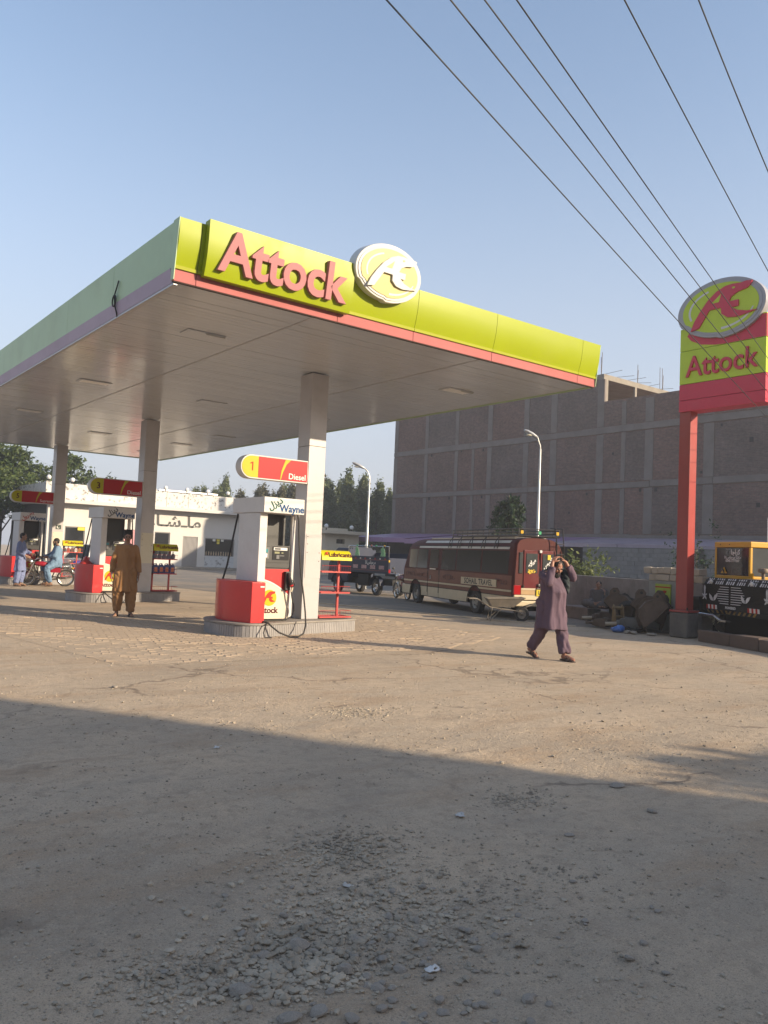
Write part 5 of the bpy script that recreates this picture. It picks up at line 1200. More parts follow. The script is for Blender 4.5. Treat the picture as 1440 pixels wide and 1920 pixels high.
for y in (-.94,2.04): rl.tube([(-.86,y,1.46),(-.86,y,1.86)], .022, 6)
rl.tube([(-.86,-.94,1.84),(-.86,2.04,1.84)], .016, 6); rl.build('side_rail', V['chrome'], tr, 40)
FG = mat('green_floral', (.20,.45,.22), .5, var=.6, vs=18)
MB().box(-.6,2.0705,1.46,.6,2.076,1.80).build('back_board', TB, tr)
for y in (-.45,1.45): 
    b = MB(); b.prism([(y-.18,1.47),(y+.18,1.47),(y+.10,1.62),(y+.16,1.74),(y,1.82),(y-.12,1.70)], -.83, -.82, YZ); b.build('floral_board', FG, tr)
for q, y in enumerate((-.6,.0,.35,.8,1.4)): MB().sph((-.87,y,1.86),(.03,.05,.03),8,6).build('side_lamp', [V['amber'],V['green'],M['pink'],M['textwhite'],V['green']][q], tr, 60)
MB().box(-.93,-.60,.70,-.86,-.55,1.05).build('mud_flap', V['under'], tr) if False else None
cabr = [[(s*(.82 if z < 1.2 else .82-.12*(z-1.2)/.55), y, z) for s, z in ((-1,.45),(1,.45),(1,1.15),(1,1.75),(-1,1.75),(-1,1.15))] for y in (2.12,2.2,3.1)]+[[(s*.80, y, z) for (s, z), y in zip(((-1,.45),(1,.45),(1,1.12),(.86,1.70),(-.86,1.70),(-1,1.12)), (3.75,3.75,3.7,3.25,3.25,3.7))]]
cb = MB().loft(cabr).build('cab', TB, tr, bev=.03)
for sd in (-1,1):
    b = MB(); b.prism([(2.45,1.16),(3.35,1.16),(3.12,1.64),(2.45,1.64)], .815, .822, YZ); b.v = [(sd*p[0]-sd*.10*(p[2]-1.16), p[1], p[2]) for p in b.v]; b.build('side_window', V['glass'], cb)
MB().box(-.95,3.25,1.15,-.86,3.30,1.45).build('mirror', M['black'], tr, bev=.01)
for y in (0,2.95):
    for x in (-.70,.70): wheel(tr, x, y, .315, .22, 5, face=-1 if x < 0 else 1, rim=V['chrome'])
    for sd in (-1,1): MB().strip([(sd*.62, y+.40*math.cos(a), .34+.40*math.sin(a)) for a in np.linspace(.1,PI-.1,12)], [(sd*.87, y+.40*math.cos(a), .34+.40*math.sin(a)) for a in np.linspace(.1,PI-.1,12)]).build('mudguard', TB, tr, 60)
MB().box(-.80,.55,.34,-.62,1.35,.78).build('fuel_tank', V['under'], tr, bev=.03)
MB().box(-.9,-1.0,.88,-.80,-.97,1.0).build('tail_light', V['tail'], tr); MB().sph((-.87,-.97,1.30),(.05,.03,.05),8,6).build('side_lamp', V['amber'], tr)

# ---- motorbikes
def motorbike(name_label, loc, rz, tank, group='motorcycles at the station'):
    t = thing('motorcycle', name_label, 'motorcycle', loc, rz, group); r = .285
    for y in (-.60,.62):
        o = MB().lathe([(r-.055,-.028),(r-.02,-.036),(r,-.015),(r,.015),(r-.02,.036),(r-.055,.028)], 28, RY(PI/2), cap=False).build('wheel', M['rubber'], t, 40, loc=(0,y,r))
        b = MB().lathe([(r-.055,-.02),(r-.075,-.012),(r-.075,.012),(r-.055,.02)], 28, RY(PI/2), cap=False).lathe([(.045,-.05),(.05,0),(.045,.05)], 12, RY(PI/2))
        for k in range(18):
            a = 2*PI*k/18; b.tube([((-1)**k*.03,.04*math.cos(a),.04*math.sin(a)),(0,(r-.07)*math.cos(a+.15),(r-.07)*math.sin(a+.15))], .0035, 4)
        b.build('rim', V['chrome'], o, 40)
        g = MB(); ts = np.linspace(-.3 if y > 0 else .15,PI*.8 if y > 0 else PI*1.02,12); rr = r+.035
        sgn = 1 if y > 0 else -1
        g.strip([(-.05,y-sgn*0+rr*math.cos(a) if y > 0 else y-rr*math.cos(PI-a),r+rr*math.sin(a)) for a in ts], [(.05,y+rr*math.cos(a) if y > 0 else y-rr*math.cos(PI-a),r+rr*math.sin(a)) for a in ts])
        m_ = g.build('mudguard', V['chrome'], t, 60); md = m_.modifiers.new('s','SOLIDIFY'); md.thickness = .006
    fk = MB()
    for x in (-.075,.075): fk.tube([(x,.62,r),(x,.50,.58),(x,.41,.80)], [.022,.02,.018], 8)
    fk.build('fork', V['chrome'], t, 40)
    MB().tube([(0,.40,.72),(0,.30,.45),(0,.12,.30),(0,-.20,.30)], .022, 8).tube([(0,.40,.76),(0,.1,.66),(0,-.25,.60),(0,-.55,.62)], .022, 8).tube([(0,-.18,.30),(0,-.28,.6)], .02, 8).tube([(.06,-.2,.32),(.06,-.60,r)], .018, 6).tube([(-.06,-.2,.32),(-.06,-.60,r)], .018, 6).build('frame', M['black'], t, 40)
    e = MB().cbox((0,.08,.33),(.20,.26,.20)).cbox((0,.17,.44),(.15,.12,.12)); 
    for q in range(5): e.cbox((0,.18,.40+q*.025),(.20,.17,.008))
    e.build('engine', V['chrome'], t, bev=.012)
    b = MB(); rings = []
    for y, w_, z0, z1 in ((.38,.05,.70,.78),(.30,.11,.66,.82),(.15,.13,.64,.83),(.0,.11,.64,.79),(-.10,.06,.64,.73)):
        rings.append([(w_*math.cos(a), y, (z0+z1)/2+(z1-z0)/2*math.sin(a)) for a in np.linspace(0,2*PI,13)[:-1]])
    b.loft(rings).build('fuel_tank', tank, t, 50)
    MB().loft([[(w_*x, y, z+zz) for x, zz in ((-1,0),(1,0),(.9,.07),(-.9,.07))] for y, w_, z in ((-.06,.08,.70),(-.25,.12,.695),(-.50,.12,.71),(-.72,.09,.735))]).build('seat', M['black'], t, bev=.02)
    MB().box(-.10,-.42,.46,-.085,-.12,.62).box(.085,-.42,.46,.10,-.12,.62).build('side_cover', tank, t, bev=.01)
    MB().tube([(-.30,.22,.93),(-.22,.30,.92),(-.10,.38,.86),(.10,.38,.86),(.22,.30,.92),(.30,.22,.93)], .013, 8).build('handlebar', V['chrome'], t, 40)
    for x in (-.30,.30): MB().tube([(x,.22,.93),(x*1.25,.15,.93)], .019, 8).build('grip', M['rubber'], t, 40)
    MB().lathe([(.03,-.09),(.085,-.02),(.09,.03),(.08,.04)], 16, T(0,.49,.80) @ RX(-PI/2)).build('headlight', V['chrome'], t, 40)
    for x in (-.16,.16): MB().tube([(x,.30,.92),(x*1.5,.30,1.03)], .006, 5).sph((x*1.6,.30,1.07),(.055,.015,.04),10,6).build('mirror', M['black'], t, 50)
    MB().tube([(.12,.18,.36),(.13,.25,.22),(.13,.0,.19),(.14,-.35,.24),(.14,-.80,.32)], [.02,.02,.022,.035,.032], 10).build('exhaust', V['chrome'], t, 40)
    MB().tube([(-.12,.18,.36),(-.13,.10,.2),(-.14,-.1,.19)], .015, 6).tube([(-.22,.02,.25),(.22,.02,.25)], .012, 6).build('footrest', V['chrome'], t, 40)
    MB().cbox((0,-.86,.62),(.10,.04,.07)).build('tail_light', V['tail'], t, bev=.008)
    for x in (-.13,.13): MB().sph((x,-.80,.62),(.028,.03,.028),8,6).build('indicator', V['amber'], t, 60)
    return t
BIKE = (3.72, 18.55); BIKERZ = R(80)
motorbike('red motorcycle with its rider, parked in front of the farthest pump island', (BIKE[0],BIKE[1],0), BIKERZ, mat('red_tank', (.30,.012,.03), .25, coat=.4))
motorbike('dark red motorcycle standing between the blue truck and the minibus', (14.05,12.35,0), R(-20), mat('dark_red_tank', (.16,.015,.02), .3))
motorbike('black motorcycle parked beside the white car behind the far pumps', (5.75,21.3,0), R(95), mat('blue_cover_tank', (.02,.06,.35), .4))

# ---- white cars
def car(label, loc, rz, paint):
    t = thing('parked_car', label, 'car', loc, rz, 'white cars behind the pumps'); W_ = .74
    def rr(y, zt, w_): return [(-w_,y,.22),(w_,y,.22),(w_*1.0,y,.62),(w_*.97,y,zt),(-w_*.97,y,zt),(-w_*1.0,y,.62)]
    MB().loft([rr(-1.75,.70,.66),rr(-1.65,.84,.72),rr(-.9,.86,W_),rr(.7,.84,W_),rr(1.5,.74,.72),rr(1.75,.60,.64)]).build('body', paint, t, bev=.03)
    gh_ = [[(-w_,y,z0),(w_,y,z0),(w1,y2,z1),(-w1,y2,z1)] for w_, y, z0, w1, y2, z1 in ((.68,-1.62,.842,.56,-1.30,1.36),(.70,-1.2,.862,.58,-1.05,1.42),(.70,.2,.862,.58,.05,1.42),(.68,.85,.842,.54,.35,1.36))]
    MB().loft(gh_).build('greenhouse', V['glass'], t, bev=.02)
    MB().hexa([(-.57,-1.28,1.36),(.57,-1.28,1.36),(.57,.34,1.36),(-.57,.34,1.36),(-.52,-1.15,1.45),(.52,-1.15,1.45),(.52,.2,1.45),(-.52,.2,1.45)]).build('roof', paint, t, bev=.03)
    for sd in (-1,1):
        MB().tube([(sd*.70,-1.62,.85),(sd*.585,-1.28,1.37)], .04, 6).tube([(sd*.69,.85,.85),(sd*.57,.36,1.37)], .03, 6).tube([(sd*.715,-.4,.86),(sd*.595,-.4,1.40)], .03, 6).build('pillar', paint, t)
        MB().box(min(sd*.50,sd*.70),-1.80,.62,max(sd*.50,sd*.70),-1.70,.86).build('tail_light', V['tail'], t, bev=.015)
        MB().box(min(sd*.42,sd*.66),1.66,.55,max(sd*.42,sd*.66),1.77,.68).build('headlight', M['lightglass'], t, bev=.02)
        for y in (-1.12,1.12): wheel(t, sd*.66, y, .27, .17, 5, face=sd)
    MB().box(-.70,-1.86,.30,.70,-1.72,.52).build('bumper', paint, t, bev=.03)
    MB().box(-.2,-1.875,.40,.2,-1.861,.50).build('number_plate', V['plate'], t)
    return t
WP = mat('white_car_paint', (.60,.59,.57), .2, var=.03, coat=.6, dirt=.15)
car('white hatchback with red tail light seen under the farthest Lubricants rack', (7.0,24.2,0), R(35), WP)
car('white car half out of the left frame edge behind the farthest pump', (1.6,25.5,0), R(60), WP)

# ---- wheelbarrow
wbw = thing('wheelbarrow', 'grey dented wheelbarrow standing behind the minibus rear wheel', 'wheelbarrow', (10.75,4.35,0), R(-125)); wbw.scale = (.88,.84,.9)
# local +y = forward (wheel end)
GMt = mat('grey_barrow_metal', (.215,.185,.15), .65, .2, var=.2, vs=5, dirt=.45, dcol=(.30,.235,.17), ds=5)
tb_ = MB(); o1 = [(-.20,-.30,.40),(.20,-.30,.40),(.17,.34,.40),(-.17,.34,.40)]; o2 = [(-.33,-.46,.62),(.33,-.46,.62),(.28,.66,.67),(-.28,.66,.67)]
tb_.add(o1+o2, [(0,3,2,1),(0,1,5,4),(1,2,6,5),(2,3,7,6),(3,0,4,7)]); ob = tb_.build('tray', GMt, wbw); md = ob.modifiers.new('s','SOLIDIFY'); md.thickness = .012
MB().tube([o2[0],o2[1],o2[2],o2[3],o2[0]], .014, 6).build('tray_rim', GMt, wbw, 40)
MB().tube([(-.28,-1.0,.60),(-.24,-.75,.60),(-.19,-.35,.385),(-.10,.45,.30),(-.07,.62,.23)], .016, 6).tube([(.28,-1.0,.60),(.24,-.75,.60),(.19,-.35,.385),(.10,.45,.30),(.07,.62,.23)], .016, 6).build('handle', GMt, wbw, 40)
MB().tube([(-.19,-.30,.38),(-.24,-.36,.0)], .013, 6).tube([(-.17,.0,.37),(-.24,-.36,.02)], .012, 6).build('leg', GMt, wbw); MB().tube([(.19,-.30,.38),(.24,-.36,.0)], .013, 6).tube([(.17,.0,.37),(.24,-.36,.02)], .012, 6).build('leg', GMt, wbw)
MB().tube([(-.18,.70,.42),(-.12,.92,.50),(.12,.92,.50),(.18,.70,.42)], .012, 6).build('front_guard', GMt, wbw, 40)
o = MB().lathe([(.13,-.035),(.195,-.04),(.215,-.02),(.215,.02),(.195,.04),(.13,.035)], 24, RY(PI/2), cap=False).build('wheel', M['rubber'], wbw, 40, loc=(0,.62,.215))
MB().lathe([(.01,-.045),(.03,-.045),(.05,-.012),(.135,-.02),(.135,.02),(.05,.012),(.03,.045),(.01,.045)], 20, RY(PI/2)).build('rim', GMt, o, 40)

# ---- yellow excavator, its dark rear towards us
ea = Vector((12.55,.02)); eb = Vector((11.55,-2.35)); eang = math.atan2((eb-ea).y,(eb-ea).x)
ex_ = thing('excavator', 'yellow cabbed excavator with black grille, white painted ornaments and hazard stripes', 'excavator', (ea.x, ea.y, 0), eang)
# local: x runs along its rear face (left to right as seen), y points away from us (positive = behind face)
EY = mat('excavator_yellow', (.58,.30,.012), .38, var=.08, dirt=.35, dcol=(.30,.19,.07), ds=2.5); EK = mat('excavator_black', (.014,.0135,.014), .5, var=.25, dirt=.2, dcol=(.05,.043,.036), ds=3, spec=.2)
EW = mat('white_stencil', (.55,.54,.55), .5, var=.15)
MB().prism([(.02,.62),(2.62,.62),(2.62,1.16),(2.55,1.30),(.10,1.30),(.0,1.12)], -.98, -.02, XZ).build('rear_body', EK, ex_, bev=.03)
MB().hexa([(.12,-.005,1.19),(2.52,-.005,1.19),(2.52,.3,1.19),(.12,.3,1.19),(.16,.06,1.335),(2.5,.06,1.335),(2.5,.3,1.335),(.16,.3,1.335)]).build('top_strip', EK, ex_)
for q in range(34):
    x = .20+q*.068
    if q % 5 == 3: continue
    MB().hexa([(x,-.012,1.20),(x+.022+.02*(q % 3 == 0),-.012,1.20),(x+.022,.0,1.20),(x,.0,1.20),(x+.02,.046,1.325),(x+.042+.02*(q % 3 == 0),.046,1.325),(x+.042,.06,1.325),(x+.02,.06,1.325)]).build('strip_mark', EW, ex_)
for x in (.35,1.62): MB().lathe([(.038,0),(.045,.03),(.03,.045)], 14, T(x,.0,1.25) @ RX(PI/2-.0)).build('round_lamp', M['textwhite'], ex_, 50)
for q in range(13): MB().box(.10,.002,.82+q*.027,2.45,.0195,.832+q*.027).build('grille_slat', EK, ex_)
for q in range(8):
    z = .79+q*.05; w0 = .42-.26*abs(q-3.5)/7
    MB().box(.92-w0,-.012,z,.90,.0015,z+.014).build('white_bar', EW, ex_); MB().box(.98,-.012,z,.98+w0,.0015,z+.014).build('white_bar', EW, ex_)
def leafshape(cx, cz, a, s): return [(cx+s*(math.cos(a)*u-math.sin(a)*v), cz+s*(math.sin(a)*u+math.cos(a)*v)) for u, v in ((0,0),(.25,.22),(.6,.26),(1,0),(.6,-.12),(.25,-.12))]
for cx, cz, a in ((.42,.84,2.3),(.44,.84,.9),(1.42,.84,2.2),(1.44,.84,.8)): MB().prism(leafshape(cx,cz,a,.20), .013, .018, XZ).build('leaf_ornament', EW, ex_)
for cx in (.13,2.05):
    b = MB(); b.prism([(cx-.02,.98),(cx+.02,.98),(cx+.03,1.12),(cx,1.17),(cx-.03,1.12)], .013, .018, XZ)
    for a in (0.5,1.57,2.6,4.0,5.4): b.prism(leafshape(cx,.93,a,.10), .0131, .018, XZ)
    b.build('star_ornament', EW, ex_)
for x0 in (.22,1.52):
    for q in range(6): MB().prism([(x0+q*.058,.665),(x0+q*.058+.055,.665),(x0+q*.058+.045,.755),(x0+q*.058-.01,.755)], -.001+.022, .028, XZ).build('hazard_block', M['textwhite'] if q % 2 else M['orange'], ex_)
for q in range(11):
    x = .20+q*.15; s = 1 if q < 5 else -1
    MB().prism([(x,.655),(x+.07,.655),(x+.07+s*.05,.585),(x+s*.05,.585)], .0, .012, XZ).build('yellow_chevron', mat('chevron_ochre', (.42,.24,.03), .6), ex_)
MB().box(.15,-.012,.57,2.5,.06,.66).build('chevron_board', EK, ex_)
text('POWERED', ex_, (.98,-.014,.715), FACE_NY, .07, EW, ext=.001, bold=.003)
MB().tube([(-.22,-.10,.55),(-.10,-.12,.545),(.62,-.12,.52),(.72,-.12,.47),(.82,-.12,.44)], .035, 10).build('bumper_bar', V['chrome'], ex_, 40)
MB().box(.78,-.16,.42,1.02,-.02,.46).build('step', V['chrome'], ex_); MB().box(-.28,-.04,.50,-.02,.25,.90).build('side_lamp_box', EK, ex_, bev=.02)
MB().box(.08,.25,.16,2.5,2.6,.60).build('undercarriage', mat('black_underside', (.008,.008,.008), .8, spec=.1), ex_)  # flat near-black over the whole undercarriage
for x in (.34,2.3):
    for y in (.55,2.2): wheel(ex_, x, y, .38, .30, 5, face=-1 if x < 1 else 1)
cabx0, cabx1, cy0, cy1 = -.05, 1.10, .36, 1.75
def slab(name, mt_, *bxs): 
    b = MB()
    for q in bxs: b.box(*q)
    return b.build(name, mt_, cabo, bev=.012)
cabo = MB().box(cabx0,cy0,1.30,cabx1,cy1,1.40).build('cab', EY, ex_, bev=.015)
p_ = .055
for nm, mt_, bx in (('post',EY,(cabx0,cy0,1.402,cabx0+p_,cy0+p_,2.0)),('post',EY,(cabx1-p_,cy0,1.402,cabx1,cy0+p_,2.0)),('post',EY,(cabx0,cy1-p_,1.402,cabx0+p_,cy1,2.0)),('post',EY,(cabx1-p_,cy1-p_,1.402,cabx1,cy1,2.0)),('roof',EY,(cabx0-.01,cy0-.01,2.003,cabx1+.01,cy1+.01,2.13)),
                    ('windscreen',mat('cab_windscreen', (.022,.023,.028), .12, var=.2, vs=2, spec=.6),(cabx0+p_,cy0+.012,1.403,cabx1-p_,cy0+.03,2.0)),('side_glass',V['glass'],(cabx1-.035,cy0+p_+.002,1.403,cabx1-.02,cy1-p_-.002,2.0)),('side_glass',V['glass'],(cabx0+.02,cy0+p_+.002,1.403,cabx0+.035,cy1-p_-.002,2.0)),('rear_glass',V['glass'],(cabx0+p_,cy1-.04,1.403,cabx1-p_,cy1-.02,2.0))):
    MB().box(*bx).build(nm, mt_, cabo, bev=.02 if nm == 'roof' else .006)
mx_ = (cabx0+cabx1)/2
text('\ufefe\ufe8e\ufe9f\ufe8d\ufeae\ufedb', cabo, (mx_,cy0+.010,1.90), FACE_NY, .15, M['textwhite'], ext=.001, bold=.005)
text('\ufe8e\ufee7\ufe8e\u0633\ufe8e\ufe91\ufea3\ufeae\ufee3 \ufe8e\ufeb7\ufe8e\ufee3', cabo, (mx_,cy0+.010,1.79), FACE_NY, .085, M['textwhite'], ext=.001, bold=.002)
text('0345-7777207', cabo, (mx_,cy0+.010,1.715), FACE_NY, .075, M['textwhite'], ext=.001, bold=.002)
MB().prism([(cabx0+.22,1.44),(cabx0+.42,1.44),(cabx0+.32,1.58)], -cy0+.001-.0, -cy0+.006, XZ).build('warning_triangle', EY, cabo)
MB().tube([(cabx0+.36,cy0-.02,1.40),(cabx0+.33,cy0-.025,1.5)], .012, 6).tube([(cabx0+.33,cy0-.025,1.5),(cabx0+.28,cy0-.02,1.53)], .02, 6).build('wiper', M['black'], cabo)
for x in (cabx0+.20,cabx0+.50): MB().lathe([(.012,0),(.012,.006)], 8, T(x,cy0-.011,2.07) @ RX(PI/2)).build('roof_bolt', M['gap'], cabo)
MB().tube([(cabx1+.03,.40,1.32),(cabx1+.14,.30,1.36),(cabx1+.15,.28,1.46)], .035, 8).build('exhaust_stub', EY, ex_, 40)
MB().lathe([(.035,1.30),(.035,1.48),(.10,1.49),(.11,1.53),(.09,1.57),(.02,1.58)], 16, T(cabx1+.22,.50,0)).build('air_filter', mat('filter_brown', (.16,.12,.09), .6), ex_, 40)
MB().prism([(1.62,1.30),(1.86,1.30),(2.10,1.95),(2.02,2.0)], -.95, -.62, XZ).build('boom', EY, ex_, bev=.02); MB().prism([(2.05,1.32),(2.25,1.32),(2.40,1.70),(2.32,1.72)], -1.3, -1.1, XZ).build('boom_cylinder', EY, ex_, bev=.02)
MB().box(1.28,.10,1.303,2.5,.9,1.345).build('engine_cover', mat('tan_cover', (.33,.26,.18), .6), ex_, bev=.01)
fl = thing('pennant_flag', 'small green and white flag on a thin pole behind the excavator cab', 'flag', (14.3,-.55,0))
MB().tube([(0,0,0),(.0,0,2.75)], .013, 6).build('flag_pole', V['chrome'], fl)
b = MB(); n = 6; va = []
for i in range(n):
    for j in range(4):
        u = i/(n-1); v = j/3; va.append((.42*u*.35, -.30*u+.03*math.sin(u*7), 2.70-.34*v*(1-u*.8)-.12*u+.02*math.sin(u*9+v)))
b.add(va, [(i*4+j,(i+1)*4+j,(i+1)*4+j+1,i*4+j+1) for i in range(n-1) for j in range(3)]); b.build('cloth', mat('green_flag', (.03,.16,.08), .7), fl, 60)

# ---- the heap of excavator buckets, hammers and hoses by the wall: each one a thing
IR = mat('rusty_iron', (.105,.074,.055), .72, .25, var=.35, vs=4, dirt=.5, dcol=(.16,.115,.08), ds=4); IRD = mat('dark_oily_iron', (.035,.032,.031), .5, .3, var=.3, dirt=.3, dcol=(.1,.08,.065)); OCH = mat('ochre_iron', (.17,.112,.045), .65, var=.3, vs=5, dirt=.4, dcol=(.14,.10,.07)); TANR = mat('tan_steel_rod', (.36,.29,.21), .5, .2, var=.15)
def bucket(label, loc, rz, tiltx, w_, s, mt_):
    t = thing('digger_bucket', label, 'digger bucket', loc, rz, 'old excavator buckets by the wall'); t.rotation_euler = (tiltx, 0, rz); t.scale = (s,s,s)
    prof = [(0,.0),(.30,.02),(.52,.14),(.62,.38),(.58,.62),(.45,.80),(.28,.86)]
    b = MB(); 
    for (y0,z0),(y1,z1) in zip(prof[:-1],prof[1:]): b.hexa([(-w_/2,y0,z0),(w_/2,y0,z0),(w_/2,y0+.025,z0-.02),(-w_/2,y0+.025,z0-.02),(-w_/2,y1,z1),(w_/2,y1,z1),(w_/2,y1+.03,z1-.01),(-w_/2,y1+.03,z1-.01)])
    b.build('shell', mt_, t, 40)
    for x in (-w_/2-.02, w_/2-.005): MB().prism([(0,-.01),(.30,.0),(.54,.12),(.65,.38),(.61,.63),(.47,.83),(.27,.90),(.10,.45)], x, x+.025, YZ).tube([(x+.012,y_,z_) for y_,z_ in [(.0,-.01),(.30,.0),(.54,.12),(.65,.38),(.61,.63),(.47,.83),(.27,.90)]], .022, 6).tube([(x+.012,y_,z_) for y_,z_ in [(.0,-.01),(.10,.45),(.27,.90)]], .018, 6).build('side_plate', mt_, t, 40)
    for q in range(4): x = -w_/2+w_*(q+.5)/4; MB().hexa([(x-.03,-.16,-.01),(x+.03,-.16,-.01),(x+.04,.03,-.03),(x-.04,.03,-.03),(x-.025,-.16,.01),(x+.025,-.16,.01),(x+.04,.03,.035),(x-.04,.03,.035)]).build('tooth', mt_, t)
    for x in (-.10,.08): 
        P_ = [(.50,.60),(.70,.64),(.77,.74),(.73,.84),(.62,.88),(.40,.84)]
        MB().prism(P_, x, x+.03, YZ).build('lug', mt_, t); MB().lathe([(.04,0),(.04,.034)], 12, T(x-.002,.66,.76) @ RY(PI/2)).build('lug_hole', M['gap'], t)
    return t
def hammer(label, loc, rz, s, mt_, rod=TANR):
    t = thing('hydraulic_hammer', label, 'breaker hammer', loc, rz, 'hydraulic hammers with pale rods'); t.scale = (s,s,s)
    MB().box(-.13,0,.04,.13,.62,.30).build('housing', mt_, t, bev=.02); MB().box(-.16,.10,.02,-.131,.56,.34).box(.131,.10,.02,.16,.56,.34).build('side_plate', mt_, t, bev=.01)
    MB().tube([(0,.01,.16),(0,-.10,.155)], .10, 14).build('collar', mt_, t, 40); MB().tube([(0,-.09,.155),(0,-.40,.13)], .055, 14).build('rod', rod, t, 40)
    for x in (-.08,.08):
        for z in (.09,.25): MB().lathe([(.022,0),(.022,.03)], 6, T(x,0,z) @ RX(PI/2)).build('bolt', mt_, t)
    return t
def coil(label, loc, r, n_, tube, rx, rz):
    t = thing('hose_coil', label, 'hose coil', loc, rz, 'coils of black hose'); t.rotation_euler = (rx,0,rz); b = MB(); rg2 = random.Random(int(loc[0]*100))
    P_ = []
    for q in range(n_*16): a = 2*PI*q/16; rr = r*(1+.07*math.sin(a*1.7+q*.1)); P_.append((rr*math.cos(a), rr*math.sin(a), tube*(q/16)*1.3+rg2.uniform(-.01,.01)))
    b.tube(P_, tube, 6); b.build('hose', M['rubber'], t, 50); return t
def wpos(s, out): # along the wall from the pole end, out = distance towards the road
    a = Vector((12.75,.10)); d = (Vector((13.55,2.05))-a).normalized(); p = a+d*s-Vector((d.y,-d.x))*out; return p.x, p.y
wang_ = math.atan2(1.95,.8)
x, y = wpos(.50,1.15); bucket('brown bucket standing nearest the red pole plinth', (x,y,.16), wang_-R(30), R(62), .46, .74, IR)
x, y = wpos(.95,.95); bucket('dark bucket with two raised lugs in front of the green panel', (x,y,.16), wang_-R(40), R(70), .46, .84, IR)
x, y = wpos(1.35,.75); bucket('tall dark bucket covering the left of the green panel', (x,y,.20), wang_-R(25), R(85), .44, .82, IRD)
x, y = wpos(1.75,.75); bucket('grey brown bucket with pointed lug left of the green panel', (x,y,.16), wang_+R(140), R(66), .42, .80, IR)
x, y = wpos(2.35,.50); bucket('low dark bucket against the wall behind the hose coils', (x,y,.10), wang_-R(35), R(40), .5, .66, IRD)
x, y = wpos(1.15,1.35); hammer('largest grey breaker hammer with a pale rod, beside the blue bag', (x,y,.03), wang_+R(150), .85, mat('grey_iron', (.13,.125,.115), .6, .2, var=.2))
x, y = wpos(2.05,1.25); hammer('middle breaker hammer with the shortest tan rod', (x,y,.02), wang_+R(160), .72, IR)
x, y = wpos(2.55,1.2); hammer('leftmost breaker hammer with tan rod, near the dark drum', (x,y,.06), wang_+R(160), .80, IR)
x, y = wpos(2.0,.95); coil('thick black hose coil standing upright in the middle of the heap', (x,y,.33), .22, 4, .032, R(80), wang_+R(10))
x, y = wpos(2.5,.80); coil('upper small hose coil leaning by the wall', (x,y,.55), .16, 3, .03, R(70), wang_+R(30))
x, y = wpos(2.95,1.0); t = thing('oil_drum', 'short black drum at the left end of the heap of parts', 'drum', (x,y,0)); MB().lathe([(.16,0),(.17,.01),(.165,.16),(.172,.17),(.165,.18),(.165,.36),(.17,.38),(.15,.38),(.145,.36)], 20).build('drum_shell', IRD, t, 40)
x, y = wpos(1.55,1.22); t = thing('quick_coupler', 'ochre yellow coupler bracket standing among the dark buckets', 'coupler', (x,y,0), wang_+R(75)); t.scale = (.9,.9,.85)
for xx in (-.12,.10): MB().prism([(0,0),(.10,.02),(.16,.28),(.30,.10),(.40,.06),(.34,.42),(.22,.66),(.12,.70),(.06,.48)], xx, xx+.03, YZ).build('cheek_plate', OCH, t, bev=.008)
MB().tube([(-.14,.17,.60),(.15,.17,.60)], .05, 12).tube([(-.12,.20,.36),(.12,.20,.36)], .04, 10).build('pin', OCH, t, 40)
x, y = wpos(3.05,.35); t = thing('steel_frame', 'rusty steel frame leaning on the wall above the hose coils', 'frame', (x-.15,y-.4,0), wang_)
MB().tube([(-.2,0,.0),(-.2,0,.72),(.62,0,.66),(.62,0,0)], .03, 6).tube([(-.2,0,.42),(.62,0,.40)], .025, 6).build('bars', IR, t)
x, y = wpos(.9,.42); bucket('narrow rusty trench bucket upright behind the other buckets', (x,y,.18), wang_+R(155), R(75), .3, .86, IR)
x, y = wpos(1.75,.40); bucket('rusty bucket with its teeth up against the dirty wall', (x,y,.20), wang_-R(20), R(80), .34, .82, IR)
x, y = wpos(1.5,.95); coil('black hose coil lying over the ochre bracket', (x,y,.42), .20, 3, .035, R(60), wang_+R(70))
x, y = wpos(1.95,1.55); hammer('small rusty hammer lying in front of the hose coil', (x,y,.02), wang_+R(120), .6, IR, IR)
x, y = wpos(.75,1.25); coil('thin black hose coil beside the blue bag', (x,y,.03), .19, 3, .022, R(4), 0)
x, y = wpos(.78,1.62); t = thing('plastic_bag', 'crumpled bright blue plastic bag lying in front of the buckets', 'plastic bag', (x,y,0)); b = MB().sph((0,0,.07),(.19,.13,.085),18,12)
b.v = [tuple(Vector(p)*(1+.30*noise.noise(Vector(p)*9)+.18*noise.noise(Vector(p)*23))) for p in b.v]; b.build('bag', mat('blue_plastic', (.06,.15,.42), .35, var=.3, vs=14), t, 20)
for k, (s, o_) in enumerate(((.52,1.55),(.36,1.50),(.05,1.25))):
    x, y = wpos(s,o_); oo = link('rock', smv[k+2], loc=(x,y,.035), rot=(0,0,k), label=['pale rock right of the blue bag','larger pale rock beside the brown bucket','small rock by the plinth of the red pole'][k], cat='rock'); oo.scale = (.12,.09,.055)
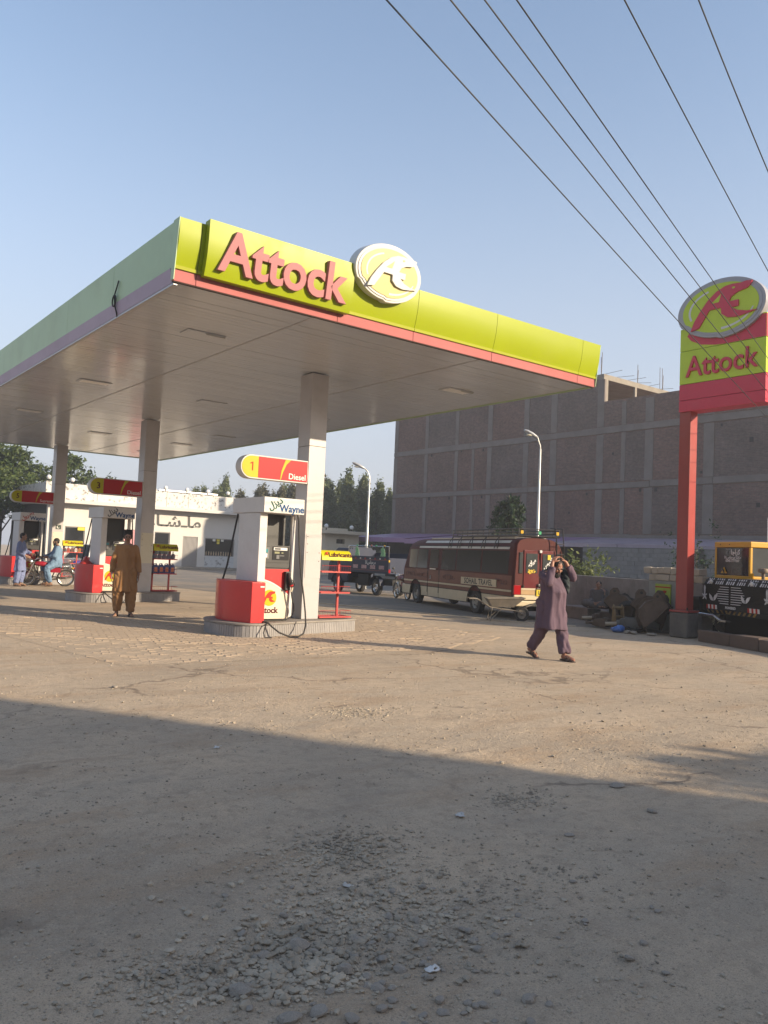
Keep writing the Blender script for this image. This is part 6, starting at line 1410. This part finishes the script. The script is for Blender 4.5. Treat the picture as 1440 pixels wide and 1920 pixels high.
# ------------------------------------------------------------------ people
def v3(*a): return Vector(a)
def capsule(b, p0, p1, r0, r1, n=12):
    p0 = Vector(p0); p1 = Vector(p1); d = (p1-p0)
    if d.length < 1e-6: d = Vector((0,0,1e-4))
    d.normalize(); pts = []; rs = []
    for a in (-80,-55,-28): pts.append(p0+d*r0*math.sin(R(a))); rs.append(r0*math.cos(R(a)))
    pts += [p0, p1]; rs += [r0, r1]
    for a in (28,55,80): pts.append(p1+d*r1*math.sin(R(a))); rs.append(r1*math.cos(R(a)))
    b.tube(pts, rs, n)
def chain(b, pts, rs, n=12):
    for i in range(len(pts)-1): capsule(b, pts[i], pts[i+1], rs[i], rs[i+1], n)
def blob(b, name, mt, parent, voxel, sm=3, disp=None, **kw):
    m = b.mesh(name); o = bpy.data.objects.new(name, m); COL.objects.link(o)
    md = o.modifiers.new('r', 'REMESH'); md.mode = 'VOXEL'; md.voxel_size = voxel; md.use_smooth_shade = True
    if sm: s = o.modifiers.new('s', 'SMOOTH'); s.iterations = sm; s.factor = .5
    dg = bpy.context.evaluated_depsgraph_get(); m2 = bpy.data.meshes.new_from_object(o.evaluated_get(dg), depsgraph=dg)
    bpy.data.objects.remove(o); bpy.data.meshes.remove(m); m2.name = name
    if disp:
        n = len(m2.vertices); P = np.empty(n*3); N = np.empty(n*3); m2.vertices.foreach_get('co', P); m2.vertices.foreach_get('normal', N)
        P = P.reshape(-1,3); N = N.reshape(-1,3); P = P+N*disp(P)[:,None]; m2.vertices.foreach_set('co', P.ravel()); m2.update()
    m2.materials.clear(); m2.materials.append(mt); m2.polygons.foreach_set('use_smooth', [True]*len(m2.polygons))
    return link(name, m2, parent, **kw)
def ring_loft(b, rows, n=28, fold=0.0, k=7, ph=0.0):
    """rows: (centre, rx, ry) from top down; folds grow towards the last row"""
    rings = []; m = len(rows)
    for i, (c, rx, ry) in enumerate(rows):
        f = fold*max(0, (i-m*.45)/(m*.55))
        rings.append([(c[0]+rx*(1+f*math.sin(k*a+ph)+.5*f*math.sin((k*2+1)*a+ph*2))*math.cos(a), c[1]+ry*(1+f*math.sin(k*a+ph)+.5*f*math.sin((k*2+1)*a+ph*2))*math.sin(a), c[2]) for a in np.linspace(0,2*PI,n+1)[:-1]])
    b.loft(rings[::-1])
def hand(b, wr, d, palm_n, side, curl=.5, L=.185):
    """five separate fingers; d = direction the hand points, palm_n = palm normal, side = +1/-1 for the thumb side"""
    d = Vector(d).normalized(); pn = Vector(palm_n).normalized(); pn = (pn-d*pn.dot(d)).normalized(); s = d.cross(pn)*side
    c = Vector(wr); base = c+d*L*.46
    for w_ in (-.028,-.009,.010,.029): capsule(b, c+s*w_*.6+d*.01, base+s*w_, .016, .013, 8)
    for i, (w_, ln) in enumerate(((.031,.88),(.0105,1.0),(-.0105,.94),(-.030,.74))):
        p = base+s*w_; q = d.copy(); ll = L*.54*ln; pts = [p]
        for j, fr in enumerate((.45,.32,.23)):
            q = (q*math.cos(curl*(.5+.35*j))+pn*math.sin(curl*(.5+.35*j))).normalized() if j else (q+pn*curl*.35).normalized()
            pts.append(pts[-1]+q*ll*fr)
        chain(b, pts, [.0105,.0098,.009,.0078], 8)
    t0 = c+d*L*.12+s*.030; t1 = t0+(d*.55+s*.75+pn*.25).normalized()*.042; t2 = t1+(d*.85+s*.35+pn*.4).normalized()*.036
    chain(b, [c+d*.02+s*.012, t0, t1, t2], [.018,.016,.0125,.010], 8)
SKIN = mat('brown_skin', (.20,.105,.065), .5, var=.08, vs=8); SKIND = mat('dark_brown_skin', (.29,.16,.105), .5, var=.08, vs=8); SKINR = mat('ruddy_skin', (.30,.135,.085), .5, var=.1, vs=8)
HAIR = mat('black_hair', (.014,.012,.011), .7, var=.4, vs=30, bump=.6, bs=120); SAND = mat('brown_sandal', (.075,.045,.03), .6, var=.2); LIPS = mat('lip_skin', (.15,.06,.05), .5); EYE = mat('dark_eye', (.008,.007,.007), .2)
def cloth(name, col): return mat(name, col, .85, var=.12, vs=3, bump=.25, bs=160, dirt=.12, dcol=tuple(c*.6 for c in col), ds=3)
def head_parts(b, hc, M_, s=1.0):
    """hc head centre, M_ rotation of the head (faces -Y)"""
    X = T(*hc) @ M_
    b.sph((0,.012,.025),(.075*s,.095*s,.098*s),20,14,X); b.sph((0,-.018,-.045),(.058*s,.068*s,.075*s),16,12,X); b.sph((0,-.055,-.092),(.030*s,.026*s,.024*s),12,8,X)
    for sx in (-1,1):
        b.sph((sx*.078*s,.012,-.012),(.012,.022,.034),10,8,X); b.sph((sx*.040*s,-.062,-.025),(.024,.022,.022),10,8,X); b.sph((sx*.030*s,-.084,.022),(.026,.010,.009),10,6,X)
    b.hexa([X @ v3(-.017,-.086,-.042), X @ v3(.017,-.086,-.042), X @ v3(.012,-.07,-.02), X @ v3(-.012,-.07,-.02), X @ v3(-.012,-.112,-.036), X @ v3(.012,-.112,-.036), X @ v3(.006,-.088,.018), X @ v3(-.006,-.088,.018)])
    return X
def face_bits(t, X, s=1.0, beard=None, hair='short', hmat=None):
    for sx in (-1,1):
        MB().sph((sx*.030*s,-.087,.006),(.011,.006,.006),10,6,X).build('eye', EYE, t, 60)
        MB().box(sx*.030-.017,-.098,.022,sx*.030+.017,-.088,.029,X).build('eyebrow', HAIR, t, bev=.002)
    MB().sph((0,-.082,-.066),(.024,.010,.008),12,6,X).build('mouth', LIPS, t, 60)
    hm = hmat or HAIR; h = MB()
    if hair == 'bushy':
        h.sph((0,.026,.055),(.092,.100,.090),18,12,X); h.sph((-.068,.02,.012),(.026,.05,.05),10,8,X); h.sph((.068,.02,.012),(.026,.05,.05),10,8,X); h.sph((0,.055,.0),(.084,.068,.085),16,10,X)
        for q in range(16):
            a = 2*PI*q/16; h.sph((.07*math.cos(a),.02+.08*math.sin(a) if math.sin(a) > -.8 else -.030,.085+.015*(q % 3)),.028,8,6,X)
    elif hair == 'short':
        h.sph((0,.024,.042),(.083,.099,.088),18,12,X); h.sph((0,.05,.0),(.078,.065,.07),14,10,X)
    if h.v: blob(h, 'hair', hm, t, .008, 2, lambda P: .004*np.sin(P[:,0]*160)*np.cos(P[:,1]*150+P[:,2]*90))
    if beard:
        bd_ = MB(); bd_.sph((0,-.035,-.085-beard*.25),(.062,.058,.045+beard*.5),16,10,X); bd_.sph((0,-.084,-.050),(.030,.014,.008),10,6,X)
        for sx in (-1,1): bd_.sph((sx*.060,-.018,-.050),(.018,.035,.045),10,8,X)
        blob(bd_, 'beard', hm, t, .008, 2, lambda P: .003*np.sin(P[:,0]*170)*np.cos(P[:,2]*150))
def sandal(t, an, toe, r=.045):
    an = Vector(an); toe = Vector(toe); d = (toe-an); d.z = 0; d.normalize(); s = Vector((-d.y,d.x,0)); z0 = min(an.z,toe.z)-.045; up = (toe.z-an.z)
    out = [(-.07,.032),(-.03,.040),(.06,.044),(.14,.048),(.185,.034),(.20,.0)]
    b = MB(); P_ = [(u,w) for u,w in out]+[(u,-w) for u,w in out[::-1][1:]]
    Lr = (toe-an).length
    top = [an+d*u+s*w+Vector((0,0,-an.z+ (an.z-.052)+ (up)*max(0,min(1,u/.19)))) for u,w in P_]; bot = [p-Vector((0,0,.022)) for p in top]
    b.loft([bot, top]); b.build('sandal_sole', SAND, t, bev=.004)
    st_ = MB()
    for u in (.05,.105): 
        c = an+d*u+Vector((0,0,-.052+up*u/.19)); st_.tube([c+s*.048, c+s*.03+Vector((0,0,.045)), c-s*.03+Vector((0,0,.045)), c-s*.048], .012, 6)
    st_.build('sandal_strap', SAND, t, 40)
def foot(b, an, toe):
    an = Vector(an); toe = Vector(toe); d = (toe-an).normalized()
    capsule(b, an+Vector((0,0,.0)), an-Vector((0,0,.02))-d*.02, .036, .034); chain(b, [an-d*.035-Vector((0,0,.025)), an+d*.06-Vector((0,0,.012)), toe-Vector((0,0,.018))], [.032,.034,.022])
    s = Vector((-d.y,d.x,0))
    for q, w_ in enumerate((-.028,-.012,.003,.018,.032)): capsule(b, toe+s*w_-d*.03-Vector((0,0,.022)), toe+s*w_+d*(.028-.006*q)-Vector((0,0,.027)), .012, .009, 8)
def wrinkle(P, amp=.006, f=9.0, seed=3):
    return amp*((vnoise(P[:,0]*f+seed, P[:,2]*f*.55+P[:,1]*f, seed)-.5)*2+(vnoise(P[:,0]*f*2.3, P[:,2]*f*1.2+P[:,1]*f*2, seed+4)-.5))
def person(label, loc, rz, J, tor, skin, kcol, scol, hair='short', beard=None, hrot=None, group=None, scale=1.0, legs=True, vox=.0085, kvox=.013, fold=.09, sleeve=(.070,.060,.050), hm=None, curl=.45, pleg=(.115,.098,.070), cuff=1.0, hands=None, slen=.84):
    t = thing('person', label, 'person', loc, rz, group); t.scale = (scale,)*3
    b = MB(); X = head_parts(b, J['head'], hrot or Matrix.Identity(4))
    chain(b, [J['neck'], Vector(J['head'])-Vector((0,-.02,.06))], [.058,.05]); chain(b, [J['neck'], J['chest'], J['belly'], J['hip']], [.07,.108,.108,.115])
    for s in 'LR':
        chain(b, [J['neck'], J['sh'+s]], [.06,.058]); chain(b, [J['sh'+s], J['el'+s]], [.054,.042]); chain(b, [J['el'+s], J['wr'+s]], [.042,.028])
        hd_ = (hands or {}).get(s) or ((Vector(J['wr'+s])-Vector(J['el'+s])), Vector((1 if s == 'R' else -1,0,0)))
        hand(b, J['wr'+s], hd_[0], hd_[1], 1 if s == 'L' else -1, curl)
        chain(b, [J['hip'], J['hip'+s]], [.11,.10]); chain(b, [J['hip'+s], J['kn'+s]], [.09,.062]); chain(b, [J['kn'+s], J['an'+s]], [.058,.036]); foot(b, J['an'+s], J['toe'+s])
    blob(b, 'body', skin, t, vox, 3); face_bits(t, X, 1.0, beard, hair, hm)
    # trousers
    s_ = MB()
    for s in 'LR':
        hp = Vector(J['hip'+s]); kn = Vector(J['kn'+s]); an = Vector(J['an'+s]); end = kn+(an-kn)*(.90 if cuff else .9)
        n = 20; rows = []
        pts = [hp+Vector((0,0,.06)), hp, hp.lerp(kn,.5), kn, kn.lerp(end,.5), end]; rr = [pleg[0]*.9, pleg[0], pleg[0]*1.02, pleg[1], pleg[1]*.92, pleg[2]]
        s_.tube(pts, rr, 18)
    capsule(s_, Vector(J['hipL']), Vector(J['hipR']), .125, .125)
    seed = int(abs(loc[0]*13)) % 50
    blob(s_, 'shalwar', scol, t, kvox, 2, lambda P: wrinkle(P, .014, 9, seed)+wrinkle(P*np.array([2.0,2.0,.4]), .016, 8, seed+9)+.010*np.abs(np.sin(P[:,2]*24+P[:,0]*30+5*vnoise(P[:,0]*5,P[:,2]*5,seed))))
    # long shirt
    k_ = MB(); ring_loft(k_, tor, 30, fold, 5, loc[0])
    for s in 'LR':
        sh = Vector(J['sh'+s]); el = Vector(J['el'+s]); wr = Vector(J['wr'+s]); e2 = el+(wr-el)*slen
        chain(k_, [Vector(J['neck'])-Vector((0,0,.055)), sh-Vector((0,0,.012))], [.072,sleeve[0]]); chain(k_, [sh, el], [sleeve[0],sleeve[1]]); k_.tube([el-(wr-el).normalized()*.03, el, el.lerp(e2,.5), e2], [sleeve[1]*.8,sleeve[1],sleeve[1]*.95,sleeve[2]*1.15], 14)
    zt_ = tor[0][0][2]; zb2 = tor[-1][0][2]
    def kd(P):
        f = np.clip((zt_-.25-P[:,2])/(zt_-.25-zb2), 0, 1)
        a = np.arctan2(P[:,1]-tor[-1][0][1], P[:,0]-tor[-1][0][0])
        return wrinkle(P, .009, 6, seed+1)+wrinkle(P*np.array([1.6,1.6,.30]), .016, 7, seed+2)+.010*np.abs(np.sin(P[:,2]*13+P[:,0]*22+6*vnoise(P[:,0]*4,P[:,2]*4,seed)))*(1-f)*.6+f*.012*np.sin(a*6+seed+4*vnoise(P[:,2]*3, a, 4))
    blob(k_, 'kameez', kcol, t, kvox, 2, kd)
    for s in 'LR': sandal(t, J['an'+s], J['toe'+s])
    return t, X
# man in brown, standing in front of the second island
J = dict(head=(0,-.035,1.62), neck=(0,0,1.455), chest=(0,0,1.28), belly=(0,-.01,1.08), hip=(0,0,.93), shL=(.165,.005,1.385), shR=(-.165,.005,1.385), elL=(.245,.03,1.12), elR=(-.25,.03,1.12), wrL=(.255,-.04,.865), wrR=(-.265,-.04,.855),
         hipL=(.105,0,.90), hipR=(-.105,0,.90), knL=(.125,-.02,.50), knR=(-.125,-.02,.50), anL=(.13,.02,.085), anR=(-.135,.02,.085), toeL=(.165,-.14,.06), toeR=(-.165,-.14,.06))
tor = [((0,.01,1.465),.062,.058),((0,.01,1.44),.095,.075),((0,.005,1.40),.155,.10),((0,0,1.34),.18,.118),((0,0,1.24),.182,.128),((0,-.005,1.10),.172,.126),((0,-.005,.98),.182,.132),((0,0,.85),.205,.145),((0,0,.70),.225,.158),((0,0,.56),.240,.170),((0,0,.52),.243,.172)]
BRN = cloth('ochre_brown_cloth', (.33,.165,.062)); 
t1, X1 = person('bushy haired man in a plain brown shalwar kameez standing facing the camera', (2.08,6.74,0), R(-20), J, tor, SKIND, BRN, BRN, hair='bushy', hrot=RX(.18), scale=1.025, fold=.05, hands={'L': ((.02,-.08,-1),(-1,0,0)), 'R': ((-.02,-.08,-1),(1,0,0))})
for q in range(3): MB().lathe([(.006,0),(.006,.004)], 8, T(0,-.131-.002*q,1.30-.07*q) @ RX(PI/2)).build('button', M['cream'], t1)
MB().box(-.014,-.135,1.12,.014,-.118,1.40).build('placket', BRN, t1, bev=.004)
# walking man with his hands on his head
J = dict(head=(.0,-.155,1.435), neck=(0,-.05,1.345), chest=(0,-.02,1.20), belly=(0,-.05,1.04), hip=(0,0,.90), shL=(.175,-.03,1.315), shR=(-.175,-.03,1.315), elL=(.275,-.20,1.285), elR=(-.225,-.285,1.195), wrL=(.128,-.195,1.522), wrR=(-.128,-.215,1.515),
         hipL=(.10,0,.87), hipR=(-.10,0,.87), knL=(.125,-.14,.48), knR=(-.11,.06,.46), anL=(.135,-.23,.085), anR=(-.135,.31,.13), toeL=(.19,-.385,.06), toeR=(-.115,.17,.055))
tor = [((0,-.05,1.365),.065,.062),((0,-.045,1.345),.11,.08),((0,-.04,1.31),.165,.105),((0,-.035,1.26),.19,.128),((0,-.05,1.16),.20,.165),((0,-.075,1.05),.20,.19),((0,-.06,.94),.20,.185),((0,-.045,.82),.208,.19),((0,-.03,.68),.222,.21),((0,-.03,.52),.24,.24),((0,-.03,.47),.243,.245)]
PUR_ = cloth('dusty_purple_cloth', (.105,.065,.092))
t2, X2 = person('man in a dusty purple shalwar kameez walking with both hands on his head', (5.86,-1.42,0), R(-15), J, tor, SKINR, PUR_, PUR_, hair='short', beard=.06, hrot=RX(.45), fold=.08, curl=.6, hands={'L': ((-.8,.35,.8),(-.3,.2,-1)), 'R': ((.8,.4,.8),(.3,.2,-1))}, pleg=(.112,.095,.075), sleeve=(.070,.055,.047), slen=.74)
sc_ = MB(); chain(sc_, [(-.10,-.02,1.37),(.06,.06,1.40),(.16,-.02,1.395),(.17,-.13,1.33),(.165,-.19,1.18),(.17,-.20,1.06)], [.04,.05,.055,.05,.05,.03])
blob(sc_, 'shoulder_scarf', cloth('dark_green_scarf', (.025,.033,.036)), t2, .010, 2, lambda P: .012*np.sin(P[:,2]*70+P[:,0]*55)*np.cos(P[:,1]*50))
# man in pale blue by the farthest pump
BLU = cloth('pale_blue_cloth', (.17,.205,.36)); BLU2 = cloth('sky_blue_cloth', (.15,.24,.36))
J = dict(head=(0,-.05,1.60), neck=(0,0,1.46), chest=(0,.01,1.28), belly=(0,0,1.08), hip=(0,0,.93), shL=(.16,0,1.38), shR=(-.16,0,1.38), elL=(.22,-.06,1.13), elR=(-.24,.02,1.12), wrL=(.14,-.29,1.06), wrR=(-.16,-.20,1.0),
         hipL=(.10,0,.90), hipR=(-.10,0,.90), knL=(.11,-.02,.50), knR=(-.10,.02,.50), anL=(.11,.0,.085), anR=(-.10,.08,.085), toeL=(.13,-.16,.06), toeR=(-.12,-.08,.06))
tor = [((0,.0,1.462),.062,.058),((0,.0,1.435),.10,.078),((0,.0,1.39),.155,.10),((0,.0,1.33),.178,.118),((0,0,1.24),.195,.13),((0,-.005,1.08),.19,.135),((0,0,.92),.20,.145),((0,0,.72),.215,.16),((0,0,.54),.23,.175),((0,0,.50),.232,.177)]
person('man in pale blue shalwar kameez standing in profile between pump and motorcycle', (2.78,18.15,0), R(58), J, tor, SKIND, BLU, BLU, scale=1.01, fold=.05, vox=.010, kvox=.016)
# rider sitting astride the red motorcycle
sx_, sy_ = BIKE[0]+.26*math.sin(BIKERZ), BIKE[1]-.26*math.cos(BIKERZ)
J = dict(head=(0,-.03,1.49), neck=(0,.02,1.35), chest=(0,.03,1.17), belly=(0,.0,.98), hip=(0,.06,.84), shL=(.18,.02,1.30), shR=(-.18,.02,1.30), elL=(.25,-.06,1.03), elR=(-.25,-.12,1.05), wrL=(.10,-.26,.98), wrR=(-.25,-.40,.97),
         hipL=(.12,.04,.82), hipR=(-.12,.04,.82), knL=(.24,-.30,.58), knR=(-.24,-.34,.60), anL=(.27,-.14,.095), anR=(-.27,-.22,.095), toeL=(.30,-.31,.06), toeR=(-.30,-.38,.06))
tor = [((0,.02,1.365),.07,.065),((0,.02,1.34),.145,.095),((0,.03,1.26),.205,.135),((0,.02,1.14),.21,.155),((0,.0,1.0),.215,.18),((0,.02,.88),.225,.19),((0,.03,.76),.22,.20),((0,.05,.66),.19,.18),((0,.05,.64),.18,.17)]
person('bearded man in light blue shalwar kameez sitting astride the red motorcycle', (sx_,sy_,0), BIKERZ+PI, J, tor, SKIN, BLU2, BLU2, beard=.04, hrot=RX(.12), fold=.03, vox=.010, kvox=.016)
# man sitting cross legged on the ledge
J = dict(head=(0,-.06,.70), neck=(0,-.01,.56), chest=(0,.03,.40), belly=(0,.05,.22), hip=(0,.08,.11), shL=(.18,.0,.50), shR=(-.18,.0,.50), elL=(.24,-.06,.25), elR=(-.24,-.06,.25), wrL=(.09,-.27,.19), wrR=(-.10,-.29,.17),
         hipL=(.11,.05,.12), hipR=(-.11,.05,.12), knL=(.36,-.22,.14), knR=(-.36,-.22,.15), anL=(-.10,-.28,.085), anR=(.10,-.31,.085), toeL=(-.24,-.30,.075), toeR=(.24,-.33,.075))
tor = [((0,.0,.575),.07,.06),((0,.0,.55),.145,.09),((0,.02,.46),.20,.125),((0,.03,.34),.205,.14),((0,.04,.22),.215,.155),((0,.04,.10),.25,.19),((0,.02,.05),.27,.22),((0,.02,.03),.27,.22)]
GRY = cloth('grey_cloth', (.105,.10,.10))
person('man in grey shalwar kameez sitting on the ledge against the low wall', (SIT[0],SIT[1],SIT[2]+.0), R(-62), J, tor, SKIND, GRY, GRY, scale=.9, fold=.02, vox=.010, kvox=.016, pleg=(.12,.105,.085))

# ------------------------------------------------------------------ dusty air
HX0, HX1, HY0, HY1 = gx[0]-3, gx[-1]+3, gy[0]-3, gy[-1]+3
hz_ = MB().box(HX0,HY0,-1.0,HX1,HY1,15.5).build('haze', None, None, kind='stuff')
hm_ = bpy.data.materials.new('dusty_air'); hm_.use_nodes = True; hn = hm_.node_tree.nodes
for q in list(hn):
    if q.type != 'OUTPUT_MATERIAL': hn.remove(q)
pv_ = hn.new('ShaderNodeVolumePrincipled'); pv_.inputs['Color'].default_value = (.90,.91,.94,1); pv_.inputs['Density'].default_value = .0019; pv_.inputs['Anisotropy'].default_value = .2
hm_.node_tree.links.new(pv_.outputs[0], [q for q in hn if q.type == 'OUTPUT_MATERIAL'][0].inputs['Volume'])
hz_.data.materials.append(hm_)
